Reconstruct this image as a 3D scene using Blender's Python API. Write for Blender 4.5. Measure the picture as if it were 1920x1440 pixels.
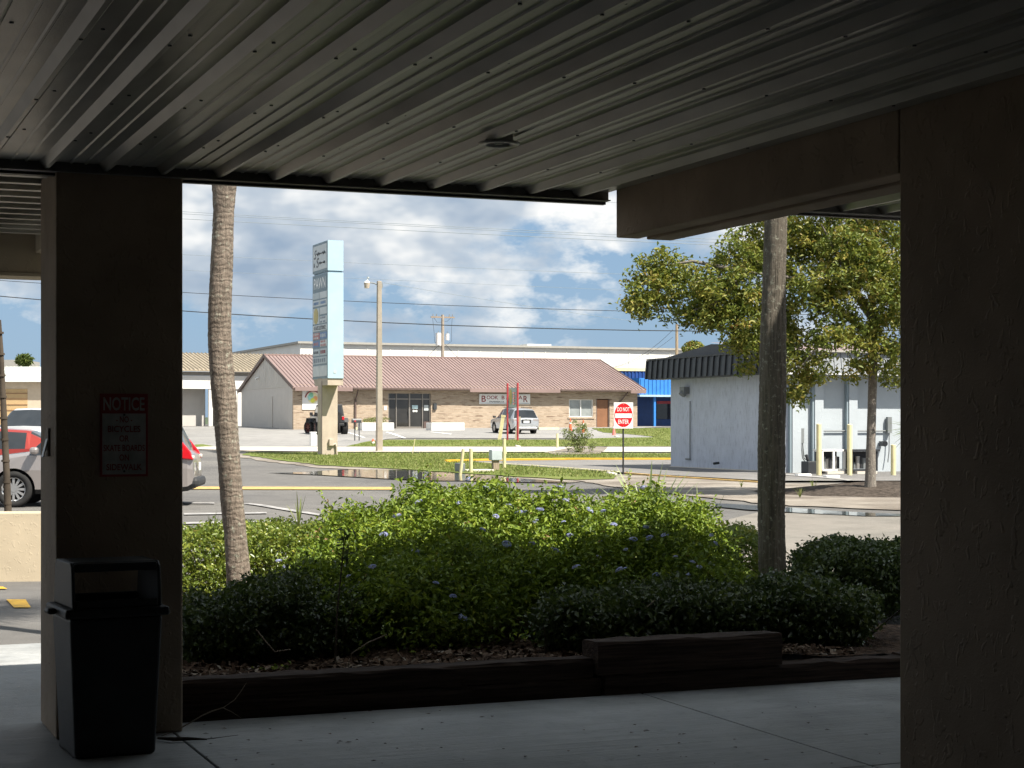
import bpy, bmesh, math, random
import numpy as np
from mathutils import Vector, Matrix, Euler

random.seed(7)
rng = np.random.default_rng(7)
R = math.radians
for o in list(bpy.data.objects):
    bpy.data.objects.remove(o)
SC = bpy.context.scene
COL = SC.collection

# ------------------------------------------------------------------ camera
F = 3300.0          # focal length in photo pixels (1920 wide)
HOR = 798.0         # horizon row
EYE = 1.65
cam_d = bpy.data.cameras.new("camera")
cam = bpy.data.objects.new("camera", cam_d)
COL.objects.link(cam)
cam.location = (0, 0, EYE)
cam.rotation_euler = (R(90), 0, 0)
cam_d.sensor_width = 36
cam_d.lens = 36 * F / 1920
cam_d.shift_y = (HOR - 720) / 1920
cam_d.clip_start = 0.05
cam_d.clip_end = 5000
SC.camera = cam

# ------------------------------------------------------------------ light
LDIR = Vector((-0.59, 0.44, -1.0)).normalized()
sun_d = bpy.data.lights.new("sun", 'SUN')
sun_d.energy = 4.6
sun_d.angle = R(0.55)
sun_d.color = (1.0, 0.93, 0.82)
sun = bpy.data.objects.new("sun", sun_d)
COL.objects.link(sun)
sun.rotation_euler = LDIR.to_track_quat('-Z', 'Y').to_euler()
sun.location = (0, 0, 60)

wd = bpy.data.worlds.new("World")
SC.world = wd
wd.use_nodes = True
wn, wl = wd.node_tree.nodes, wd.node_tree.links
wn.clear()


def WN(t, **kw):
    n = wn.new(t)
    for k, v in kw.items():
        setattr(n, k, v)
    return n


sky = WN('ShaderNodeTexSky', sky_type='NISHITA', sun_disc=False)
sky.sun_elevation = math.asin(-LDIR.z)
sky.sun_rotation = math.atan2(-LDIR.x, -LDIR.y)
sky.air_density = 1.0
sky.dust_density = 0.6
sky.ozone_density = 2.0
tc = WN('ShaderNodeTexCoord')
mp = WN('ShaderNodeMapping')
mp.inputs['Scale'].default_value = (1, 1, 1.9)
mp.inputs['Location'].default_value = (0.263, 16.749, 5.187)
wl.new(tc.outputs['Generated'], mp.inputs['Vector'])


def wnoise(scale, detail, rough, dist=0.0):
    n = WN('ShaderNodeTexNoise')
    n.inputs['Scale'].default_value = scale
    n.inputs['Detail'].default_value = detail
    n.inputs['Roughness'].default_value = rough
    n.inputs['Distortion'].default_value = dist
    wl.new(mp.outputs[0], n.inputs['Vector'])
    return n


def wramp(src, stops):
    r = WN('ShaderNodeValToRGB')
    e = r.color_ramp.elements
    while len(e) < len(stops):
        e.new(0.5)
    for el, (p, c) in zip(e, stops):
        el.position = p
        el.color = (*c, 1) if len(c) == 3 else c
    wl.new(src, r.inputs[0])
    return r


def wmix(fac, a, b, mode='MIX'):
    m = WN('ShaderNodeMix', data_type='RGBA', blend_type=mode)
    for s, v in ((m.inputs[0], fac), (m.inputs[6], a), (m.inputs[7], b)):
        if isinstance(v, (int, float)):
            s.default_value = v
        elif isinstance(v, tuple):
            s.default_value = (*v, 1)
        else:
            wl.new(v, s)
    return m


big = wnoise(5.0, 3, 0.55, 0.0)
shade = wnoise(11.0, 4, 0.55, 0.0)
puff = wnoise(21.0, 5, 0.62, 0.0)
sep = WN('ShaderNodeSeparateXYZ')
wl.new(tc.outputs['Generated'], sep.inputs[0])
bias = WN('ShaderNodeMapRange')                 # the cloud deck closes up above the clear band near the horizon
for i_, v_ in ((1, 0.035), (2, 0.14), (3, -0.055), (4, 0.105)):
    bias.inputs[i_].default_value = v_
wl.new(sep.outputs[2], bias.inputs[0])
add = WN('ShaderNodeMath', operation='MULTIPLY_ADD')
wl.new(puff.outputs[0], add.inputs[0])
add.inputs[1].default_value = 0.50
wl.new(big.outputs[0], add.inputs[2])
add2 = WN('ShaderNodeMath', operation='ADD')
wl.new(add.outputs[0], add2.inputs[0])
wl.new(bias.outputs[0], add2.inputs[1])
cover = wramp(add2.outputs[0], [(0.645, (0, 0, 0)), (0.71, (0.65, 0.65, 0.65)), (0.77, (1, 1, 1))])
skys = wmix(1.0, sky.outputs[0], (0.06, 0.06, 0.06), 'MULTIPLY')
blue = wmix(0.82, skys.outputs[2], (0.135, 0.215, 0.32))
veil = wramp(big.outputs[0], [(0.42, (0.0, 0.0, 0.0)), (0.60, (0.6, 0.6, 0.6))])
blue2 = wmix(veil.outputs[0], blue.outputs[2], (0.185, 0.25, 0.325))
cl_col = wramp(shade.outputs[0], [(0.38, (0.165, 0.215, 0.28)), (0.51, (0.28, 0.315, 0.355)), (0.62, (0.50, 0.50, 0.49))])
sk_fin = wmix(cover.outputs[0], blue2.outputs[2], cl_col.outputs[0])
bg = WN('ShaderNodeBackground')
wl.new(sk_fin.outputs[2], bg.inputs[0])
bg.inputs[1].default_value = 1.0
wo = WN('ShaderNodeOutputWorld')
wl.new(bg.outputs[0], wo.inputs[0])

SC.view_settings.view_transform = 'Standard'
SC.view_settings.look = 'None'
SC.view_settings.gamma = 1
SC.view_settings.exposure = 1.05
SC.render.engine = 'CYCLES'
SC.cycles.max_bounces = 4
wd.cycles.sampling_method = 'MANUAL'
wd.cycles.sample_map_resolution = 512
SC.cycles.diffuse_bounces = 3
SC.cycles.glossy_bounces = 3
SC.cycles.transmission_bounces = 2
SC.cycles.transparent_max_bounces = 2
SC.cycles.use_adaptive_sampling = True
SC.cycles.adaptive_threshold = 0.025
SC.cycles.use_denoising = True
SC.cycles.sample_clamp_indirect = 6
SC.cycles.caustics_reflective = False
SC.cycles.caustics_refractive = False
SC.cycles.time_limit = 900

# ------------------------------------------------------------------ geometry helpers
A = R(22.25)                                   # the whole district is laid out on this grid
UX, UY = math.cos(A), math.sin(A)
U = Vector((UX, UY, 0))
V = Vector((-UY, UX, 0))
PROF = [(-60, -0.10), (5, -0.10), (25, -0.10), (34, 0.10), (53, 0.166), (80, 0.27), (95, 0.62), (110, 1.08),
        (127, 1.46), (140, 1.60), (200, 1.8), (900, 2.0), (3000, 2.0)]


def gz(y):
    for (a, b), (c, d) in zip(PROF, PROF[1:]):
        if y <= c:
            return b + (d - b) * max(0, (y - a)) / (c - a)
    return PROF[-1][1]


def W(px, py, d):
    return Vector(((px - 960) / F * d, d, EYE - (py - HOR) / F * d))


def gdepth(py):
    lo, hi = 12.0, 600.0
    for _ in range(60):
        m = (lo + hi) / 2
        if HOR + F * (EYE - gz(m)) / m > py:
            lo = m
        else:
            hi = m
    return lo


def GP(px, py, dz=0.0):
    d = gdepth(py)
    return Vector(((px - 960) / F * d, d, gz(d) + dz))


def at(px, d, z=None):
    return Vector(((px - 960) / F * d, d, gz(d) if z is None else z))


def along(o, px):
    """distance along the grid's u axis from o to the line of sight of column px"""
    k = (px - 960) / F
    return (k * o.y - o.x) / (UX - k * UY)


def uv(o, u, v, z=0.0):
    return Vector((o.x + U.x * u + V.x * v, o.y + U.y * u + V.y * v, z))


class MB:
    def __init__(s):
        s.v, s.f, s.m, s.sm = [], [], [], []

    def add(s, vs, fs, m=0, smooth=False):
        b = len(s.v)
        s.v += [tuple(p) for p in vs]
        for f in fs:
            s.f.append(tuple(i + b for i in f))
            s.m.append(m)
            s.sm.append(smooth)
        return s

    def box(s, lo, hi, m=0, mat=None):
        x0, y0, z0 = lo
        x1, y1, z1 = hi
        vs = [Vector(p) for p in ((x0, y0, z0), (x1, y0, z0), (x1, y1, z0), (x0, y1, z0), (x0, y0, z1), (x1, y0, z1), (x1, y1, z1), (x0, y1, z1))]
        if mat is not None:
            vs = [mat @ p for p in vs]
        return s.add(vs, [(0, 3, 2, 1), (4, 5, 6, 7), (0, 1, 5, 4), (1, 2, 6, 5), (2, 3, 7, 6), (3, 0, 4, 7)], m)

    def cbox(s, c, size, m=0, rot=None):
        c = Vector(c)
        h = Vector(size) / 2
        mt = Matrix.Translation(c)
        if rot:
            mt = mt @ Euler(rot).to_matrix().to_4x4()
        return s.box(-h, h, m, mt)

    def cyl(s, p0, p1, r0, r1=None, n=12, m=0, cap=True, smooth=True):
        r1 = r0 if r1 is None else r1
        p0, p1 = Vector(p0), Vector(p1)
        d = (p1 - p0).normalized()
        a = d.orthogonal().normalized()
        b = d.cross(a)
        vs = []
        for p, r in ((p0, r0), (p1, r1)):
            for i in range(n):
                t = 2 * math.pi * i / n
                vs.append(p + (a * math.cos(t) + b * math.sin(t)) * r)
        fs = [(i, (i + 1) % n, n + (i + 1) % n, n + i) for i in range(n)]
        s.add(vs, fs, m, smooth)
        if cap:
            s.add(vs[:n], [tuple(reversed(range(n)))], m)
            s.add(vs[n:], [tuple(range(n))], m)
        return s

    def tube(s, pts, rad, n=8, m=0, cap=True):
        pts = [Vector(p) for p in pts]
        if isinstance(rad, (int, float)):
            rad = [rad] * len(pts)
        vs = []
        prev = None
        for i, p in enumerate(pts):
            d = (pts[min(i + 1, len(pts) - 1)] - pts[max(i - 1, 0)]).normalized()
            if prev is None:
                a = d.orthogonal().normalized()
            else:
                a = (prev - d * prev.dot(d))
                a = a.normalized() if a.length > 1e-6 else d.orthogonal().normalized()
            prev = a
            b = d.cross(a)
            for j in range(n):
                t = 2 * math.pi * j / n
                vs.append(p + (a * math.cos(t) + b * math.sin(t)) * rad[i])
        fs = []
        for i in range(len(pts) - 1):
            for j in range(n):
                fs.append((i * n + j, i * n + (j + 1) % n, (i + 1) * n + (j + 1) % n, (i + 1) * n + j))
        s.add(vs, fs, m, True)
        if cap:
            s.add(vs[:n], [tuple(reversed(range(n)))], m)
            s.add(vs[-n:], [tuple(range(n))], m)
        return s

    def prism(s, poly, axis, a, b, m=0):
        """poly: 2-D outline extruded along axis 'x','y','z' from a to b"""
        def P(p, t):
            return {'x': (t, p[0], p[1]), 'y': (p[0], t, p[1]), 'z': (p[0], p[1], t)}[axis]
        n = len(poly)
        vs = [P(p, a) for p in poly] + [P(p, b) for p in poly]
        fs = [(i, (i + 1) % n, n + (i + 1) % n, n + i) for i in range(n)]
        fs += [tuple(reversed(range(n))), tuple(range(n, 2 * n))]
        return s.add(vs, fs, m)

    def build(s, name, mats, parent=None, loc=None, rotz=0.0, bevel=0.0, seg=2, fix=True):
        me = bpy.data.meshes.new(name)
        me.from_pydata(s.v, [], s.f)
        if not isinstance(mats, (list, tuple)):
            mats = [mats]
        for mt in mats:
            me.materials.append(mt)
        me.polygons.foreach_set('material_index', s.m)
        me.polygons.foreach_set('use_smooth', s.sm)
        if fix:
            bm = bmesh.new()
            bm.from_mesh(me)
            bmesh.ops.recalc_face_normals(bm, faces=bm.faces)
            bm.to_mesh(me)
            bm.free()
        me.update()
        return link(name, me, parent, loc, rotz, bevel, seg)


def link(name, me, parent=None, loc=None, rotz=0.0, bevel=0.0, seg=2):
    o = bpy.data.objects.new(name, me)
    COL.objects.link(o)
    if parent is not None:
        o.parent = parent
    if loc is not None:
        o.location = loc
    if rotz:
        o.rotation_euler = (0, 0, rotz)
    if bevel:
        b = o.modifiers.new('bevel', 'BEVEL')
        b.width = bevel
        b.segments = seg
        b.limit_method = 'ANGLE'
    return o


def tag(o, label, cat=None, group=None, kind=None):
    o['label'] = label
    if cat:
        o['category'] = cat
    if group:
        o['group'] = group
    if kind:
        o['kind'] = kind
    return o


def thing(name, label, cat, loc=(0, 0, 0), rotz=0.0, group=None):
    o = bpy.data.objects.new(name, None)
    o.empty_display_size = 0.2
    COL.objects.link(o)
    o.location = loc
    o.rotation_euler = (0, 0, rotz)
    return tag(o, label, cat, group)


def struct(o, label=None):
    o['kind'] = 'structure'
    if label:
        o['label'] = label
    return o


def fastmesh(name, verts, faces, mats, parent=None, attr=None, smooth=False):
    me = bpy.data.meshes.new(name)
    nv, nf, k = len(verts), len(faces), faces.shape[1]
    me.vertices.add(nv)
    me.vertices.foreach_set('co', verts.astype(np.float32).ravel())
    me.loops.add(nf * k)
    me.loops.foreach_set('vertex_index', faces.astype(np.int32).ravel())
    me.polygons.add(nf)
    me.polygons.foreach_set('loop_start', np.arange(nf, dtype=np.int32) * k)
    me.polygons.foreach_set('loop_total', np.full(nf, k, dtype=np.int32))
    if smooth:
        me.polygons.foreach_set('use_smooth', np.ones(nf, dtype=bool))
    for m in (mats if isinstance(mats, (list, tuple)) else [mats]):
        me.materials.append(m)
    me.update(calc_edges=True)
    if attr is not None:
        a = me.attributes.new('rnd', 'FLOAT', 'POINT')
        a.data.foreach_set('value', attr.astype(np.float32))
    me.validate()
    return link(name, me, parent)


def lettering(text, w, h, mat, parent, origin, ex, ez, off=0.004, bold=0.0, name='lettering', shear=0.0):
    """flat mesh letters fitted in a w x h box centred at origin, in the plane ex/ez"""
    cu = bpy.data.curves.new('lettering', 'FONT')
    cu.body = text
    cu.align_x = 'CENTER'
    cu.offset = bold
    cu.shear = shear
    cu.resolution_u = 3
    t = bpy.data.objects.new('lettering', cu)
    COL.objects.link(t)
    me = bpy.data.meshes.new_from_object(t)
    bpy.data.objects.remove(t)
    co = np.zeros(len(me.vertices) * 3)
    me.vertices.foreach_get('co', co)
    co = co.reshape(-1, 3)
    lo, hi = co.min(0), co.max(0)
    q = (co[:, :2] - (lo + hi)[:2] / 2) / np.maximum((hi - lo)[:2], 1e-6)
    ex, ez, origin = Vector(ex), Vector(ez), Vector(origin)
    nrm = ex.cross(ez).normalized()
    out = np.array([list(origin + ex * (a * w) + ez * (b * h) + nrm * off) for a, b in q])
    me.vertices.foreach_set('co', out.ravel())
    me.materials.clear()
    me.materials.append(mat)
    me.update()
    return link(name, me, parent)


# ------------------------------------------------------------------ materials
def nodes(name):
    m = bpy.data.materials.new(name)
    m.use_nodes = True
    n, l = m.node_tree.nodes, m.node_tree.links
    p = n['Principled BSDF']
    return m, n, l, p


def ramp(n, l, src, stops):
    r = n.new('ShaderNodeValToRGB')
    e = r.color_ramp.elements
    while len(e) < len(stops):
        e.new(0.5)
    for el, (p, c) in zip(e, stops):
        el.position = p
        el.color = (*c, 1)
    if src is not None:
        l.new(src, r.inputs[0])
    return r


def noise(n, l, vec, scale, detail=5, rough=0.55, dist=0.0):
    t = n.new('ShaderNodeTexNoise')
    t.inputs['Scale'].default_value = scale
    t.inputs['Detail'].default_value = detail
    t.inputs['Roughness'].default_value = rough
    t.inputs['Distortion'].default_value = dist
    if vec is not None:
        l.new(vec, t.inputs['Vector'])
    return t


def bump(n, l, p, src, dist, strength=1.0):
    b = n.new('ShaderNodeBump')
    b.inputs['Distance'].default_value = dist
    b.inputs['Strength'].default_value = strength
    l.new(src, b.inputs['Height'])
    prev = p.inputs['Normal'].links
    if prev:
        l.new(prev[0].from_socket, b.inputs['Normal'])
    l.new(b.outputs[0], p.inputs['Normal'])
    return b


def coords(n, l, stretch=(1, 1, 1), rot=(0, 0, 0)):
    t = n.new('ShaderNodeTexCoord')
    m = n.new('ShaderNodeMapping')
    m.inputs['Scale'].default_value = stretch
    m.inputs['Rotation'].default_value = rot
    l.new(t.outputs['Object'], m.inputs['Vector'])
    return m.outputs[0]


def M(name, col, rough=0.6, metal=0.0, var=0.18, scale=3.0, bmp=0.0, bscale=40.0, stretch=(1, 1, 1), col2=None, spec=0.4, fine=0.0, coat=0.0):
    m, n, l, p = nodes(name)
    v = coords(n, l, stretch)
    t = noise(n, l, v, scale, 3, 0.6)
    c0 = tuple(x * (1 - var) for x in col)
    c1 = tuple(min(1, x * (1 + var)) for x in col) if col2 is None else col2
    r = ramp(n, l, t.outputs[0], [(0.32, c0), (0.68, c1)])
    l.new(r.outputs[0], p.inputs['Base Color'])
    p.inputs['Roughness'].default_value = rough
    p.inputs['Metallic'].default_value = metal
    p.inputs['Specular IOR Level'].default_value = spec
    p.inputs['Coat Weight'].default_value = coat
    if bmp:
        b = noise(n, l, v, bscale, 2, 0.6)
        bump(n, l, p, b.outputs[0], bmp)
    return m


def leafmat(name, stops, trans=0.4, rough=0.5, spec=0.35):
    m, n, l, p = nodes(name)
    a = n.new('ShaderNodeAttribute')
    a.attribute_name = 'rnd'
    r = ramp(n, l, a.outputs['Fac'], stops)
    l.new(r.outputs[0], p.inputs['Base Color'])
    p.inputs['Roughness'].default_value = rough
    p.inputs['Specular IOR Level'].default_value = spec
    t = n.new('ShaderNodeBsdfTranslucent')
    hs = n.new('ShaderNodeHueSaturation')
    hs.inputs['Value'].default_value = 1.35
    hs.inputs['Hue'].default_value = 0.485
    l.new(r.outputs[0], hs.inputs['Color'])
    l.new(hs.outputs[0], t.inputs['Color'])
    mx = n.new('ShaderNodeMixShader')
    mx.inputs[0].default_value = trans
    l.new(p.outputs[0], mx.inputs[1])
    l.new(t.outputs[0], mx.inputs[2])
    l.new(mx.outputs[0], n['Material Output'].inputs['Surface'])
    return m


def asphalt(name, c0, c1, speck=0.5, patch=0.12):
    m, n, l, p = nodes(name)
    v = coords(n, l)
    big_ = noise(n, l, v, patch, 3, 0.6)
    fine = noise(n, l, v, 90, 1, 0.7)
    mid = noise(n, l, v, 1.6, 4, 0.65)
    r = ramp(n, l, big_.outputs[0], [(0.35, c0), (0.65, c1)])
    r2 = ramp(n, l, fine.outputs[0], [(0.3, (1 - speck,) * 3), (0.7, (1 + 0 * speck,) * 3)])
    r3 = ramp(n, l, mid.outputs[0], [(0.3, (0.78,) * 3), (0.6, (1.0,) * 3)])
    mx = n.new('ShaderNodeMix')
    mx.data_type = 'RGBA'
    mx.blend_type = 'MULTIPLY'
    mx.inputs[0].default_value = 1
    l.new(r.outputs[0], mx.inputs[6])
    l.new(r2.outputs[0], mx.inputs[7])
    mx2 = n.new('ShaderNodeMix')
    mx2.data_type = 'RGBA'
    mx2.blend_type = 'MULTIPLY'
    mx2.inputs[0].default_value = 1
    l.new(mx.outputs[2], mx2.inputs[6])
    l.new(r3.outputs[0], mx2.inputs[7])
    l.new(mx2.outputs[2], p.inputs['Base Color'])
    p.inputs['Roughness'].default_value = 0.85
    p.inputs['Specular IOR Level'].default_value = 0.25
    bump(n, l, p, fine.outputs[0], 0.006)
    return m


def concrete(name, c0, c1, broom=False, bmp=0.003):
    m, n, l, p = nodes(name)
    v = coords(n, l)
    t = noise(n, l, v, 1.3, 4, 0.65)
    r = ramp(n, l, t.outputs[0], [(0.3, c0), (0.7, c1)])
    l.new(r.outputs[0], p.inputs['Base Color'])
    rr = ramp(n, l, t.outputs[0], [(0.3, (0.5,) * 3), (0.7, (0.75,) * 3)])
    l.new(rr.outputs[0], p.inputs['Roughness'])
    p.inputs['Specular IOR Level'].default_value = 0.35
    v2 = coords(n, l, (0.6, 110, 1) if broom else (60, 60, 60), (0, 0, R(-38)) if broom else (0, 0, 0))
    b = noise(n, l, v2, 1.0, 2, 0.6)
    bump(n, l, p, b.outputs[0], bmp)
    v3 = noise(n, l, v, 11, 3, 0.7)
    st = ramp(n, l, v3.outputs[0], [(0.30, (0.72,) * 3), (0.42, (1,) * 3)])
    mx = n.new('ShaderNodeMix')
    mx.data_type = 'RGBA'
    mx.blend_type = 'MULTIPLY'
    mx.inputs[0].default_value = 0.8
    l.new(r.outputs[0], mx.inputs[6])
    l.new(st.outputs[0], mx.inputs[7])
    last = mx.outputs[2]
    if broom:
        bs = ramp(n, l, b.outputs[0], [(0.35, (0.80,) * 3), (0.62, (1,) * 3)])
        mx2 = n.new('ShaderNodeMix')
        mx2.data_type = 'RGBA'
        mx2.blend_type = 'MULTIPLY'
        mx2.inputs[0].default_value = 1
        l.new(last, mx2.inputs[6])
        l.new(bs.outputs[0], mx2.inputs[7])
        blot = noise(n, l, v, 0.55, 3, 0.6)
        bl = ramp(n, l, blot.outputs[0], [(0.36, (0.66, 0.66, 0.65)), (0.55, (1, 1, 1))])
        mx3 = n.new('ShaderNodeMix')
        mx3.data_type = 'RGBA'
        mx3.blend_type = 'MULTIPLY'
        mx3.inputs[0].default_value = 1
        l.new(mx2.outputs[2], mx3.inputs[6])
        l.new(bl.outputs[0], mx3.inputs[7])
        last = mx3.outputs[2]
    l.new(last, p.inputs['Base Color'])
    return m


def stucco(name, col, trowel=0.012, var=0.12, stain=None, sstretch=(1, 1, 1)):
    m, n, l, p = nodes(name)
    v = coords(n, l)
    t = noise(n, l, v, 1.7, 3, 0.6)
    r = ramp(n, l, t.outputs[0], [(0.3, tuple(x * (1 - var) for x in col)), (0.7, tuple(min(1, x * (1 + var)) for x in col))])
    cur = r.outputs[0]
    if stain:
        vs = coords(n, l, sstretch)
        s1 = noise(n, l, vs, 5, 6, 0.7)
        rs = ramp(n, l, s1.outputs[0], [(0.52, (1, 1, 1)), (0.66, stain)])
        mx = n.new('ShaderNodeMix')
        mx.data_type = 'RGBA'
        mx.blend_type = 'MULTIPLY'
        mx.inputs[0].default_value = 1
        l.new(cur, mx.inputs[6])
        l.new(rs.outputs[0], mx.inputs[7])
        cur = mx.outputs[2]
    l.new(cur, p.inputs['Base Color'])
    p.inputs['Roughness'].default_value = 0.8
    p.inputs['Specular IOR Level'].default_value = 0.3
    va = coords(n, l, (1, 1, 0.7))
    a = noise(n, l, va, 16, 2, 0.7, 0.5)
    ra = ramp(n, l, a.outputs[0], [(0.57, (0, 0, 0)), (0.63, (1, 1, 1))])
    bump(n, l, p, ra.outputs[0], trowel, 0.55)
    b = noise(n, l, v, 55, 2, 0.65)
    bump(n, l, p, b.outputs[0], trowel * 0.4)
    return m


def brickmat(name):
    m, n, l, p = nodes(name)
    t = n.new('ShaderNodeTexCoord')
    sx = n.new('ShaderNodeSeparateXYZ')
    l.new(t.outputs['Object'], sx.inputs[0])
    cb = n.new('ShaderNodeCombineXYZ')
    ad = n.new('ShaderNodeMath')
    ad.operation = 'ADD'
    l.new(sx.outputs[0], ad.inputs[0])
    l.new(sx.outputs[1], ad.inputs[1])
    l.new(ad.outputs[0], cb.inputs[0])
    l.new(sx.outputs[2], cb.inputs[1])
    b = n.new('ShaderNodeTexBrick')
    b.inputs['Scale'].default_value = 1.0
    b.inputs['Brick Width'].default_value = 0.30
    b.inputs['Row Height'].default_value = 0.10
    b.inputs['Mortar Size'].default_value = 0.012
    b.inputs['Bias'].default_value = 0.0
    b.inputs['Color1'].default_value = (0.38, 0.285, 0.205, 1)
    b.inputs['Color2'].default_value = (0.50, 0.395, 0.295, 1)
    b.inputs['Mortar'].default_value = (0.44, 0.38, 0.30, 1)
    l.new(cb.outputs[0], b.inputs['Vector'])
    # scattered dark bricks: noise sampled on the brick grid
    mp_ = n.new('ShaderNodeMapping')
    mp_.inputs['Scale'].default_value = (0.85, 6.5, 1)
    l.new(cb.outputs[0], mp_.inputs['Vector'])
    ns = noise(n, l, mp_.outputs[0], 1.0, 2, 0.6)
    rr = ramp(n, l, ns.outputs[0], [(0.60, (1, 1, 1)), (0.66, (0.50, 0.45, 0.42))])
    mx = n.new('ShaderNodeMix')
    mx.data_type = 'RGBA'
    mx.blend_type = 'MULTIPLY'
    mx.inputs[0].default_value = 1
    l.new(b.outputs['Color'], mx.inputs[6])
    l.new(rr.outputs[0], mx.inputs[7])
    l.new(mx.outputs[2], p.inputs['Base Color'])
    p.inputs['Roughness'].default_value = 0.85
    iv = n.new('ShaderNodeMath')
    iv.operation = 'SUBTRACT'
    iv.inputs[0].default_value = 1
    l.new(b.outputs['Fac'], iv.inputs[1])
    bump(n, l, p, iv.outputs[0], 0.015)
    return m


def glassmat(name, col, rough=0.05):
    m, n, l, p = nodes(name)
    v = coords(n, l)
    t = noise(n, l, v, 2.0, 3, 0.5)
    r = ramp(n, l, t.outputs[0], [(0.3, tuple(x * 0.7 for x in col)), (0.7, col)])
    l.new(r.outputs[0], p.inputs['Base Color'])
    p.inputs['Roughness'].default_value = rough
    p.inputs['Specular IOR Level'].default_value = 0.7
    return m


def barkmat(name, c0, c1, sc=(3, 3, 1.0), bmp=0.02, rings=0):
    m, n, l, p = nodes(name)
    v = coords(n, l, sc)
    t = noise(n, l, v, 9, 7, 0.7)
    r = ramp(n, l, t.outputs[0], [(0.3, c0), (0.7, c1)])
    cur = r.outputs[0]
    v1 = coords(n, l)
    lich = noise(n, l, v1, 26, 4, 0.7)
    rl = ramp(n, l, lich.outputs[0], [(0.56, (0, 0, 0)), (0.68, (1, 1, 1))])
    mx = n.new('ShaderNodeMix')
    mx.data_type = 'RGBA'
    l.new(rl.outputs[0], mx.inputs[0])
    l.new(cur, mx.inputs[6])
    mx.inputs[7].default_value = (0.38, 0.38, 0.31, 1)
    l.new(mx.outputs[2], p.inputs['Base Color'])
    p.inputs['Roughness'].default_value = 0.9
    p.inputs['Specular IOR Level'].default_value = 0.2
    bump(n, l, p, t.outputs[0], bmp)
    if rings:
        w = n.new('ShaderNodeTexWave')
        w.bands_direction = 'Z'
        w.inputs['Scale'].default_value = rings
        w.inputs['Distortion'].default_value = 7.0
        w.inputs['Detail'].default_value = 3
        w.inputs['Detail Scale'].default_value = 2.0
        l.new(v1, w.inputs['Vector'])
        bump(n, l, p, w.outputs['Fac'], 0.0025)
    return m


def grassmat(name):
    m, n, l, p = nodes(name)
    v = coords(n, l)
    a = noise(n, l, v, 0.35, 6, 0.65)
    b = noise(n, l, v, 14, 4, 0.7)
    r = ramp(n, l, a.outputs[0], [(0.30, (0.145, 0.185, 0.05)), (0.5, (0.185, 0.23, 0.06)), (0.70, (0.27, 0.275, 0.11))])
    rb = ramp(n, l, b.outputs[0], [(0.3, (0.55,) * 3), (0.65, (1.0,) * 3)])
    mx = n.new('ShaderNodeMix')
    mx.data_type = 'RGBA'
    mx.blend_type = 'MULTIPLY'
    mx.inputs[0].default_value = 1
    l.new(r.outputs[0], mx.inputs[6])
    l.new(rb.outputs[0], mx.inputs[7])
    l.new(mx.outputs[2], p.inputs['Base Color'])
    p.inputs['Roughness'].default_value = 0.9
    p.inputs['Specular IOR Level'].default_value = 0.1
    bump(n, l, p, b.outputs[0], 0.05)
    return m


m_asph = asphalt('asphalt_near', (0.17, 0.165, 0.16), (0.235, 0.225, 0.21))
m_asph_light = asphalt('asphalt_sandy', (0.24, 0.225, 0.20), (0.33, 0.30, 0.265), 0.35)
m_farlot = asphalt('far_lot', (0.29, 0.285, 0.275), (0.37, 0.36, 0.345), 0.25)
m_lane = asphalt('lane_asphalt', (0.20, 0.195, 0.19), (0.27, 0.26, 0.25), 0.3)
m_road = asphalt('street_asphalt', (0.16, 0.16, 0.16), (0.21, 0.21, 0.21), 0.3)
m_walk = concrete('walkway_concrete', (0.33, 0.345, 0.35), (0.56, 0.575, 0.58), True, 0.010)
m_side = concrete('pale_concrete', (0.50, 0.46, 0.40), (0.64, 0.59, 0.52))
m_sand = asphalt('sand', (0.20, 0.17, 0.14), (0.40, 0.36, 0.31), 0.3, 0.45)
m_grass = grassmat('grass')
m_mulch = M('mulch', (0.085, 0.055, 0.038), 0.95, var=0.6, scale=14, bmp=0.04, bscale=30, spec=0.1)
m_mound = M('shaded_bark_mulch', (0.075, 0.062, 0.052), 0.95, var=0.5, scale=9, bmp=0.04, bscale=25, spec=0.1)  # mulch colour darkened to carry the shade under the tree
m_stucco = stucco('tan_stucco', (0.37, 0.29, 0.215), 0.006, 0.20)
m_stucco_l = stucco('cream_stucco', (0.52, 0.44, 0.32), 0.002)
m_soffit = M('soffit_metal', (0.44, 0.425, 0.38), 0.36, 0.0, var=0.35, scale=2.2, stretch=(1, 0.35, 1), bmp=0.001, bscale=90, spec=0.5)
m_trim = M('edge_trim_metal', (0.22, 0.21, 0.20), 0.45, var=0.2, spec=0.5)
m_darktrim = M('dark_bronze', (0.05, 0.042, 0.038), 0.5, var=0.2)
m_black = M('black_plastic', (0.022, 0.023, 0.024), 0.55, var=0.25, scale=6, bmp=0.0015, bscale=120)
m_wallin = M('store_wall', (0.16, 0.13, 0.11), 0.7, var=0.1)
m_winin = glassmat('store_glass', (0.03, 0.03, 0.035))
m_roofdeck = M('roof_deck', (0.40, 0.37, 0.33), 0.8, var=0.1)
m_timber = M('old_timber', (0.046, 0.031, 0.024), 0.9, var=0.5, scale=4, stretch=(0.5, 6, 14), bmp=0.012, bscale=6, spec=0.15)
m_red = M('red_paint', (0.40, 0.05, 0.06), 0.4, var=0.08)
m_signred = M('sign_red', (0.62, 0.012, 0.018), 0.35, var=0.05)
m_signwhite = M('sign_white', (0.80, 0.80, 0.78), 0.4, var=0.04)
m_noticered = M('notice_red', (0.34, 0.05, 0.05), 0.5, var=0.15)
m_noticewhite = M('notice_white', (0.44, 0.445, 0.43), 0.5, var=0.25, scale=9)
m_metal = M('dull_metal', (0.42, 0.41, 0.39), 0.45, 0.6, var=0.2)
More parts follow.
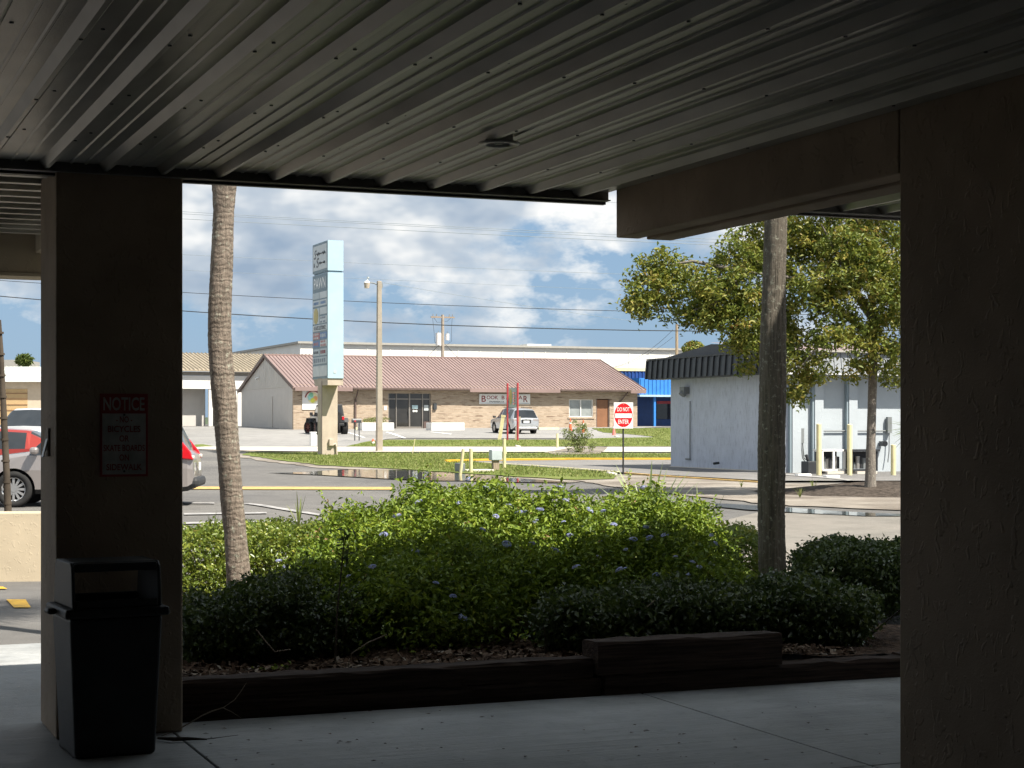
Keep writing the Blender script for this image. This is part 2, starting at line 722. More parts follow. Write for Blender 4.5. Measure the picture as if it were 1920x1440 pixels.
m_rust = M('rusty_plate', (0.28, 0.23, 0.18), 0.7, 0.2, var=0.4, scale=14)
m_white = M('white_paint', (0.78, 0.78, 0.76), 0.55, var=0.05)
m_whitewall = M('white_metal_wall', (0.76, 0.75, 0.71), 0.6, var=0.05, scale=0.5)
m_yellow = M('yellow_paint', (0.62, 0.36, 0.03), 0.6, var=0.14, scale=4)
m_paleyel = M('pale_yellow_pole', (0.64, 0.58, 0.34), 0.6, var=0.12)
m_roadyel = M('worn_yellow_line', (0.50, 0.33, 0.12), 0.8, var=0.25, scale=8)
m_roadwhite = M('worn_white_line', (0.30, 0.295, 0.29), 0.8, var=0.35, scale=5, col2=(0.42, 0.41, 0.40))
m_brick = brickmat('tan_brick')
m_roofpink = M('brown_metal_roof', (0.262, 0.188, 0.174), 0.45, var=0.10, scale=0.6, stretch=(1, 0.2, 1))
m_rib = M('brown_roof_rib', (0.185, 0.132, 0.122), 0.5, var=0.1)
m_gutter = M('brown_gutter', (0.12, 0.085, 0.075), 0.5, var=0.15)
m_gable = M('grey_siding', (0.52, 0.50, 0.465), 0.7, var=0.04, scale=1.0)
m_gablewall = stucco('grey_render', (0.53, 0.51, 0.48), 0.002, 0.04)
m_doordark = glassmat('door_glass', (0.035, 0.033, 0.03))
m_alum = M('bronze_aluminium', (0.28, 0.255, 0.23), 0.4, 0.5, var=0.1)
m_door = M('brown_door', (0.24, 0.115, 0.06), 0.5, var=0.1)
m_winfar = glassmat('curtained_window', (0.33, 0.36, 0.36), 0.15)
m_taupe_roof = M('tan_corrugated_roof', (0.34, 0.29, 0.215), 0.6, var=0.2, scale=2.5, stretch=(4, 0.3, 0.3))
m_greyroof = M('grey_roof_edge', (0.36, 0.35, 0.32), 0.7, var=0.08)
m_blue = M('bright_blue_metal', (0.045, 0.23, 0.64), 0.45, var=0.08)
m_navy = M('dark_blue_metal', (0.015, 0.055, 0.19), 0.45, var=0.12)
m_pylon = M('pale_blue_metal', (0.40, 0.555, 0.66), 0.45, var=0.06, scale=1.0)
m_pyframe = M('pylon_frame', (0.20, 0.27, 0.31), 0.5, var=0.1)
m_cream = stucco('cream_pylon', (0.47, 0.40, 0.325), 0.004)
m_panel = M('weathered_panel', (0.44, 0.50, 0.52), 0.4, var=0.08)
m_panelw = M('white_panel', (0.56, 0.60, 0.60), 0.4, var=0.06)
m_ink = M('dark_ink', (0.05, 0.06, 0.075), 0.5, var=0.1)
m_paleink = M('faded_ink', (0.20, 0.24, 0.29), 0.5, var=0.1)
m_pinkink = M('faded_red_ink', (0.45, 0.22, 0.22), 0.5, var=0.1)
m_blueink = M('faded_blue_ink', (0.14, 0.24, 0.42), 0.5, var=0.1)
m_gold = M('faded_gold', (0.50, 0.42, 0.17), 0.5, var=0.1)
m_maroon = M('maroon_letter', (0.25, 0.03, 0.03), 0.5, var=0.08)
m_pole = concrete('pole_concrete', (0.30, 0.26, 0.21), (0.39, 0.34, 0.28), False, 0.002)
m_wood = M('weathered_pole', (0.30, 0.24, 0.18), 0.85, var=0.25, stretch=(6, 6, 0.6), scale=6)
m_wire = M('cable', (0.035, 0.04, 0.045), 0.6, var=0.1)
m_greywire = M('pale_cable', (0.26, 0.30, 0.33), 0.5, var=0.1)
m_boothw = stucco('stained_white_stucco', (0.52, 0.555, 0.63), 0.012, 0.06, (0.70, 0.70, 0.72), (3.0, 3.0, 0.5))
m_booth2 = stucco('pale_blue_grey_render', (0.43, 0.475, 0.51), 0.003, 0.05)
m_pilaster = M('slate_pilaster', (0.24, 0.30, 0.335), 0.6, var=0.06)
m_char = M('charcoal_metal', (0.050, 0.055, 0.062), 0.45, var=0.12)
m_char2 = M('charcoal_batten', (0.035, 0.038, 0.043), 0.45, var=0.12)
m_mans_front = M('grey_metal_panel', (0.27, 0.29, 0.31), 0.5, var=0.08)
m_greydark = M('grey_electrical', (0.20, 0.215, 0.22), 0.5, var=0.12)
m_cone = M('faded_cone', (0.62, 0.13, 0.055), 0.6, var=0.12)
m_conepink = M('pink_faded_cone', (0.62, 0.22, 0.18), 0.6, var=0.12)
m_tyre = M('tyre', (0.018, 0.018, 0.018), 0.85, var=0.2)
m_rim = M('alloy', (0.55, 0.55, 0.55), 0.3, 0.8, var=0.1)
m_rimred = M('dark_red_rim', (0.10, 0.02, 0.02), 0.4, 0.3, var=0.2)
m_carglass = glassmat('car_glass', (0.03, 0.035, 0.04), 0.03)
m_lamp_red = M('tail_lamp', (0.55, 0.012, 0.02), 0.15, var=0.1, spec=0.7)
m_lamp_clear = M('clear_lamp', (0.75, 0.68, 0.62), 0.15, var=0.1, spec=0.7)
m_plate = M('number_plate', (0.72, 0.75, 0.75), 0.5, var=0.1, scale=20)
m_carblack = M('car_trim', (0.03, 0.031, 0.033), 0.6, var=0.15)
m_bark_tree = barkmat('oak_bark', (0.13, 0.115, 0.10), (0.27, 0.24, 0.21), (2, 2, 0.7), 0.04)
m_palm = barkmat('palm_bark', (0.12, 0.10, 0.082), (0.31, 0.255, 0.21), (4.5, 4.5, 0.8), 0.02, 7.0)
m_palm2 = barkmat('palm_bark_grey', (0.07, 0.064, 0.052), (0.27, 0.235, 0.19), (5.5, 5.5, 0.30), 0.05, 0)
m_twig = M('dry_twig', (0.30, 0.24, 0.18), 0.9, var=0.3)
m_stem = M('dark_stem', (0.07, 0.055, 0.04), 0.9, var=0.3)
m_storage = M('beige_storage_wall', (0.58, 0.48, 0.36), 0.7, var=0.06)
m_storedoor = M('tan_roll_door', (0.52, 0.36, 0.18), 0.6, var=0.06)
m_mint = M('pale_mint_roof', (0.60, 0.66, 0.62), 0.5, var=0.06)
m_water, wn_, wl_, wp_ = nodes('puddle_water')
wp_.inputs['Base Color'].default_value = (0.05, 0.052, 0.042, 1)
wp_.inputs['Roughness'].default_value = 0.03
wp_.inputs['Specular IOR Level'].default_value = 0.8
_t = noise(wn_, wl_, coords(wn_, wl_), 3.0, 3, 0.5)
bump(wn_, wl_, wp_, _t.outputs[0], 0.0015)


def paint(name, col, metal=0.5, rough=0.3):
    m = M(name, col, rough, metal, var=0.04, scale=1.5, spec=0.6, coat=0.7)
    return m


m_leaf_tree = leafmat('tree_leaf', [(0.0, (0.06, 0.095, 0.02)), (0.4, (0.15, 0.195, 0.03)), (0.8, (0.27, 0.26, 0.05)), (0.97, (0.36, 0.27, 0.07)), (1.0, (0.40, 0.12, 0.05))], 0.3)
m_leaf_plum = leafmat('plumbago_leaf', [(0.0, (0.045, 0.085, 0.013)), (0.35, (0.115, 0.185, 0.02)), (0.8, (0.245, 0.335, 0.035)), (0.97, (0.36, 0.40, 0.06)), (1.0, (0.30, 0.19, 0.08))], 0.28)
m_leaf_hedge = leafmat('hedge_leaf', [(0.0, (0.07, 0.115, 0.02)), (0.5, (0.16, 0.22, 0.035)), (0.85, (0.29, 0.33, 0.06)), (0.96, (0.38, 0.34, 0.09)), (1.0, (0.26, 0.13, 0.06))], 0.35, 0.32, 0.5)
m_leaf_shaded = leafmat('shaded_hedge_leaf', [(0.0, (0.022, 0.042, 0.014)), (0.6, (0.06, 0.095, 0.022)), (1.0, (0.14, 0.18, 0.04))], 0.25, 0.35, 0.5)  # hedge green darkened to carry the lack of light under the canopy
m_leaf_yucca = leafmat('strap_leaf', [(0.0, (0.20, 0.27, 0.11)), (1.0, (0.38, 0.44, 0.23))], 0.25, 0.4)
m_leaf_palm = leafmat('palm_leaf', [(0.0, (0.07, 0.12, 0.03)), (1.0, (0.16, 0.20, 0.05))], 0.3, 0.4)
m_leaf_grass = leafmat('grass_blade', [(0.0, (0.12, 0.165, 0.04)), (0.6, (0.19, 0.235, 0.06)), (1.0, (0.32, 0.31, 0.13))], 0.3, 0.6, 0.2)
m_leaf_shrub = leafmat('variegated_leaf', [(0.0, (0.09, 0.13, 0.03)), (0.6, (0.20, 0.25, 0.08)), (0.92, (0.42, 0.42, 0.24)), (1.0, (0.45, 0.16, 0.12))], 0.3)
m_petal = leafmat('blue_petal', [(0.0, (0.24, 0.27, 0.50)), (0.6, (0.38, 0.41, 0.64)), (1.0, (0.55, 0.57, 0.74))], 0.35)
m_chip = leafmat('bark_chip', [(0.0, (0.035, 0.022, 0.015)), (0.6, (0.12, 0.075, 0.05)), (0.95, (0.26, 0.20, 0.15)), (1.0, (0.40, 0.36, 0.30))], 0.0, 0.9, 0.1)

# ------------------------------------------------------------------ ground sheets
def ground_sheet(name, pts, mat, dz, label=None, rough=0.0, step=None):
    """pts: list of (x, y); laid on the terrain profile"""
    if rough:
        out = []
        n = len(pts)
        for i in range(n):
            a, b = Vector(pts[i]), Vector(pts[(i + 1) % n])
            k = max(1, int((b - a).length / (step or 0.6)))
            for j in range(k):
                p = a.lerp(b, j / k)
                if j:
                    p += Vector((random.gauss(0, rough * 0.6), random.gauss(0, rough)))
                out.append(p)
        pts = out
    bm = bmesh.new()
    vs = [bm.verts.new((p[0], p[1], 0)) for p in pts]
    f = bm.faces.new(vs)
    if f.normal.z < 0:
        f.normal_flip()
    bmesh.ops.triangulate(bm, faces=bm.faces[:])
    ys = [p[1] for p in pts]
    for (k, _z) in PROF:
        if min(ys) < k < max(ys):
            bmesh.ops.bisect_plane(bm, geom=bm.verts[:] + bm.edges[:] + bm.faces[:], plane_co=(0, k, 0), plane_no=(0, 1, 0))
    for v in bm.verts:
        v.co.z = gz(v.co.y) + dz
    bmesh.ops.recalc_face_normals(bm, faces=bm.faces)
    me = bpy.data.meshes.new(name)
    bm.to_mesh(me)
    bm.free()
    if len(me.polygons) and me.polygons[0].normal.z < 0:
        me.flip_normals()
    me.materials.append(mat)
    o = link(name, me)
    return struct(o, label)


def px_poly(rows):
    return [tuple(GP(px, py).xy) for px, py in rows]


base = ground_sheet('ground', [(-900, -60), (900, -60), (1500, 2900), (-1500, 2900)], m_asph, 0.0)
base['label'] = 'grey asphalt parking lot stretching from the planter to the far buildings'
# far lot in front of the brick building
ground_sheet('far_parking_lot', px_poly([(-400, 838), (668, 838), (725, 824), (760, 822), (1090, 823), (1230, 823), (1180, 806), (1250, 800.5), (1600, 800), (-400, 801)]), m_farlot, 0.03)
# grass strips
ground_sheet('lawn', px_poly([(648, 838.5), (690, 829), (730, 826), (1080, 825.5), (1120, 823), (1170, 822), (1240, 821), (1130, 812), (1110, 804), (1400, 803), (1500, 838.5)]), m_grass, 0.05, None, 0.16, 1.5)
ground_sheet('lawn', px_poly([(348, 836), (380, 834.5), (400, 838), (348, 841)]), m_grass, 0.05, None, 0.05, 1.5)
ground_sheet('lawn', px_poly([(470, 848.5), (640, 850.5), (1400, 851), (1400, 863), (1150, 863), (880, 866), (905, 869), (1160, 886), (1150, 900), (1080, 902), (930, 893), (800, 884), (700, 879), (600, 874), (520, 864), (455, 853)]), m_grass, 0.04, None, 0.13, 0.8)
ground_sheet('sand_edge', px_poly([(440, 848), (470, 846), (520, 858), (600, 868), (700, 874), (800, 880), (905, 888), (1000, 893), (1090, 905), (1060, 905), (900, 893), (800, 889), (700, 882), (600, 878), (500, 866), (440, 856)]), m_sand, 0.018, None, 0.12, 0.9)
# pavement of pale concrete crossing the view
ground_sheet('pavement', px_poly([(-300, 842), (345, 843), (470, 846.5), (640, 848.5), (1600, 849), (1600, 839.5), (640, 839), (-300, 838)]), m_side, 0.045)
# drive-through lane with yellow kerbs
ground_sheet('lane', px_poly([(870, 867), (1160, 864), (1700, 864), (1900, 905), (1440, 905), (1168, 889), (900, 870)]), m_lane, 0.055)
# dirt under the tree and sandy lot at the lower right
ground_sheet('dirt_strip', px_poly([(1060, 900), (1165, 891), (1300, 898), (1450, 908), (1600, 908), (1900, 905), (1900, 962), (1680, 958), (1480, 950), (1330, 935), (1180, 918)]), m_sand, 0.022, None, 0.12, 0.7)
ground_sheet('sandy_lot', px_poly([(1330, 985), (1420, 962), (1700, 966), (2200, 966), (2300, 1075), (1250, 1075)]), m_asph_light, 0.012, None, 0.06, 0.7)
ground_sheet('dirt_patch', px_poly([(1090, 838), (1140, 840), (1125, 853), (1040, 855), (1020, 850)]), m_sand, 0.06, None, 0.08, 0.8)
# puddles
ground_sheet('puddle', px_poly([(500, 888), (570, 886.5), (640, 882), (760, 882), (850, 887), (905, 893), (960, 898), (1040, 903), (1080, 907), (960, 906), (870, 903), (800, 903), (700, 898), (600, 892)]), m_water, 0.028, None, 0.05, 0.8)
ground_sheet('puddle', px_poly([(1340, 946), (1400, 949), (1480, 954), (1560, 960), (1680, 966), (1720, 970), (1620, 970), (1500, 964), (1400, 958), (1340, 952)]), m_water, 0.026, None, 0.04, 0.4)
for o in [x for x in bpy.data.objects if x.name.startswith('puddle')]:
    o['label'] = 'shallow rain puddle on the asphalt ' + ('beyond the planter bushes' if o.name == 'puddle' else 'below the shaded dirt by the tree')

# painted lines
def stripe(name, rows, mat, dz=0.012):
    return ground_sheet(name, px_poly(rows), mat, dz, None, 0.015, 0.8)


stripe('yellow_line', [(330, 918.5), (735, 919.5), (735, 914.5), (330, 913.5)], m_roadyel, 0.02)
for r_ in ([(345, 943.5), (402, 944), (402, 946), (345, 945.5)], [(345, 964), (500, 962), (500, 964.5), (345, 967)],
           [(345, 981), (560, 977), (560, 980), (345, 984.5)], [(470, 945), (640, 972), (625, 973), (455, 946)]):
    stripe('white_line', r_, m_roadwhite, 0.02)
for r_ in ([(722, 812), (756, 823), (762, 823), (727, 811)], [(806, 811.5), (845, 816), (848, 815), (809, 811)], [(645, 811), (680, 822), (686, 822), (650, 811)]):
    stripe('white_line', r_, m_white, 0.05)


def curb(name, pts, w, h, mat, label):
    mb = MB()
    for (a, b) in zip(pts, pts[1:]):
        a, b = Vector(a), Vector(b)
        d = (b - a).normalized()
        q = Vector((-d.y, d.x, 0)).normalized() * w / 2
        up = Vector((0, 0, h))
        dn = Vector((0, 0, -0.15))
        vs = [a - q + dn, b - q + dn, b + q + dn, a + q + dn, a - q + up, b - q + up, b + q * 0.8 + up, a + q * 0.8 + up]
        mb.add(vs, [(0, 3, 2, 1), (4, 5, 6, 7), (0, 1, 5, 4), (1, 2, 6, 5), (2, 3, 7, 6), (3, 0, 4, 7)])
    o = mb.build(name, mat, bevel=0.02)
    return struct(o, label)


curb('kerb', [GP(835, 868.5), GP(880, 867), GP(960, 865.5), GP(1060, 864.6), GP(1400, 864.6), GP(1900, 864.6)], 0.14, 0.13, m_yellow, 'yellow painted kerb along the far side of the lane')
curb('kerb', [GP(905, 870), GP(1010, 876), GP(1100, 883), GP(1160, 888)], 0.12, 0.07, m_paleyel, 'pale yellow kerb along the near side of the lane')
curb('kerb', [GP(1172, 889), GP(1260, 896), GP(1350, 902), GP(1445, 908)], 0.12, 0.06, m_roadyel, 'worn orange kerb edge running behind the palm trunk')
# distant low terrain so that the horizon is closed
mb = MB()
for i in range(60):
    x0 = -1500 + i * 50
    h0, h1 = 4 + 3 * math.sin(i * 1.7) + 2 * math.sin(i * .61), 4 + 3 * math.sin((i + 1) * 1.7) + 2 * math.sin((i + 1) * .61)
    mb.add([(x0, 700, 0), (x0 + 50, 700, 0), (x0 + 50, 720, h1 + 2), (x0, 720, h0 + 2), (x0 + 50, 780, 0), (x0, 780, 0)], [(0, 1, 2, 3), (3, 2, 4, 5)])
struct(mb.build('hills', M('far_tree_line', (0.06, 0.085, 0.05), 0.9, var=0.3, scale=0.05)))

# ------------------------------------------------------------------ the covered walk (strip mall) in its own u, v frame
O = W(343, 1372, F * EYE / (1372 - HOR))       # foot of the left pillar's inner front corner
O.z = 0
CEIL = EYE + (HOR - 330) * O.y / F             # ~3.0 m
def porch(name):
    o = bpy.data.objects.new(name, None)
    COL.objects.link(o)
    o.location = O
    o.rotation_euler = (0, 0, A)
    return o


def loc_uv(p):
    d = Vector((p.x - O.x, p.y - O.y, 0))
    return d.dot(U), d.dot(V)


PU0 = along(O, 105)                            # left pillar's other front corner (u < 0)
_bp = W(1686, 222, F * (CEIL - EYE) / (HOR - 222))
BU, BV = loc_uv(_bp)                           # beam / right pillar plane and the pillar's far edge
BEND = loc_uv(W(1155, 446, 10.9))
# far end of the beam: on plane u = BU at column 1155
_k = (1155 - 960) / F
_p0 = uv(O, BU, 0)
_s = (_k * _p0.y - _p0.x) / (V.x - _k * V.y)
BFAR = _s
print('porch', 'CEIL', CEIL, 'PU0', PU0, 'BU', BU, 'BV', BV, 'BFAR', BFAR, 'cam', loc_uv(Vector((0, 0, 0))))

# walkway slabs
walk = struct(porch('walkway'), 'grey broom-finished concrete walkway under the canopy')
PITCH = 2.95
rows_v = [(-10.3, -6.2), (-6.2, -2.2), (-2.2, 0.30)]
for i in range(-4, 6):
    a = -0.05 + i * PITCH
    for (v0, v1) in rows_v:
        mb = MB().box((a + 0.006, v0 + 0.006, -0.14), (a + PITCH - 0.006, v1 - 0.006, 0.0))
        mb.build('slab', m_walk, walk, bevel=0.006)
    if a + PITCH <= 0.0 or a > 7:
        MB().box((a + 0.006, 0.306, -0.14), (a + PITCH - 0.006, 4.3, -0.004)).build('slab', m_walk, walk, bevel=0.006)
MB().prism([(-0.044, 0.64)] + [(max(-0.04, along(uv(O, 0, v), 200)), v) for v in (0.64, 1.4, 2.2, 3.2, 4.3)] + [(-0.044, 4.3)], 'z', -0.14, -0.004).build('slab', m_walk, walk)
MB().box((-14, -10.3, -0.16), (20, 0.30, -0.03)).build('joint_bed', m_mulch, walk)

# soffit panels, each a sheet with one deep rib and two pencil ribs
PP = 0.3045
ceil_o = struct(porch('ceiling'), 'dark ribbed metal soffit above the walkway')
U_R0 = along(O, 514) # a rib at this column
n_left, n_right = 34, 40


def panel_mesh(length):
    prof = [(0.0, 0.0), (0.075, 0.0), (0.081, -0.007), (0.089, -0.007), (0.095, 0.0), (0.150, 0.0), (0.156, -0.007), (0.164, -0.007), (0.170, 0.0), (0.226, 0.0),
            (0.253, -0.038), (0.273, -0.038), (0.3025, 0.0)]
    mb = MB()
    n = len(prof)
    vs = [(a, 0, b) for a, b in prof] + [(a, length, b) for a, b in prof]
    mb.add(vs, [(i, i + 1, n + i + 1, n + i) for i in range(n - 1)])
    top = [(a, 0, b + 0.004) for a, b in prof] + [(a, length, b + 0.004) for a, b in prof]
    mb.add(top, [(i + 1, i, n + i, n + i + 1) for i in range(n - 1)])
    return mb


pm = panel_mesh(10.3).build('soffit_panel', m_soffit, ceil_o, fix=False)
pme = pm.data
bpy.data.objects.remove(pm)


def screw_mesh():
    mb = MB()
    for k in range(9):
        v = 0.35 + k * 1.12 + (0.1 if k % 2 else 0)
        for (u0, z0) in ((0.031, 0.0), (0.2645, -0.038)):
            mb.cyl((u0, v, z0 - 0.004), (u0, v, z0 + 0.001), 0.0075, n=8)
    o_ = mb.build('screws', m_char2)
    me = o_.data
    bpy.data.objects.remove(o_)
    return me


scm = screw_mesh()
u_start = U_R0 - 0.2645 - PP * 20
for i in range(0, 52):
    u0 = u_start + i * PP
    if u0 < -8 or u0 > 9.0:
        continue
    if BU - 0.29 < u0 < BU + 0.36:
        continue
    p_ = link('soffit_panel', pme, ceil_o, (u0, -10.3, CEIL + 0.038 + random.uniform(-0.001, 0.001)))
    link('screws', scm, p_, (0, random.uniform(-0.02, 0.02), 0))['kind'] = 'stuff'
# filler sheets beside the beam
k_last = u_start + math.floor((BU - 0.29 - u_start) / PP + 1) * PP
MB().box((k_last, -10.3, CEIL + 0.038), (BU - 0.003, 0.0, CEIL + 0.042)).build('soffit_filler', m_soffit, ceil_o)
MB().box((BU + 0.33, -10.3, CEIL + 0.038), (BU + 0.70, 0.0, CEIL + 0.042)).build('soffit_filler', m_soffit, ceil_o)
# edge trim along the open side: an angle with a thin lower lip
for (a, b) in ((-8, BU - 0.004), (BU + 0.33, 9)):
    MB().box((a, -0.004, CEIL - 0.012), (b, 0.03, CEIL + 0.10)).box((a, -0.035, CEIL - 0.016), (b, 0.035, CEIL - 0.010)).build('edge_trim', m_trim, ceil_o)
    MB().box((a, 0.033, CEIL - 0.03), (b, 0.075, CEIL + 0.35)).build('fascia_board', m_darktrim, ceil_o)
# roof deck and mansard parapet above the soffit (seen only from outside; it throws the shade on the planter)
roof = struct(porch('roof'), 'flat canopy roof with a stucco parapet above the soffit')
mb = MB().box((-9, -10.3, CEIL + 0.12), (9, 0.03, CEIL + 0.30))
mb.box((-9, -0.55, CEIL + 0.30), (9, 0.03, CEIL + 1.9))
mb.build('roof_deck', m_roofdeck, roof)

# porticoes to the left and the right of the planter
def portico(label, u0, u1, v1, ztop, side):
    p = struct(porch('roof'), label)
    zc = CEIL + 0.03
    n = int((v1 - 0.1) / 0.29)
    for i in range(n):
        a = 0.09 + i * 0.29
        MB().box((u0, a, zc), (u1, a + 0.22, zc + 0.005)).box((u0, a + 0.222, zc - 0.03), (u1, a + 0.286, zc + 0.005)).build('soffit_panel', m_soffit, p)
    MB().box((u0, v1, zc - 0.28), (u1, v1 + 0.3, zc + 0.3)).build('front_beam', m_stucco_l, p, bevel=0.01)
    MB().box((u0 - 0.01, v1 - 0.02, zc - 0.305), (u1 + 0.01, v1 + 0.32, zc - 0.282)).build('beam_trim', m_stucco_l, p)
    ue = u1 if side > 0 else u0
    MB().box((min(ue, ue - side * 0.25), 0.085, zc - 0.14), (max(ue, ue - side * 0.25), v1 - 0.004, zc + 0.3)).build('side_beam', m_stucco_l, p, bevel=0.01)
    MB().box((u0, 0.035, zc + 0.305), (u1, v1 + 0.32, ztop)).build('parapet', m_roofdeck, p)
    return p


PL = along(uv(O, 0, 3.55), 66)
portico('left portico roof with ribbed soffit and cream front beam', -9, PL + 0.25, 3.55, CEIL + 0.55, 1)
_c = Vector((3.78, 15.0, 0))
ru, rv = loc_uv(_c)
portico('unseen portico roof at the right with parapet raised to shade the palm', ru, ru + 6, rv, 6.2, -1)  # portico read from the palm's shade; parapet height set to cast it

# pillars
mb = MB().box((PU0, 0.0, 0.0), (0, 0.62, CEIL + 0.03))
pl = mb.build('pillar', m_stucco, None, O, A, bevel=0.012)
tag(pl, 'dark tan stucco pillar with the notice sign and trash can in front', 'pillar', 'stucco pillars of the covered walk')
mb = MB().box((BU, BV - 1.45, 0.0), (BU + 0.62, BV, CEIL + 0.11))
pr = mb.build('pillar', m_stucco, None, O, A, bevel=0.012)
tag(pr, 'broad rough stucco pillar at the right, carrying the beam', 'pillar', 'stucco pillars of the covered walk')
# beam over the planter, with its reveal line
bz1 = EYE + (HOR - 325) * _bp.y / F
bm_ = thing('beam', 'tan stucco beam running from the broad pillar out past the soffit edge', 'beam', O, A)
MB().box((BU, BV + 0.004, bz1), (BU + 0.15, BFAR, CEIL + 0.10)).build('beam_body', m_stucco, bm_, bevel=0.008)
MB().box((BU + 0.158, BV + 0.004, bz1 - 0.012), (BU + 0.325, BFAR - 0.08, CEIL + 0.10)).build('beam_cladding', m_stucco, bm_, bevel=0.008)
MB().box((BU + 0.14, BV + 0.004, bz1 + 0.03), (BU + 0.17, BFAR - 0.1, CEIL + 0.08)).build('reveal', m_darktrim, bm_)

# storefront behind the viewer
wall = struct(porch('wall'), 'storefront wall behind the viewer, with an added side wall that darkens the walk')
MB().box((-14, -10.6, 0), (16, -10.32, 4.6)).build('wall_panel', m_wallin, wall)
for i in range(8):
    MB().box((-8 + i * 2.0, -10.318, 0.5), (-6.2 + i * 2.0, -10.29, 2.6)).build('window', m_winin, wall)
MB().box((5.2, -10.3, 0), (5.5, -1.2, CEIL + 0.1)).build('wall_panel', m_wallin, wall)
MB().box((-3.9, -10.3, 0), (-3.6, 0.8, CEIL + 0.02)).build('wall_panel', m_wallin, wall)  # unseen left wall, added to cut the light coming in from the lot

# recessed downlight
lz = F * (CEIL - EYE) / (HOR - 267)
lp = W(936, 267, lz)
lt = thing('downlight', 'small round recessed downlight in the metal soffit', 'ceiling light', (lp.x, lp.y, CEIL + 0.004), A)
mb = MB()
nseg = 28
def ring(r, z):
    return [(r * math.cos(2 * math.pi * i / nseg), r * math.sin(2 * math.pi * i / nseg), z) for i in range(nseg)]
rings = [ring(0.066, 0.035), ring(0.068, -0.004), ring(0.100, -0.006), ring(0.098, -0.013), ring(0.090, -0.017), ring(0.066, -0.015), ring(0.060, 0.0), ring(0.056, 0.02)]
vs = sum(rings, [])
mb.add(vs, [(k * nseg + i, k * nseg + (i + 1) % nseg, (k + 1) * nseg + (i + 1) % nseg, (k + 1) * nseg + i) for k in range(len(rings) - 1) for i in range(nseg)], 0, True)
mb.build('trim_ring', M('lamp_trim', (0.50, 0.49, 0.45), 0.4, var=0.1), lt)
MB().cyl((0, 0, 0.000), (0, 0, 0.006), 0.060, n=nseg).build('reflector', m_white, lt)
MB().cyl((0, 0, -0.012), (0, 0, -0.001), 0.020, 0.024, n=16).build('bulb', m_greydark, lt)

# notice sign on the left pillar
def on_pillar(px, py):
    t = along(O, px)
    y = O.y + U.y * t
    return t, EYE - (py - HOR) * y / F


n0 = on_pillar(187, 738)
n1 = on_pillar(277, 893)
nw, nh = n1[0] - n0[0], n0[1] - n1[1]
nt = thing('notice_sign', 'dull red and white notice plate screwed to the dark pillar', 'sign', uv(O, (n0[0] + n1[0]) / 2, 0, (n0[1] + n1[1]) / 2), A)
MB().box((-nw / 2, -0.006, -nh / 2), (nw / 2, -0.002, nh / 2)).build('plate', m_noticered, nt, bevel=0.002)
MB().box((-nw / 2 + 0.012, -0.009, -nh / 2 + 0.012), (nw / 2 - 0.012, -0.0065, nh / 2 - 0.105)).build('white_field', m_noticewhite, nt)
EXl, EZl = (1, 0, 0), (0, 0, 1)
lettering('NOTICE', nw * 0.86, 0.072, m_noticewhite, nt, (0, -0.008, nh / 2 - 0.054), EXl, EZl, 0.0, 0.02)
for txt, ww, yy in (('- NO -', 0.34, 0.135), ('BICYCLES', 0.68, 0.185), ('OR', 0.20, 0.235), ('SKATE BOARDS', 0.86, 0.285), ('ON', 0.20, 0.335), ('SIDEWALK', 0.74, 0.385)):
    lettering(txt, nw * ww, 0.034, m_maroon, nt, (0, -0.0105, nh / 2 - yy * nh / 0.435), EXl, EZl, 0.0, 0.015)
for zz in (nh / 2 - 0.112, -nh / 2 + 0.028):
    MB().cyl((0, -0.014, zz), (0, -0.009, zz), 0.006, n=8).build('screw', m_char2, nt)

# metal plate hanging on the side of the pillar
k = loc_uv(O)
hz = 1.56
ht = thing('switch_plate', 'bent weathered metal plate on the narrow side of the pillar', 'metal plate', uv(O, PU0, 0, hz), A)
MB().box((-0.012, 0.22, -0.075), (-0.003, 0.34, 0.075)).build('plate', m_rust, ht)
MB().cbox((-0.022, 0.27, -0.03), (0.006, 0.07, 0.10), 0, (0, R(14), 0)).build('flap', m_metal, ht)

# trash can with hooded lid
tu0 = along(uv(O, 0, -0.62), 122)
tu1 = along(uv(O, 0, -0.62), 296)
tw = tu1 - tu0
tco = uv(O, (tu0 + tu1) / 2 + 0.012, -0.40)
tcn = thing('trash_can', 'tall square black plastic trash can with hooded lid beside the pillar', 'trash can', (tco.x, tco.y, 0.0), A + R(4))
hw = 0.232


def frustum(mb, w0, d0, z0, w1, d1, z1, m=0, cap=True):
    vs = [(-w0, -d0, z0), (w0, -d0, z0), (w0, d0, z0), (-w0, d0, z0), (-w1, -d1, z1), (w1, -d1, z1), (w1, d1, z1), (-w1, d1, z1)]
    fs = [(0, 1, 5, 4), (1, 2, 6, 5), (2, 3, 7, 6), (3, 0, 4, 7)]
    if cap:
        fs += [(0, 3, 2, 1), (4, 5, 6, 7)]
    return mb.add(vs, fs, m)


frustum(MB(), hw - 0.03, 0.19, 0.0, hw, 0.215, 0.70).build('bin_body', m_black, tcn, bevel=0.02, seg=3)
frustum(MB(), hw + 0.03, 0.245, 0.70, hw + 0.026, 0.24, 0.745).build('lid_rim', m_black, tcn, bevel=0.012, seg=3)
hood = MB()
t_ = 0.018
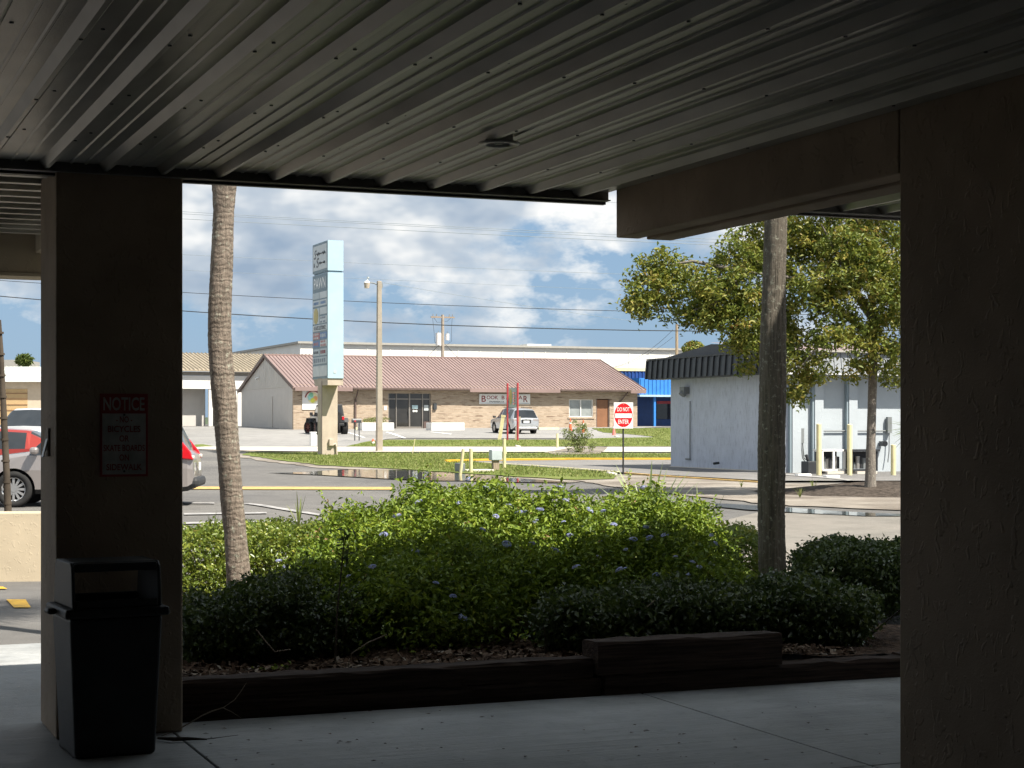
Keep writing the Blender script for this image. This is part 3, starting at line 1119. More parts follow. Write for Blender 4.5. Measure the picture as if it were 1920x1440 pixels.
# hood: two cheeks, a rounded top and a back lip, open front and back
for s_ in (-1, 1):
    x_ = s_ * (hw - 0.008)
    pts_ = [(-0.225, 0.746), (0.215, 0.746), (0.190, 0.95), (0.155, 0.972), (-0.165, 0.972), (-0.200, 0.95)]
    hood.prism([(p[0], p[1]) for p in pts_], 'x', x_ - s_ * t_, x_)
hood.box((-hw + 0.026, -0.165, 0.955), (hw - 0.026, 0.155, 0.972))
hood.box((-hw + 0.026, -0.20, 0.925), (hw - 0.026, -0.165, 0.968))
hood.box((-hw + 0.026, 0.155, 0.925), (hw - 0.026, 0.19, 0.968))
hood.box((-hw + 0.026, -0.225, 0.746), (hw - 0.026, -0.205, 0.785))
hood.box((-hw + 0.026, 0.195, 0.746), (hw - 0.026, 0.215, 0.785))
hood.build('hood', m_black, tcn, bevel=0.008)
MB().box((-hw - 0.075, -0.05, 0.708), (-hw - 0.03, 0.05, 0.738)).build('handle', m_black, tcn, bevel=0.012)
MB().box((hw + 0.03, -0.05, 0.708), (hw + 0.045, 0.05, 0.738)).build('handle', m_black, tcn, bevel=0.006)

# twigs on the concrete
def ground_pt(px, py, z=0.012):
    d = F * (EYE - z) / (py - HOR)
    return Vector(((px - 960) / F * d, d, z))


br = MB()
br.tube([ground_pt(296, 1384), ground_pt(325, 1386, .018), ground_pt(352, 1385, .016), ground_pt(388, 1386, .012)], [0.006, 0.011, 0.010, 0.004], 7)
br.tube([ground_pt(384, 1386), ground_pt(410, 1383), ground_pt(447, 1378)], [0.003, 0.002, 0.001], 5)
o = br.build('twig', m_stem)
tag(o, 'short dark twig lying on the concrete beside the trash can', 'twig')
br = MB()
g0 = ground_pt(302, 1380, 0.01)
br.tube([g0, W(330, 1370, 9.30), W(360, 1353, 9.33), W(378, 1342, 9.36), W(398, 1333, 9.40), W(418, 1327, 9.42)], [0.002, 0.003, 0.004, 0.004, 0.004, 0.003], 6)
br.tube([W(418, 1327, 9.42), W(435, 1335, 9.4), W(452, 1346, 9.38)], [0.003, 0.002, 0.001], 5)
br.tube([W(418, 1327, 9.42), W(440, 1312, 9.46), W(452, 1296, 9.50), W(462, 1280, 9.55)], [0.0025, 0.002, 0.0015, 0.001], 5)
o = br.build('dry_branch', m_twig)
tag(o, 'pale thin dry branch leaning against the dark planter timber', 'branch')
# scattered leaf litter
N = 70
cs = np.zeros((N * 4, 3))
fs = np.arange(N * 4).reshape(N, 4)
for i in range(N):
    p = ground_pt(random.uniform(380, 1670), random.uniform(1315, 1438), 0.004)
    a_ = random.uniform(0, 6.28)
    s_ = random.uniform(0.006, 0.022)
    e1 = Vector((math.cos(a_), math.sin(a_), 0)) * s_
    e2 = Vector((-math.sin(a_), math.cos(a_), 0)) * s_ * 0.5
    for k_, q in enumerate((p - e1, p - e2 + Vector((0, 0, .003)), p + e1, p + e2 + Vector((0, 0, .003)))):
        cs[i * 4 + k_] = q
o = fastmesh('leaf_litter', cs, fs, m_chip, None, np.repeat(rng.random(N) * 0.6, 4))
tag(o, 'scattered dry leaf fragments on the concrete walkway', 'leaves', None, 'stuff')

# ------------------------------------------------------------------ planter: timbers and mulch bed
tb = thing('timber_edging', 'dark weathered railroad tie edging around the planter bed', 'planter edging', O, A)


def timber(u0, u1, v0, v1, z0, z1, seed):
    r_ = random.Random(seed)
    n = max(6, int((u1 - u0) / 0.12))
    mb = MB()
    prof_n = 8
    vs, fs = [], []
    for i in range(n + 1):
        u = u0 + (u1 - u0) * i / n
        c = [(v0, z0), (v1, z0), (v1, z1 - 0.012), (v1 - 0.014, z1), (v0 + 0.016, z1), (v0, z1 - 0.018), (v0, (z0 + z1) / 2 + 0.02), (v0 + 0.004, (z0 + z1) / 2)]
        for (a, b) in c:
            vs.append((u, a + r_.uniform(-0.006, 0.006), b + (r_.uniform(-0.006, 0.006) if b > z0 else 0)))
    for i in range(n):
        for j in range(prof_n):
            fs.append((i * prof_n + j, i * prof_n + (j + 1) % prof_n, (i + 1) * prof_n + (j + 1) % prof_n, (i + 1) * prof_n + j))
    fs += [tuple(reversed(range(prof_n))), tuple(range(n * prof_n, (n + 1) * prof_n))]
    mb.add(vs, fs)
    return mb.build('timber', m_timber, tb)


vt = 0.31
def tcol(px):
    return along(uv(O, 0, vt), px)


def tht(px, py):
    t = tcol(px)
    y = uv(O, t, vt).y
    return EYE - (py - HOR) * y / F


timber(-0.62, tcol(1128), vt, vt + 0.2, -0.05, 0.105, 1)
timber(-0.62, tcol(1114), vt + 0.012, vt + 0.21, 0.108, 0.225, 2)
timber(tcol(1131), tcol(1700), vt - 0.03, vt + 0.19, -0.05, 0.125, 3)
timber(tcol(1117), tcol(1462), vt - 0.035, vt + 0.20, 0.128, 0.325, 4)
timber(tcol(1703), tcol(1703) + 2.4, vt - 0.02, vt + 0.19, -0.05, 0.13, 5)
# mulch bed: a gently uneven sheet
nu, nv_ = 70, 46
u0_, u1_, v0_, v1_ = -0.62, 6.2, vt + 0.15, 8.2
vs = np.zeros((nu * nv_, 3))
bedz = {}
def bed_z(u, v):
    return 0.17 - 0.025 * (v - vt) + 0.02 * math.sin(u * 3.1 + v * 1.3) + 0.012 * math.sin(u * 9 + v * 7) - 0.05 * (u > 3.6) * min(1, (u - 3.6))
for i in range(nu):
    for j in range(nv_):
        v = v0_ + (v1_ - v0_) * j / (nv_ - 1)
        ul_ = max(-0.62, along(uv(O, 0, v), 205))
        u = ul_ + (u1_ - ul_) * i / (nu - 1)
        p = uv(O, u, v)
        edge = min(1.0, (v1_ - v) / 0.6)
        z = (bed_z(u, v) + random.uniform(-0.008, 0.008)) * edge + (1 - edge) * (gz(p.y) - 0.02)
        vs[i * nv_ + j] = (p.x, p.y, z)
fs = np.array([(i * nv_ + j, (i + 1) * nv_ + j, (i + 1) * nv_ + j + 1, i * nv_ + j + 1) for i in range(nu - 1) for j in range(nv_ - 1)])
struct(fastmesh('planting_bed', vs, fs, m_mulch, None, None, True), 'brown mulch bed behind the timber edging')
# bark chips
N = 9000
uu = rng.uniform(u0_, 4.6, N)
vv = vt + 0.2 + rng.random(N) ** 1.6 * 2.6
cs = np.zeros((N, 4, 3))
for i in range(N):
    uu[i] = max(uu[i], along(uv(O, 0, vv[i]), 215), -0.6)
    p = uv(O, uu[i], vv[i], bed_z(uu[i], vv[i]) + 0.008)
    d1 = Vector(rng.normal(size=3)); d1.z *= 0.35; d1.normalize()
    d2 = d1.cross(Vector((rng.normal() * .3, rng.normal() * .3, 1))).normalized()
    l_ = rng.uniform(0.012, 0.04); w_ = l_ * rng.uniform(0.2, 0.5)
    for k_, q in enumerate((p - d1 * l_ - d2 * w_, p + d1 * l_ - d2 * w_, p + d1 * l_ + d2 * w_, p - d1 * l_ + d2 * w_)):
        cs[i, k_] = q
o = fastmesh('bark_chips', cs.reshape(-1, 3), np.arange(N * 4).reshape(N, 4), m_chip, None, np.repeat(rng.random(N), 4))
tag(o, 'loose bark chips and dry leaves covering the planter bed', 'mulch', None, 'stuff')

# ------------------------------------------------------------------ brick shop building
BO = at(550, 122)
BZ = BO.z
BLEN = along(BO, 1195)
BDEP = 15.2
def bz(u, v, py):
    return EYE - (py - HOR) * uv(BO, u, v).y / F - BZ
def bu(px, v=0.0):
    return along(uv(BO, 0, v), px)
shop = thing('brick_shop', 'long low tan brick shop building with brown metal gable roof', 'building', BO, A)
EAVE = bz(0, 0, 724)
RIDGE = bz(0, BDEP / 2, 668)
OH = 0.52
dd = bu(728), bu(808)
w_u = bu(1067), bu(1112)
d2_u = bu(1118), bu(1143)
zt = EAVE + 0.12
DT = bz(bu(770), 0, 738)
WT, WB = bz(bu(1090), 0, 749), bz(bu(1090), 0, 782)
D2T = bz(bu(1130), 0, 748)
# front wall built round its openings
mb = MB()
base_z = -0.8
for (a, b, z0, z1) in ((0, dd[0], base_z, zt), (dd[0], dd[1], DT, zt), (dd[1], w_u[0], base_z, zt), (w_u[0], w_u[1], base_z, WB), (w_u[0], w_u[1], WT, zt),
                       (w_u[1], d2_u[0], base_z, zt), (d2_u[0], d2_u[1], D2T, zt), (d2_u[1], BLEN, base_z, zt)):
    mb.box((a, 0, z0), (b, 0.25, z1))
mb.box((BLEN - 0.25, 0.251, base_z), (BLEN, BDEP, zt))
mb.build('brick_wall', m_brick, shop)
MB().box((0, 0.251, base_z), (0.22, BDEP, EAVE - 0.02)).build('side_wall', m_gablewall, shop)
MB().box((0.23, BDEP - 0.25, base_z), (BLEN - 0.26, BDEP, zt)).build('back_wall', m_gablewall, shop)
# gable infill siding
gp = [(0.0, EAVE - 0.018), (BDEP, EAVE - 0.018), (BDEP / 2, RIDGE - 0.12)]
MB().prism(gp, 'x', -0.03, 0.2).build('gable_siding', m_gable, shop)
MB().prism(gp, 'x', BLEN - 0.2, BLEN + 0.03).build('gable_siding', m_gable, shop)
for i in range(1, 26):
    v = BDEP * i / 26
    h = EAVE - 0.02 + (RIDGE - EAVE - 0.15) * (1 - abs(v - BDEP / 2) / (BDEP / 2))
    if h - EAVE > 0.2:
        MB().box((-0.045, v - 0.02, EAVE), (-0.028, v + 0.02, h)).build('batten', m_gable, shop)
# door recess lines on the gable end, vent and flood lamp
MB().box((-0.06, 5.6, base_z), (-0.005, 5.85, 2.4)).build('downpipe', m_gable, shop)
MB().box((-0.07, BDEP / 2 - 0.15, EAVE + 0.55), (-0.03, BDEP / 2 + 0.35, EAVE + 1.5)).build('gable_vent', m_gable, shop)
MB().cyl((-0.3, BDEP / 2 + 2.0, EAVE + 0.72), (-0.05, BDEP / 2 + 2.0, EAVE + 0.85), 0.11, 0.07, n=10).build('flood_lamp', m_white, shop)
# roof slopes with standing ribs
slope = math.atan2(RIDGE - EAVE, BDEP / 2)
rf = MB()
th = 0.10
for sgn in (0, 1):
    e_v = -OH if sgn == 0 else BDEP + OH
    e_z = EAVE - OH * math.tan(slope)
    a = [(-0.15, e_v, e_z), (BLEN + 0.45, e_v, e_z), (BLEN + 0.45, BDEP / 2, RIDGE), (-0.15, BDEP / 2, RIDGE)]
    rf.add(a + [(p[0], p[1], p[2] + th) for p in a], [(0, 1, 2, 3), (4, 5, 6, 7), (0, 1, 5, 4), (1, 2, 6, 5), (2, 3, 7, 6), (3, 0, 4, 7)])
ro = rf.build('roof', m_roofpink, shop)
MB().box((-0.2, BDEP / 2 - 0.16, RIDGE + 0.06), (BLEN + 0.5, BDEP / 2 + 0.16, RIDGE + 0.17)).build('ridge_cap', m_roofpink, ro)
rb = MB()
nr = int((BLEN + 0.9) / 0.275)
for i in range(nr + 1):
    u = -0.13 + i * (BLEN + 0.57) / nr
    e_z = EAVE - OH * math.tan(slope) + th
    rb.add([(u - 0.03, -OH, e_z), (u + 0.03, -OH, e_z), (u + 0.03, BDEP / 2, RIDGE + th), (u - 0.03, BDEP / 2, RIDGE + th),
            (u - 0.015, -OH, e_z + 0.05), (u + 0.015, -OH, e_z + 0.05), (u + 0.015, BDEP / 2, RIDGE + th + 0.05), (u - 0.015, BDEP / 2, RIDGE + th + 0.05)],
           [(4, 5, 6, 7), (0, 1, 5, 4), (1, 2, 6, 5), (3, 0, 4, 7)])
o = rb.build('roof_ribs', m_rib, ro)
o['kind'] = 'stuff'
# barge boards
for ux in (-0.2, BLEN + 0.46):
    mb = MB()
    e_z = EAVE - OH * math.tan(slope)
    for (v0, z0, v1, z1) in ((-OH, e_z, BDEP / 2, RIDGE), (BDEP + OH, e_z, BDEP / 2, RIDGE)):
        mb.add([(ux, v0, z0 - 0.1), (ux + 0.04, v0, z0 - 0.1), (ux + 0.04, v1, z1 - 0.1), (ux, v1, z1 - 0.1), (ux, v0, z0 + 0.17), (ux + 0.04, v0, z0 + 0.17), (ux + 0.04, v1, z1 + 0.17), (ux, v1, z1 + 0.17)],
               [(0, 1, 2, 3), (4, 5, 6, 7), (0, 1, 5, 4), (1, 2, 6, 5), (2, 3, 7, 6), (3, 0, 4, 7)])
    mb.build('barge_board', m_gutter, shop)
e_z = EAVE - OH * math.tan(slope)
for (a, b, pink) in ((bu(553, -OH), bu(661, -OH), True), (bu(661, -OH) + 0.02, bu(880, -OH), False), (bu(880, -OH) + 0.02, bu(1050, -OH), True), (bu(1050, -OH) + 0.02, bu(1182, -OH), False)):
    if pink:
        MB().box((a, -OH - 0.10, e_z - 0.17), (b, -OH - 0.02, e_z + 0.09)).build('fascia', m_roofpink, shop)
    else:
        MB().box((a, -OH - 0.16, e_z - 0.04), (b, -OH - 0.02, e_z + 0.08)).build('gutter', m_gutter, shop)
MB().box((bu(1182, -OH), -OH - 0.08, e_z - 0.17), (BLEN + 0.45, -OH - 0.02, e_z + 0.09)).build('fascia', m_roofpink, shop)
MB().box((0.0, -OH + 0.02, e_z - 0.05), (BLEN, -0.01, e_z - 0.02)).build('soffit', m_gutter, shop)
# downspouts
for px in (666, 1162):
    u = bu(px)
    mb = MB().box((u - 0.06, -0.11, base_z), (u + 0.06, -0.01, EAVE - 0.9))
    mb.cyl((u, -0.06, EAVE - 0.95), (u + (0.1 if px < 900 else 0.55), -OH + 0.05, e_z + 0.0), 0.05, n=8)
    mb.build('downspout', m_gutter, shop)
# entrance: dark glazed front with two door leaves
ent = MB()
gy = 0.16
u0, u1 = dd
DB = bz(bu(770), 0, 803.5)
pane_o = MB().box((u0 + 0.04, gy, DB), (u1 - 0.04, gy + 0.03, DT)).build('entrance_glazing', m_doordark, shop)
fr = [(u0, 0.09), (u0 + (u1 - u0) * 0.185, 0.07), (u0 + (u1 - u0) * 0.49, 0.10), (u0 + (u1 - u0) * 0.80, 0.07), (u1 - 0.08, 0.08)]
for (u, w_) in fr:
    MB().box((u, gy - 0.07, DB), (u + w_, gy - 0.002, DT)).build('mullion', m_alum, pane_o)
MB().box((u0 + 0.1, gy - 0.06, DT - 0.42), (u1 - 0.09, gy - 0.004, DT - 0.35)).build('transom', m_alum, pane_o)
MB().box((u0 + (u1 - u0) * 0.21, gy - 0.06, DB), (u0 + (u1 - u0) * 0.79, gy - 0.004, DB + 0.14)).build('kick_rail', m_alum, pane_o)
MB().box((u0 + (u1 - u0) * 0.84, gy - 0.05, DB), (u1 - 0.09, gy - 0.005, DB + 0.5)).build('lower_panel', m_gutter, pane_o)
uq = u0 + (u1 - u0) * 0.64
MB().box((uq - 0.22, gy - 0.02, DB + 1.42), (uq + 0.22, gy - 0.004, DB + 1.66)).build('door_notice', M('pale_blue_notice', (0.55, 0.75, 0.80), 0.5), pane_o, bevel=0.02)
for s_ in (-0.1, 0.1):
    MB().cyl((uq + s_, gy - 0.02, DB + 1.25), (uq + s_, gy - 0.004, DB + 1.25), 0.085, n=14).build('door_notice', m_white, pane_o)
uq = u0 + (u1 - u0) * 0.905
MB().box((uq - 0.17, gy - 0.02, DB + 1.28), (uq + 0.17, gy - 0.004, DB + 1.68)).build('door_notice', m_panelw, pane_o, bevel=0.02)
MB().cyl((u0 + (u1 - u0) * 0.485, gy - 0.14, DB + 0.9), (u0 + (u1 - u0) * 0.485, gy - 0.14, DB + 1.4), 0.025, n=8).build('door_handle', m_metal, pane_o)
MB().box((u0 + 0.2, -0.14, DB - 0.4), (u1, 0.1, DB - 0.02)).build('threshold', m_side, shop)
uq = bu(772)
MB().box((uq - 0.28, -0.05, bz(uq, 0, 731.5)), (uq + 0.28, -0.005, bz(uq, 0, 725.5))).build('house_number_plate', m_white, shop)
# brown side door
MB().box((d2_u[0] + 0.09, 0.12, bz(d2_u[0], 0, 804)), (d2_u[1] - 0.09, 0.17, D2T - 0.06)).build('door', m_door, shop)
for (a, b) in ((d2_u[0], d2_u[0] + 0.088), (d2_u[1] - 0.088, d2_u[1])):
    MB().box((a, 0.06, base_z), (b, 0.20, D2T)).build('door_frame', m_gutter, shop)
MB().box((d2_u[0], -0.01, bz(d2_u[0], 0, 804.5) - 0.3), (d2_u[1], 0.3, bz(d2_u[0], 0, 804.5))).build('door_step', m_side, shop)
# window
wnd = MB().box((w_u[0] + 0.06, 0.13, WB + 0.05), (w_u[1] - 0.06, 0.16, WT - 0.05)).build('window', m_winfar, shop)
mb = MB()
mb.box((w_u[0], 0.06, WB), (w_u[0] + 0.06, 0.18, WT)).box((w_u[1] - 0.06, 0.06, WB), (w_u[1], 0.18, WT)).box((w_u[0] + 0.061, 0.06, WT - 0.05), (w_u[1] - 0.061, 0.18, WT)).box((w_u[0] + 0.061, 0.06, WB), (w_u[1] - 0.061, 0.18, WB + 0.05))
mb.box(((w_u[0] + w_u[1]) / 2 - 0.035, 0.07, WB + 0.051), ((w_u[0] + w_u[1]) / 2 + 0.035, 0.125, WT - 0.051))
mb.build('window_frame', m_white, wnd)
MB().box((w_u[0] - 0.1, -0.06, WB - 0.12), (w_u[1] + 0.1, 0.0, WB - 0.01)).build('window_sill', m_brick, wnd)
# small fittings on the wall
u = bu(815)
MB().box((u - 0.12, -0.13, 1.35 + (DB)), (u + 0.12, -0.005, 1.8 + DB)).build('letter_box', m_char, shop)
u = bu(722.5)
MB().box((u - 0.10, -0.02, DB + 1.3), (u + 0.10, -0.005, DB + 1.6)).build('wall_notice', m_white, shop)

# shop sign
s0, s1 = bu(898), bu(993)
zz = bz(s0, 0, 757.5), bz(s0, 0, 738.5)
sg = thing('shop_sign', 'white shop sign board with maroon BOOK BAZAAR letters on brick wall', 'sign', uv(BO, (s0 + s1) / 2, -0.03, BZ + (zz[0] + zz[1]) / 2), A)
sw, sh = s1 - s0, zz[1] - zz[0]
MB().box((-sw / 2, -0.06, -sh / 2), (sw / 2, 0.0, sh / 2)).build('board', m_signwhite, sg)
MB().box((-sw / 2 + .06, -0.07, -sh / 2 + .05), (sw / 2 - .06, -0.062, -sh / 2 + .08)).build('rule', m_paleink, sg)
zc = 0.08
for t_, x_, w_, h_, dz_ in (('B', -0.415, 0.085, 0.62, -0.06), ('OOK', -0.245, 0.225, 0.36, 0.07), ('B', -0.035, 0.055, 0.36, 0.07), ('AZAA', 0.185, 0.33, 0.36, 0.07), ('R', 0.41, 0.085, 0.62, -0.06)):
    lettering(t_, sw * w_, sh * h_, m_maroon, sg, (x_ * sw, -0.064, zc * sh + dz_ * sh), EXl, EZl, 0.0, 0.012)
lettering('PAPERBACK', sw * 0.30, sh * 0.14, m_ink, sg, (-0.155 * sw, -0.064, -0.27 * sh), EXl, EZl, 0.0, 0.02)

# round logo banner on the left end of the brick wall
b0, b1 = bu(566.5), bu(603)
z0, z1 = bz(b0, 0, 768), bz(b0, 0, 733)
bn = thing('wall_banner', 'white wall banner with a round coloured emblem behind the black jeep', 'banner', uv(BO, (b0 + b1) / 2, -0.02, BZ + (z0 + z1) / 2), A)
bw, bh = b1 - b0, z1 - z0
MB().box((-bw / 2, -0.03, -bh / 2), (bw / 2, 0.0, bh / 2)).build('board', m_signwhite, bn)
for i, (x_, z_, r_, c_) in enumerate(((0.05, 0.13, 0.30, (0.75, 0.72, 0.45)), (-0.07, 0.16, 0.17, (0.35, 0.68, 0.66)), (0.16, 0.10, 0.13, (0.80, 0.38, 0.16)), (0.03, 0.0, 0.13, (0.72, 0.72, 0.12)), (-0.05, 0.30, 0.12, (0.25, 0.60, 0.42)))):
    MB().cyl((x_ * bw, -0.034 - i * 0.004, z_ * bh), (x_ * bw, -0.031, z_ * bh), r_ * bh, n=20).build('emblem', M('emblem_colour', c_, 0.5), bn)
arc = [(0.05 * bw + 0.43 * bh * math.cos(t), -0.06, 0.10 * bh + 0.40 * bh * math.sin(t)) for t in np.linspace(R(8), R(172), 18)]
MB().tube(arc, 0.045, 6).build('arc_mark', M('arc_red', (0.30, 0.10, 0.08), 0.5), bn)

# white box planters in front of the shop
def planter(px0, px1, d, top, bot, label):
    a, b = at(px0, d), at(px1, d)
    h = (bot - top) * d / F
    zb = EYE - (bot - HOR) * d / F
    w = along(a, px1)
    t = thing('box_planter', label, 'planter', (a.x, a.y, zb), A, 'white planters by the shop door')
    MB().box((0, 0, -0.2), (w, 1.1, h)).build('planter_box', m_white, t, bevel=0.03)
    MB().box((0.08, 0.08, h - 0.02), (w - 0.08, 1.02, h + 0.02)).build('soil', m_mulch, t)
    return t, w, h


pa, paw, pah = planter(679, 739, 119.5, 792.5, 806.0, 'white box planter with a low shrub left of the entrance')
planter(809, 871, 119.5, 792.5, 807.5, 'empty white box planter right of the glass entrance')

# wheel stops
for (px, py, w_, lab) in ((667, 806.5, 2.0, 'yellow wheel stop in front of the shrub planter'), (1010, 806.5, 1.5, 'yellow wheel stop beside the silver car')):
    p = GP(px, py)
    o = MB().prism([(-0.1, 0.02), (0.1, 0.02), (0.06, 0.2), (-0.06, 0.2)], 'x', 0, w_).build('wheel_stop', m_paleyel, None, p, A)
    tag(o, lab, 'wheel stop', 'yellow wheel stops')

# ------------------------------------------------------------------ buildings behind
def gable_box(name, label, o, u0, u1, dep, zb, wall_h, mat):
    t = thing(name, label, 'building', o, A)
    return t


# wide white warehouse behind the brick shop
wo_ = at(600, 172)
wh = thing('warehouse', 'long white flat-fronted warehouse rising behind the brick shop roof', 'building', wo_, A)
L_ = along(wo_, 1330)
ztop = EYE + (HOR - 645) * 172 / F - wo_.z
slp = 0.0
MB().box((-2, 0, -2), (L_, 40, ztop)).build('wall', m_whitewall, wh)
MB().box((-2.3, -0.3, ztop + 0.01), (L_ + 0.3, 40.3, ztop + 0.22)).build('roof', m_greyroof, wh)
for i in range(18):
    MB().box((i * L_ / 18, -0.05, ztop - 7), (i * L_ / 18 + 0.06, -0.005, ztop - 0.05)).build('wall_seam', m_whitewall, wh)
MB().box((along(wo_, 1003), 2, ztop + 0.23), (along(wo_, 1048), 4, ztop + 0.5)).build('roof_light', m_white, wh)

# tan-roofed building behind on the left
to_ = at(230, 140)
tl = thing('tan_roofed_building', 'low building with tan corrugated roof and white front behind the palm', 'building', to_, A)
L2 = along(to_, 700)
def tz(u, py, v=0):
    return EYE - (py - HOR) * uv(to_, u, v).y / F - to_.z
e1 = tz(6, 694)
MB().add([(-1, -0.6, e1), (L2, -0.6, e1), (L2, 9, e1 + 1.75), (-1, 9, e1 + 1.75), (-1, -0.6, e1 - 0.12), (L2, -0.6, e1 - 0.12), (L2, 9, e1 + 1.6), (-1, 9, e1 + 1.6)],
         [(0, 1, 2, 3), (4, 5, 6, 7), (0, 1, 5, 4), (1, 2, 6, 5), (2, 3, 7, 6), (3, 0, 4, 7)]).build('roof', m_taupe_roof, tl)
rbm = MB()
for i in range(int(L2 / 0.33)):
    u = i * 0.33
    rbm.add([(u - .05, -0.62, e1 + .01), (u + .05, -0.62, e1 + .01), (u + .05, 9, e1 + 1.76), (u - .05, 9, e1 + 1.76), (u, -0.62, e1 + .10), (u, 9, e1 + 1.85)], [(0, 4, 5, 3), (4, 1, 2, 5), (0, 1, 4)])
o = rbm.build('roof_ribs', m_taupe_roof, tl)
o['kind'] = 'stuff'
MB().box((-1, 0.0, tz(6, 704)), (L2, 0.3, e1 - 0.13)).build('eave_shade_band', m_greyroof, tl)  # grey band stands in for the shade under the eave
MB().box((-1, -0.15, tz(6, 729)), (along(to_, 470), 0.2, tz(6, 704.5))).build('white_band', m_whitewall, tl)
for k_, (a, b) in enumerate(((along(to_, 150), along(to_, 300)), (along(to_, 300) + .05, along(to_, 391)), (along(to_, 397), along(to_, 470)))):
    MB().box((a, 1.2, -1.5), (b, 1.4, tz(6, 728))).build('shutter_wall', m_gablewall, tl)
for px in (391, 445, 300):
    MB().box((along(to_, px), -0.1, -1.5), (along(to_, px) + 0.32, 0.2, tz(6, 729.2))).build('post', m_whitewall, tl)
MB().box((along(to_, 397) + .35, -0.05, -1.5), (along(to_, 445) - .02, 0.15, tz(6, 729.5))).build('front_panel', m_whitewall, tl)

# blue building between the shop and the white block
bo = at(1186, 142)
bb = thing('blue_building', 'blue corrugated metal building squeezed behind the do not enter sign', 'building', bo, A)
def blz(u, py, v=0):
    return EYE - (py - HOR) * uv(bo, u, v).y / F - bo.z
def bbu(px, v=0):
    return along(uv(bo, 0, v), px)
L3 = bbu(1330)
ztp = blz(0.5, 696)
MB().box((-2.0, 0, -1.5), (L3, 8, ztp)).build('wall', m_navy, bb)
MB().box((-2.2, -0.1, ztp + 0.005), (L3, 8, ztp + 0.25)).build('roof_edge', m_paleyel, bb)
for i in range(30):
    MB().box((-2.0 + i * 0.32, -0.06, blz(1, 740)), (-1.86 + i * 0.32, -0.003, ztp - 0.02)).build('corrugation', m_navy, bb)
fr_v = -1.8
a_, b_ = bbu(1199, fr_v), bbu(1300, fr_v)
MB().box((a_, fr_v, blz(1, 740, fr_v)), (b_, -0.1, blz(1, 709, fr_v))).build('awning_front', m_blue, bb)
for i in range(12):
    x_ = a_ + 0.1 + i * 0.35
    MB().box((x_, fr_v - 0.05, blz(1, 739, fr_v)), (x_ + 0.07, fr_v - 0.003, blz(1, 710, fr_v))).build('corrugation', m_blue, bb)
MB().box((a_ - 0.1, fr_v - 0.25, blz(1, 744, fr_v)), (b_, fr_v + 0.2, blz(1, 740.3, fr_v))).build('awning_lip', m_pylon, bb)
for px in (1228, 1290):
    x_ = bbu(px, fr_v)
    MB().box((x_ - 0.09, fr_v, -1.2), (x_ + 0.09, fr_v + 0.18, blz(1, 744.3, fr_v))).build('awning_post', m_blue, bb)
MB().box((bbu(1231, -0.02), -0.06, blz(3, 786)), (bbu(1290, -0.02), -0.02, blz(3, 752))).build('window', m_doordark, bb)
MB().box((bbu(1231, -0.02), -0.08, blz(3, 757)), (bbu(1290, -0.02), -0.062, blz(3, 752))).build('red_sign', m_red, bb)

# self-storage row at the far left
so = at(-120, 112)
st = thing('storage_row', 'beige storage garage row with pale mint metal roof at the left edge', 'building', so, R(3))
L4 = 12
def sz(py):
    return EYE - (py - HOR) * 112 / F - so.z
MB().box((0, 0, -1), (L4, 8, sz(716))).build('wall', m_storage, st)
rfm = MB().add([(-.3, -.5, sz(713)), (L4 + .3, -.5, sz(713)), (L4 + .3, 4, sz(713) + 1.0), (-.3, 4, sz(713) + 1.0), (-.3, 8.5, sz(713)), (L4 + .3, 8.5, sz(713))], [(0, 1, 2, 3), (3, 2, 5, 4)])
rfm.build('roof', m_mint, st)
rr_ = MB()
for i in range(26):
    u = i * 0.5
    rr_.add([(u - .03, -.5, sz(713)), (u + .03, -.5, sz(713)), (u + .03, 4, sz(713) + 1.0), (u - .03, 4, sz(713) + 1.0), (u, -.5, sz(713) + .06), (u, 4, sz(713) + 1.06)], [(0, 4, 5, 3), (4, 1, 2, 5)])
rr_.build('roof_ribs', m_greyroof, st)['kind'] = 'stuff'
MB().box((-.3, -.55, sz(716)), (L4 + .3, -.45, sz(711.5))).build('gutter', m_white, st)
for i in range(4):
    x_ = 1.0 + i * 3.05 - 0.2
    dp = MB().box((x_, -0.02, -0.9), (x_ + 1.9, 0.05, sz(729)))
    do = dp.build('garage_door', m_storedoor, st)
    for j in range(4):
        z_ = sz(729) - 0.3 - j * 0.36
        MB().box((x_, -0.05, z_), (x_ + 1.9, -0.022, z_ + 0.03)).build('door_panel_joint', m_door, do)
wbk = at(-400, 150)
o = MB().box((0, 0, -1), (20, 6, EYE + (HOR - 674) * 150 / F - wbk.z)).build('distant_wall', m_greyroof, None, wbk, R(2))
tag(o, 'long flat brown-grey block behind the storage garages', 'building')

# ------------------------------------------------------------------ white service block at the right
KN = Vector((8.22, 53.2, 0))
KN.z = gz(53.2)
bk = thing('service_block', 'small white stucco block with charcoal metal mansard behind the tree', 'building', KN, A)
LV, LU = 7.4, 9.0
HB = 3.15
MB().box((0, 0.0, -0.5), (0.2, LV, HB + 0.6)).build('stained_wall', m_boothw, bk)
MB().box((0.201, 0.002, -0.5), (LU, 0.22, HB + 0.6)).build('front_wall', m_booth2, bk)
MB().box((0.2, LV - 0.2, -0.5), (LU, LV, HB + 0.6)).build('rear_wall', m_booth2, bk)
MB().box((-0.06, -0.02, -0.5), (-0.001, LV, 0.10)).build('plinth', m_side, bk)
KOH = 0.62
zb_, zt_ = HB - 0.08, HB + 0.55
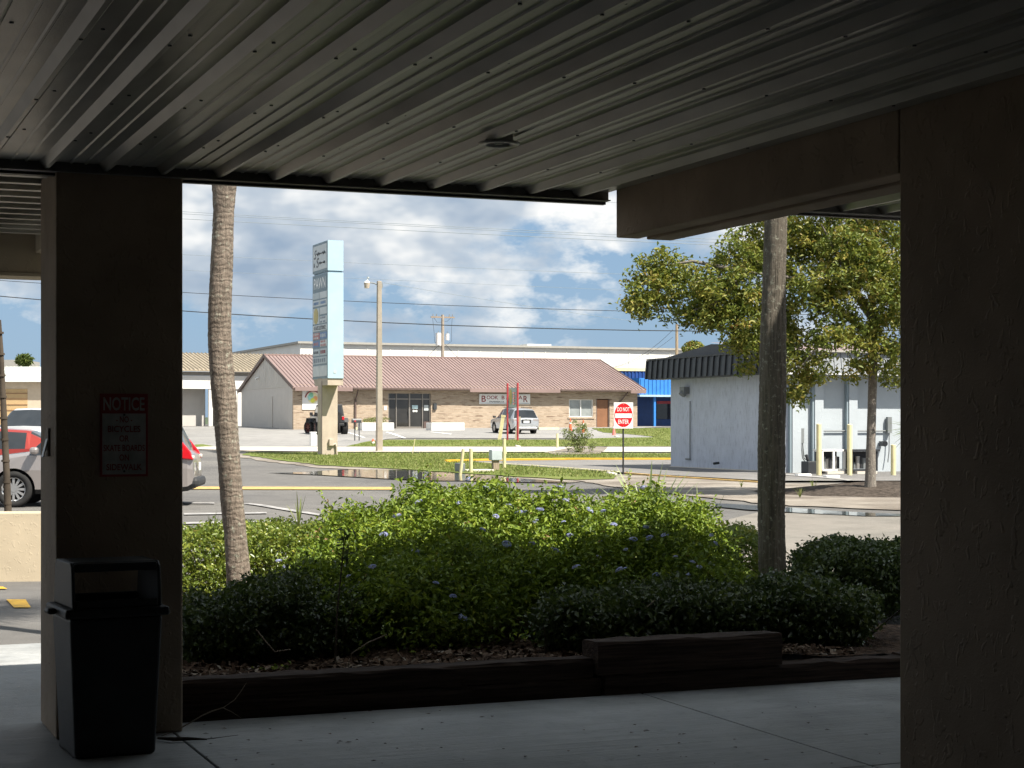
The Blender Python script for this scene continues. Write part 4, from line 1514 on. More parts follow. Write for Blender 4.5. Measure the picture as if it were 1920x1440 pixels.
# mansard panels: left side strip by strip, and the front
n = 22
for i in range(n):
    v0 = -KOH + i * (LV + 2 * KOH) / n
    v1 = v0 + (LV + 2 * KOH) / n
    MB().add([(-KOH, v0 + .02, zb_), (-KOH, v1 - .02, zb_), (-KOH + .05, v1 - .02, zt_), (-KOH + .05, v0 + .02, zt_), (-KOH + .05, v0 + .02, zb_), (-KOH + .05, v1 - .02, zb_), (-KOH + .2, v1 - .02, zt_), (-KOH + .2, v0 + .02, zt_)],
             [(0, 1, 2, 3), (4, 5, 6, 7), (0, 1, 5, 4), (1, 2, 6, 5), (2, 3, 7, 6), (3, 0, 4, 7)]).build('mansard_panel', m_char, bk)
    MB().add([(-KOH - .05, v1 - .035, zb_), (-KOH - .05, v1 + .035, zb_), (-KOH + .0, v1 + .035, zt_), (-KOH + .0, v1 - .035, zt_), (-KOH + .06, v1 - .015, zb_), (-KOH + .06, v1 + .015, zb_), (-KOH + .2, v1 + .015, zt_), (-KOH + .2, v1 - .015, zt_)],
             [(0, 1, 2, 3), (4, 5, 6, 7), (0, 1, 5, 4), (1, 2, 6, 5), (2, 3, 7, 6), (3, 0, 4, 7)]).build('batten', m_char2, bk)
n = 38
for i in range(n):
    a = -KOH + 0.0 + i * (LU + KOH) / n
    b = a + (LU + KOH) / n
    MB().add([(a + .012, -KOH, zb_), (b - .012, -KOH, zb_), (b - .012, -KOH + .1, zt_), (a + .012, -KOH + .1, zt_), (a + .012, -KOH + .05, zb_), (b - .012, -KOH + .05, zb_), (b - .012, -KOH + .15, zt_), (a + .012, -KOH + .15, zt_)],
             [(0, 1, 2, 3), (4, 5, 6, 7), (0, 1, 5, 4), (1, 2, 6, 5), (2, 3, 7, 6), (3, 0, 4, 7)]).build('mansard_panel', m_mans_front, bk)
MB().box((-KOH + .2, -KOH + .16, zb_ + .2), (LU, LV + KOH, zt_ - .03)).build('roof_deck', m_char2, bk)
MB().box((-KOH - .03, -KOH - .03, zt_ + .002), (LU, -KOH + .22, zt_ + .06)).build('coping', m_greyroof, bk)
MB().box((-KOH - .0, -KOH + .225, zt_ + .004), (-KOH + .26, LV + KOH, zt_ + .06)).build('coping', m_char2, bk)
MB().box((-KOH + .02, -KOH - .02, zb_ - .05), (LU, -KOH + .08, zb_ - .003)).build('drip_edge', m_white, bk)
MB().box((-KOH + .06, -KOH + .09, zb_ - .02), (LU, -.003, zb_ + .01)).build('soffit', m_mans_front, bk)
MB().box((-KOH + .06, 0.0, zb_ - .02), (-.003, LV + KOH - .05, zb_ + .01)).build('soffit', m_char, bk)
# low gable roof behind the mansard
MB().prism([(-0.2, zt_ + .06), (LV + 0.2, zt_ + .06), (LV * 0.55, zt_ + 0.42)], 'x', -0.25, LU).build('low_roof', m_char, bk)
MB().add([(-0.3, -0.3, zt_ + .07), (LU, -0.3, zt_ + .07), (LU, LV * .55, zt_ + .47), (-0.3, LV * .55, zt_ + .47)], [(0, 1, 2, 3)]).build('roof_sheet', m_roofpink, bk)
# pilasters on the front
def ku(px):
    return along(KN, px)
for px in (1481, 1523, 1587):
    u = ku(px)
    mb = MB().box((u, -0.16, -0.4), (u + 0.30, -0.002, HB - 0.1))
    mb.build('pilaster', m_booth2, bk)
    MB().box((u - 0.07, -0.13, -0.4), (u - 0.004, -0.004, HB - 0.12)).build('pilaster_edge', m_pilaster, bk)
# conduits, pipes and lamp
v_c = LV * 0.80
MB().tube([(-0.05, v_c, 0.42), (-0.05, v_c, 0.35), (-0.05, v_c, 2.3)], 0.018, 8).tube([(-0.05, v_c, 0.37), (-0.05, v_c + 0.3, 0.37)], 0.028, 8).build('conduit', m_greydark, bk)
MB().box((-0.22, v_c + 0.12, 2.55), (-0.01, v_c + 0.42, 2.78)).cyl((-0.22, v_c + .27, 2.5), (-0.06, v_c + .27, 2.72), 0.12, 0.1, n=10).build('wall_lamp', m_greydark, bk)
MB().tube([(-0.1, LV * .52, 0.28), (-0.3, LV * .52, 0.26)], 0.04, 8).build('pipe_stub', m_char2, bk)
u = ku(1500)
MB().box((u - 0.22, -0.10, 0.0), (u - 0.16, -0.03, 1.7)).build('conduit', m_greydark, bk)
MB().box((u - 0.08, -0.14, 0.95), (u + 0.06, -0.03, 1.4)).build('switch_box', m_greydark, bk)
for (a, b, c) in ((0.0, 0.3, 0.15), (0.05, 0.45, 0.25)):
    MB().tube([(u - 0.02 + a, -0.1, 0.95), (u + 0.02 + a, -0.12, 0.5), (u + b, -0.12, c), (u + b + 0.3, -0.12, c)], 0.02, 6).build('cable', m_greydark, bk)
u = ku(1536)
MB().cyl((u, -0.06, 1.32), (ku(1668), -0.06, 1.32), 0.022, n=6).build('conduit', m_greydark, bk)
u = ku(1664)
MB().box((u - 0.08, -0.14, 1.25), (u + 0.07, -0.03, 1.75)).build('switch_box', m_greydark, bk)
MB().tube([(u, -0.1, 1.25), (u - 0.02, -0.12, 0.7), (u - 0.08, -0.14, 0.35)], 0.02, 6).build('cable', m_greydark, bk)
u = ku(1650)
MB().box((u - 0.06, -0.22, 0.85), (u + 0.06, -0.03, 1.0)).cyl((u - .02, -.3, .92), (u + .02, -.2, .95), 0.09, n=10).build('wall_lamp', m_char, bk)

# compressor units on concrete feet
def condenser(px0, px1, label, seed, openf):
    d = 52.2
    a = at(px0, d)
    w = along(a, px1)
    t = thing('condenser_unit', label, 'condenser', (a.x, a.y, gz(d)), A, 'condenser units beside the white block')
    for x_ in (0.12, w - 0.42):
        MB().box((x_, -0.12, -0.05), (x_ + 0.32, 0.55, 0.13)).build('concrete_foot', m_side, t)
    z0, z1 = 0.135, 0.78
    mb = MB()
    if openf:
        for (x0, x1) in ((0, 0.06), (w - 0.06, w), (w * .46, w * .54)):
            mb.box((x0, 0, z0), (x1, 0.05, z1))
        mb.box((0, 0, z1 - .06), (w, 0.5, z1)).box((0, 0, z0), (w, 0.5, z0 + .06))
        mb.build('casing', m_white, t)
    else:
        for (x0, x1) in ((0, 0.05), (w - 0.05, w)):
            mb.box((x0, 0, z0), (x1, 0.05, z1 - .05))
        mb.box((-.05, -0.05, z1 - .06), (w + .05, 0.5, z1)).box((0, 0, z0), (w, 0.5, z0 + .05))
        mb.build('casing', m_char2, t)
    MB().box((0.05, 0.42, z0 + .06), (w - .05, 0.46, z1 - .07)).build('coil', m_char2, t)
    r_ = random.Random(seed)
    for i in range(7):
        x_ = 0.12 + (w - 0.24) * i / 6
        h_ = r_.uniform(0.18, 0.42)
        MB().cyl((x_, 0.24, z0 + .07), (x_, 0.24, z0 + .06 + h_), r_.uniform(0.04, 0.09), n=9).build('compressor_part', [m_char2, m_greydark, m_metal][i % 3], t)
    return t


condenser(1541, 1586, 'white framed condenser unit between two pale yellow bollards', 1, True)
condenser(1597, 1646, 'black topped condenser unit right of the tall bollards', 2, False)
o = MB().cbox((0, 0, 0.2), (0.5, 0.4, 0.45)).cyl((-.1, 0, .4), (-.2, 0, .62), .05, n=8).build('pump', m_char2, None, at(1522, 52.4), A, bevel=0.05)
tag(o, 'small dark pump tucked by the bollard left of the condensers', 'pump')
for (px, top, bot, lab) in ((1535.5, 799, 898, 'tall pale yellow bollard left of the white framed condenser'), (1593, 800, 898, 'tall pale yellow bollard between the two condensers'), (1675, 837, 897, 'short pale yellow bollard next to the broad pillar')):
    d = 51.0
    p = at(px, d)
    h = (bot - top) * d / F
    t = thing('bollard', lab, 'bollard', p, 0, 'pale yellow bollards by the service block')
    MB().cyl((0, 0, -0.1), (0, 0, h), 0.075, n=14).build('post', m_paleyel, t)
    MB().cyl((0, 0, h), (0, 0, h + 0.02), 0.075, 0.04, n=14).build('cap', m_paleyel, t)
for (px, py, lab) in ((1506, 896, 'white concrete block lying left under the wall cables'), (1559, 899, 'white concrete block in front of the condenser')):
    o = MB().box((-.22, -.1, 0), (.22, .1, .12)).build('concrete_block', m_white, None, GP(px, py), A, bevel=0.015)
    tag(o, lab, 'block', 'white concrete blocks')
stripe('white_line', [(1470, 893), (1560, 899), (1600, 905), (1590, 906), (1550, 901), (1470, 895)], m_roadwhite, 0.07)

# ------------------------------------------------------------------ pylon sign
PO = at(604, 80)
py_ = thing('pylon_sign', 'tall pale blue pylon sign with tenant panels on a cream stem', 'sign', PO, A)
SWU, SWV = along(PO, 633), 0.75
MB().box((0, 0, -0.3), (SWU, SWV, 4.0)).build('stem', m_cream, py_, bevel=0.01)
MB().box((-0.012, 0.0, -0.3), (-0.002, 0.06, 3.4)).build('corner_trim', m_rib, py_)
BXV = 2.45
v0b = SWV / 2 - BXV / 2 - 0.08
nb = uv(PO, 0, v0b)
bu0 = along(nb, 615)
bu1 = along(nb, 644)
dnb = uv(PO, bu0, v0b).y
def pz(py):
    return EYE - (py - HOR) * dnb / F - PO.z
zt0, zsep, zb0, zc0 = pz(450), pz(508.5), pz(709), pz(722)
box_u = MB().box((bu0, v0b, zsep + 0.04), (bu1, v0b + BXV, zt0)).build('top_cabinet', m_pylon, py_)
box_l = MB().box((bu0, v0b, zb0), (bu1, v0b + BXV, zsep - 0.04)).build('main_cabinet', m_pylon, py_)
MB().box((bu0 + .05, v0b + .05, zsep - 0.04), (bu1 - .05, v0b + BXV - .05, zsep + 0.04)).build('cabinet_gap', m_pyframe, py_)
MB().prism([(v0b + 0.05, zb0 - 0.005), (v0b + BXV - 0.05, zb0 - 0.005), (v0b + BXV - 0.35, zc0), (v0b + 0.05, zc0)], 'x', bu0 + 0.0, bu1).build('cream_base', m_cream, py_)
# tenant panels on the narrow-angle face (normal -u). local 2-D: x runs from far edge to near edge
fx = Vector((0, -1, 0))
fz = Vector((0, 0, 1))
def ppt(s, z):
    return Vector((bu0, v0b + BXV - s * BXV, z))
def panel(s0, s1, za, zb, mat, name='panel', off=0.03, par=None):
    return MB().box((bu0 - off, v0b + BXV - s1 * BXV, za), (bu0 - 0.002, v0b + BXV - s0 * BXV, zb)).build(name, mat, par or py_)
def ptext(t, s, z, w, h, mat, par, off=0.036, bold=0.008, shear=0.0):
    return lettering(t, w, h, mat, par, ppt(s, z), fx, fz, off, bold, shear=shear)
HH = zsep - zb0
fp = panel(0.0, 1.0, zsep + 0.06, zt0 - 0.02, m_pyframe, 'panel_frame', 0.02)
pt = panel(0.05, 0.95, zsep + 0.16, zt0 - 0.12, m_panelw)
hh = zt0 - zsep
ptext('S', 0.20, zsep + hh * 0.64, BXV * 0.17, hh * 0.30, m_ink, pt, shear=0.3)
ptext('&', 0.13, zsep + hh * 0.30, BXV * 0.10, hh * 0.14, m_ink, pt)
ptext('S', 0.36, zsep + hh * 0.36, BXV * 0.18, hh * 0.32, m_ink, pt, shear=0.2)
def script(s0, s1, z, amp, waves):
    P_ = []
    for t in np.linspace(0, 1, 40):
        P_.append(ppt(s0 + (s1 - s0) * t + 0.012 * math.sin(t * waves * 6.28 * 2), z + amp * math.sin(t * waves * 6.28) * (0.6 + 0.4 * math.sin(t * 9))) + Vector((-0.04, 0, 0)))
    MB().tube(P_, 0.018, 4).build('script_mark', m_ink, pt)
script(0.30, 0.88, zsep + hh * 0.64, hh * 0.055, 6)
script(0.47, 0.86, zsep + hh * 0.33, hh * 0.045, 5)
fp2 = panel(0.0, 1.0, zb0 + 0.02, zsep - 0.06, m_pyframe, 'panel_frame', 0.02)
def rz(f):                                      # fraction from the top of the main cabinet
    return zsep - 0.06 - f * (HH - 0.08)
def inkbars(n, s0, s1, zc, h, mat, par, seed):
    r_ = random.Random(seed)
    x = s0
    for i in range(n):
        w = (s1 - s0) / n * r_.uniform(0.45, 0.8)
        k = r_.uniform(0.7, 1.0)
        MB().box((bu0 - 0.040, v0b + BXV - (x + w) * BXV, zc - h * k / 2), (bu0 - 0.034, v0b + BXV - x * BXV, zc + h * k / 2)).build('print_mark', mat, par)
        x += (s1 - s0) / n


def row(f0, f1, cells):
    for (s0, s1, bgm, t, ink, hgt, sh) in cells:
        p = panel(s0, s1, rz(f1) + 0.02, rz(f0) - 0.02, bgm, off=0.032)
        if t:
            n_ = len(t)
            for i, ln in enumerate(t):
                zc = rz(f0) - (rz(f0) - rz(f1)) * (i + 0.5) / n_
                if ln in ('PAWN', 'ATLANTIC ELECTRONICS'):
                    ptext(ln, (s0 + s1) / 2, zc, (s1 - s0) * BXV * 0.84, hgt * (rz(f0) - rz(f1)) / n_, ink, p, 0.038, 0.014)
                else:
                    inkbars(int(ln), s0 + 0.05, s1 - 0.05, zc, hgt * (rz(f0) - rz(f1)) / n_, ink, p, int(f0 * 1000) + i)
row(0.01, 0.155, [(0.04, 0.96, m_pyframe, ['PAWN'], m_signwhite, 0.72, 0)])
row(0.165, 0.235, [(0.04, 0.49, m_panel, None, None, 0, 0), (0.51, 0.96, m_panelw, None, None, 0, 0)])
row(0.24, 0.305, [(0.04, 0.49, m_panelw, ['5'], m_blueink, 0.5, 0), (0.51, 0.96, m_panelw, ['4'], m_blueink, 0.5, 0)])
row(0.315, 0.475, [(0.04, 0.46, m_panelw, None, None, 0, 0)])
row(0.315, 0.39, [(0.50, 0.96, m_panelw, None, None, 0, 0)])
row(0.40, 0.475, [(0.50, 0.96, m_panelw, ['3', '2'], m_paleink, 0.55, 0)])
MB().cyl((bu0 - 0.045, v0b + BXV * 0.75, (rz(0.315) + rz(0.475)) / 2), (bu0 - 0.034, v0b + BXV * 0.75, (rz(0.315) + rz(0.475)) / 2), 0.36, n=20).build('gold_disc', m_gold, py_)
row(0.48, 0.545, [(0.04, 0.96, m_panelw, ['ATLANTIC ELECTRONICS'], m_ink, 0.6, 0)])
row(0.555, 0.625, [(0.04, 0.49, m_pinkink, ['4', '3'], m_panelw, 0.5, 0), (0.51, 0.96, m_blueink, ['4'], m_panelw, 0.5, 0)])
row(0.63, 0.70, [(0.04, 0.49, m_blueink, ['4'], m_pinkink, 0.5, 0), (0.51, 0.96, m_panelw, ['3', '4'], m_pinkink, 0.7, 0)])
row(0.71, 0.785, [(0.04, 0.49, m_panel, ['3'], m_ink, 0.4, 0), (0.51, 0.96, m_panel, ['3'], m_maroon, 0.5, 0)])
row(0.79, 0.865, [(0.04, 0.96, m_panel, ['6'], m_paleink, 0.6, 0)])
row(0.875, 0.985, [(0.04, 0.49, m_panelw, None, None, 0, 0), (0.51, 0.96, m_panelw, None, None, 0, 0)])
MB().cyl((bu0 + (bu1 - bu0) * .45, v0b - 0.01, pz(697)), (bu0 + (bu1 - bu0) * .45, v0b - 0.002, pz(697)), 0.085, n=14).build('access_cap', m_panel, py_)
# electrical box and conduit on the stem
def sx(px):
    return along(PO, px)
def szz(py):
    return EYE - (py - HOR) * 80 / F - PO.z
MB().box((sx(616), -0.14, szz(836)), (sx(624), -0.003, szz(823))).build('meter_box', m_cream, py_, bevel=0.02)
MB().tube([(sx(624), -0.07, szz(834)), (sx(628), -0.07, szz(832)), (sx(630), -0.07, szz(838)), (sx(630.5), -0.07, szz(852)), (sx(631), -0.07, szz(860))], 0.045, 8).build('conduit', m_cream, py_)

# ------------------------------------------------------------------ concrete lamp pole
LO = at(711, 85)
lampp = thing('lamp_pole', 'square concrete pole with a single lamp on a short arm', 'lamp post', LO, A)
def lz_(py):
    return EYE - (py - HOR) * 85 / F - LO.z
ht_ = lz_(527)
frustum(MB(), 0.145, 0.145, -0.3, 0.10, 0.10, ht_).build('pole', m_pole, lampp, bevel=0.02)
ax = -0.62
MB().tube([(-0.1, 0, lz_(534)), (-0.25, 0, lz_(531.5)), (ax, 0, lz_(529.5))], 0.03, 8).build('arm', m_greydark, lampp)
MB().cyl((ax, 0, lz_(531)), (ax, 0, lz_(527.5)), 0.15, 0.10, n=14).build('lamp_head', m_white, lampp)
MB().cyl((ax, 0, lz_(541)), (ax, 0, lz_(531.2)), 0.12, 0.15, n=14).build('lamp_shade', m_cream, lampp)
MB().cyl((ax, 0, lz_(527.5)), (ax + 0.06, 0, lz_(522)), 0.03, n=8).cyl((ax + .06, 0, lz_(522)), (ax + .06, 0, lz_(519.8)), 0.06, n=8).build('photocell', m_panelw, lampp)
MB().box((0.10, -0.04, lz_(540)), (0.17, 0.04, lz_(531))).build('bracket', m_greydark, lampp)

# ------------------------------------------------------------------ utility poles
def upole(px, d, top, label, full):
    o_ = at(px, d)
    t = thing('utility_pole', label, 'utility pole', o_, A)
    h = EYE - (top - HOR) * d / F - o_.z
    MB().cyl((0, 0, -0.5), (0, 0, h), 0.17, 0.12, n=12).build('pole', m_wood if not full else m_pole, t)
    if full:
        MB().box((-1.05, -0.06, h - 0.28), (1.05, 0.06, h - 0.16)).build('crossarm', m_wood, t)
        for x_ in (-0.85, -0.55, 0.6, 0.88):
            MB().cyl((x_, 0, h - 0.16), (x_, 0, h + 0.05), 0.05, 0.03, n=8).build('insulator', m_greydark, t)
        for (x_, r_, z0, z1) in ((-0.42, 0.24, h - 2.6, h - 1.55), (0.38, 0.16, h - 2.15, h - 1.6)):
            tr = MB().cyl((x_, -0.1, z0), (x_, -0.1, z1), r_, n=16).build('transformer', m_white, t)
            MB().cyl((x_, -0.1, z1), (x_, -0.1, z1 + 0.18), 0.03, n=6).build('bushing', m_greydark, tr)
        arcs = [[(-0.85, 0, h - .2), (-0.5, 0, h - .65), (0, 0, h - .62), (0.45, 0, h - .52), (0.7, 0, h - .3)], [(-0.9, 0, h - .25), (-0.8, -.1, h - 1.5), (-0.75, -.1, h - 2.3), (-0.3, 0, h - 2.75)],
                [(0.85, 0, h - .3), (0.75, -.1, h - 1.3), (0.8, 0, h - 2.2), (0.2, 0, h - 2.7)]]
        for a in arcs:
            MB().tube(a, 0.014, 5).build('jumper_wire', m_wire, t)
    return t, h


up, uh = upole(830, 148, 590, 'utility pole with crossarm and two white transformers behind the shop roof', True)
up2, uh2 = upole(1269, 150, 608, 'plain utility pole standing behind the white block', False)

# ------------------------------------------------------------------ power lines
def wire(pts, d, r, mat, label, ext=True, d2=None):
    """pts in photo columns/rows; a sagging cable through them at about depth d"""
    xs = np.array([p[0] for p in pts]); ys = np.array([p[1] for p in pts])
    deg = min(2, len(pts) - 1)
    cf = np.polyfit(xs, ys, deg)
    x0, x1 = (xs[0], xs[-1]) if not ext else (-700, 2500)
    P = []
    for x in np.linspace(x0, x1, 28):
        y = np.polyval(cf, x)
        dd_ = d if d2 is None else d + (d2 - d) * (x - xs[0]) / (xs[-1] - xs[0])
        P.append(W(x, y, dd_))
    o_ = MB().tube(P, r, 5).build('power_line', mat)
    return tag(o_, label, 'cable', 'power lines across the sky')


wire([(347, 340), (445, 345), (1160, 380)], 96, 0.010, m_greywire, 'topmost faint cable just under the soffit edge')
wire([(347, 397), (700, 417), (1155, 440)], 95, 0.013, m_greywire, 'upper cable of the close bundle of three in the sky')
wire([(347, 401), (700, 420), (1155, 444.5)], 95.5, 0.013, m_greywire, 'middle cable of the close bundle of three in the sky')
wire([(347, 410.5), (700, 429), (1155, 451)], 95, 0.015, m_greywire, 'lowest cable of the close bundle of three in the sky')
wire([(347, 477.5), (800, 499), (1180, 514.5)], 96, 0.010, m_greywire, 'thin cable crossing behind the top of the pylon sign')
wire([(347, 506.5), (800, 528), (1160, 544)], 97, 0.008, m_greywire, 'faintest cable passing level with the lamp pole top')
wire([(347, 548.5), (800, 571), (1200, 584)], 95, 0.016, m_wire, 'dark cable second from the bottom across the sky')
wire([(0, 555), (70, 561), (347, 585), (830, 608), (1230, 620.5)], 95, 0.026, m_wire, 'thickest black cable lowest across the sky')
wire([(714, 529), (900, 560), (1217, 606)], 86, 0.010, m_greywire, 'thin service cable sloping from the lamp pole to the right', False, 110)
wire([(1262, 618), (1200, 668), (1120, 692), (1060, 680)], 150, 0.018, m_wire, 'sagging service cable from the plain pole to the shop roof', False)
wire([(1262, 632), (1200, 672), (1140, 692)], 149, 0.014, m_wire, 'lower sagging service cable from the plain pole', False)
wire([(826, 645), (800, 672), (794, 680)], 147, 0.02, m_wire, 'short drop cable on the left of the transformer pole', False)
wire([(834, 645), (850, 662), (868, 680)], 147, 0.02, m_wire, 'short drop cable on the right of the transformer pole', False)

# ------------------------------------------------------------------ DO NOT ENTER sign
DO = at(1168.5, 53)
dn = thing('road_sign', 'square white plate with red disc reading DO NOT ENTER on black post', 'road sign', DO, R(6))
def dz_(py):
    return EYE - (py - HOR) * 53 / F - DO.z
zc_, wd_, hd_ = dz_(779), 36.5 * 53 / F, 49 * 53 / F
MB().cyl((0, 0, -0.2), (0, 0, dz_(770)), 0.028, n=10).build('post', m_carblack, dn)
tl_ = R(2)
sp = MB().cbox((0, -0.045, zc_), (wd_, 0.006, hd_)).build('plate', m_signwhite, dn, bevel=0.002)
mb = MB()
nn = 40
mb.add([(0.47 * wd_ * math.cos(2 * math.pi * i / nn), -0.0505, zc_ + 0.01 + 0.455 * hd_ * math.sin(2 * math.pi * i / nn)) for i in range(nn)], [tuple(range(nn))])
mb.build('red_disc', m_signred, dn)
MB().box((-0.43 * wd_, -0.056, zc_ - 0.075), (0.43 * wd_, -0.052, zc_ + 0.06)).build('white_bar', m_signwhite, dn)
lettering('DO NOT', wd_ * 0.64, hd_ * 0.16, m_signwhite, dn, (0, -0.054, zc_ + hd_ * 0.235), EXl, EZl, 0, 0.012)
lettering('ENTER', wd_ * 0.55, hd_ * 0.16, m_signwhite, dn, (0, -0.054, zc_ - hd_ * 0.24), EXl, EZl, 0, 0.012)
for zz_ in (0.42, -0.42):
    MB().cyl((0, -0.058, zc_ + hd_ * zz_), (0, -0.05, zc_ + hd_ * zz_), 0.012, n=8).build('bolt', m_metal, dn)

# ------------------------------------------------------------------ small street furniture
def post(px, py, top, w, mat, label, cat='marker post', lean=0.0, name='marker_post', group='pale yellow marker posts on the verge'):
    g = GP(px, py)
    h = (py - top) * g.y / F
    o_ = MB().cyl((0, 0, -0.15), (lean * g.y / F, 0, h), w / 2, w / 2 * 0.95, n=8).build(name, mat, None, g)
    return tag(o_, label, cat, group)


post(861.5, 893, 842, 0.10, m_paleyel, 'leaning pale yellow post left of the drain box', lean=7)
post(883, 888, 841, 0.12, m_paleyel, 'upright pale yellow post standing over the drain box')
post(945.5, 880, 824, 0.12, m_paleyel, 'tallest upright pale yellow post on the grass verge')
post(950, 853, 822, 0.07, m_paleyel, 'thin pale yellow rod just behind the tallest post', lean=-4)
post(1045, 841, 813, 0.13, m_paleyel, 'pale yellow post at the edge of the far lot')
post(772, 853, 823, 0.045, m_paleyel, 'thin pale stake leaning in the grass left of the posts', lean=6)
g = GP(929, 884)
t = thing('utility_pedestal', 'small grey utility box on a short post in the verge', 'utility box', g, A)
MB().box((-0.10, -0.08, -0.1), (0.10, 0.08, 0.36)).build('post', m_wood, t)
MB().box((-0.18, -0.14, 0.36), (0.18, 0.14, 0.70)).build('box', m_panel, t, bevel=0.02)
g = GP(893, 886)
t = thing('drain_box', 'low concrete storm drain box at the edge of the puddle', 'drain', g, A)
MB().box((-0.45, -0.3, -0.1), (0.50, 0.35, 0.10)).build('lid', m_side, t, bevel=0.02)
MB().box((-0.62, -0.25, -0.1), (-0.46, 0.3, 0.30)).build('headwall', m_greydark, t, bevel=0.02)
MB().box((-0.40, -0.31, -0.08), (0.4, -0.301, 0.04)).build('opening', m_char2, t)
# red-posted banner sign on the far verge
RO = at(960, 100)
rs = thing('banner_sign', 'weathered banner between two red posts in front of the silver car', 'sign', RO, 0)
def rzz(py):
    return EYE - (py - HOR) * 100 / F - RO.z
def rx(px):
    return (px - 960) / F * 100
MB().cyl((rx(951.5), 0, -0.3), (rx(951.5), 0, rzz(718.5)), 0.055, n=10).build('post', m_red, rs)
MB().cyl((rx(970.5), -0.35, -0.3), (rx(970.5), -0.35, rzz(718)), 0.06, n=10).build('post', m_red, rs)
mb = MB()
a_, b_ = Vector((rx(952.5), 0.02, 0)), Vector((rx(969.5), -0.33, 0))
for (za, zb, m_) in ((rzz(764), rzz(727), 0),):
    mb.add([(a_.x, a_.y, za), (b_.x, b_.y, za), (b_.x, b_.y, zb), (a_.x, a_.y, zb), (a_.x, a_.y + .03, za), (b_.x, b_.y + .03, za), (b_.x, b_.y + .03, zb), (a_.x, a_.y + .03, zb)],
           [(0, 1, 2, 3), (4, 5, 6, 7), (0, 1, 5, 4), (1, 2, 6, 5), (2, 3, 7, 6), (3, 0, 4, 7)])
mb.build('banner', m_panel, rs)
ex_ = (b_ - a_).normalized()
def rpt(s, py):
    p = a_.lerp(b_, s)
    return Vector((p.x, p.y, rzz(py)))
oval = [rpt(0.28, 744) + ex_ * (0.10 * math.cos(t)) + Vector((0, 0, 0.45 * math.sin(t))) + Vector((0, -0.02, 0)) for t in np.linspace(0, 2 * math.pi, 20, endpoint=False)]
MB().add(oval, [tuple(range(20))]).build('emblem', m_gold, rs)
for i, py in enumerate((737, 742, 747, 752, 757)):
    c_ = rpt(0.74, py)
    MB().cbox((c_.x, c_.y - 0.025, c_.z), (0.22 - 0.03 * (i % 2), 0.01, 0.09)).build('print_mark', m_pinkink, rs)
# leaning pale boards beside the banner
g = GP(936, 826)
o = MB().cbox((0.12, 0, 0.72), (0.20, 0.04, 1.5), 0, (0, R(9), 0)).cbox((0.24, -0.01, 1.40), (0.26, 0.05, 0.12), 0, (0, R(9), 0)).build('sign_stake', m_paleyel, None, g)
tag(o, 'leaning pale olive board left of the red banner posts', 'board')
g = GP(968, 826)
o = MB().cbox((0.08, 0.1, 0.68), (0.20, 0.04, 1.4), 0, (0, R(7), 0)).build('sign_stake', m_cream, None, g)
tag(o, 'leaning cream board behind the right red post', 'board')
# white bin, mailbox, toy-like marker, cones
g = GP(587, 836)
o = MB().box((-0.16, -0.12, 0), (0.16, 0.12, 0.68)).box((-0.18, -0.14, 0.68), (0.18, 0.14, 0.74)).build('marker_box', m_white, None, g, A, bevel=0.03)
tag(o, 'small white upright marker box beside the pylon stem', 'marker')
g = GP(669, 827)
t = thing('mailbox', 'dark mailbox with a red flag on two thin posts', 'mailbox', g, A)
hm = (827 - 793) * g.y / F
MB().cyl((-0.12, 0, -0.2), (-0.12, 0, hm), 0.03, n=8).build('post', m_char, t)
MB().cyl((0.14, 0, -0.2), (0.14, 0, hm), 0.03, n=8).build('post', m_char, t)
mb = MB().prism([(-0.12, hm), (0.12, hm), (0.12, hm + 0.16), (0.07, hm + 0.24), (-0.07, hm + 0.24), (-0.12, hm + 0.16)], 'x', -0.28, 0.24)
mb.build('box', m_char, t)
MB().cyl((-0.14, -0.14, hm + 0.1), (-0.14, -0.12, hm + 0.1), 0.06, n=10).build('flag', m_red, t)
g = GP(699.5, 833)
o = MB().cyl((0, 0, 0), (0, 0, 0.16), 0.10, 0.08, n=10).cyl((0, 0, 0.16), (0, 0, 0.3), 0.09, 0.03, n=10, m=1).build('yard_ornament', [m_white, m_cone], None, g)
tag(o, 'tiny white and orange ornament in the grass by the lamp pole', 'ornament')
def cone(px, py, top, mat, label):
    g = GP(px, py)
    h = (py - top) * g.y / F
    t = thing('traffic_cone', label, 'traffic cone', g, 0, 'traffic cones by the brick shop')
    MB().box((-0.19 * h, -0.19 * h, 0), (0.19 * h, 0.19 * h, 0.04 * h)).build('base', mat, t)
    MB().cyl((0, 0, 0.04 * h), (0, 0, h), 0.15 * h, 0.03 * h, n=12).build('cone_body', mat, t)
    MB().cyl((0, 0, 0.55 * h), (0, 0, 0.72 * h), 0.15 * h - 0.12 * h * .53 + .012, 0.15 * h - 0.12 * h * .71 + .012, n=12).build('reflective_band', m_white, t)
cone(1151, 816.5, 792, m_conepink, 'faded pink traffic cone beside the do not enter sign')
cone(1069.5, 808, 784, m_cone, 'left one of two orange cones behind the flowering shrub')
cone(1093.5, 812, 787, m_cone, 'right one of two orange cones behind the flowering shrub')
# pale rubble pieces in the verge
for (px, py, lab) in ((971, 838.5, 'small white scrap lying in the grass under the red posts'), (1157, 820, 'small white stone on the lawn below the pink cone'), (1147, 891.5, 'pale stone at the end of the near lane kerb')):
    o = MB().cbox((0, 0, 0.05), (0.3, 0.2, 0.10), 0, (0.1, 0.15, 0.4)).build('stone', m_side, None, GP(px, py), 0, bevel=0.04)
    tag(o, lab, 'stone')

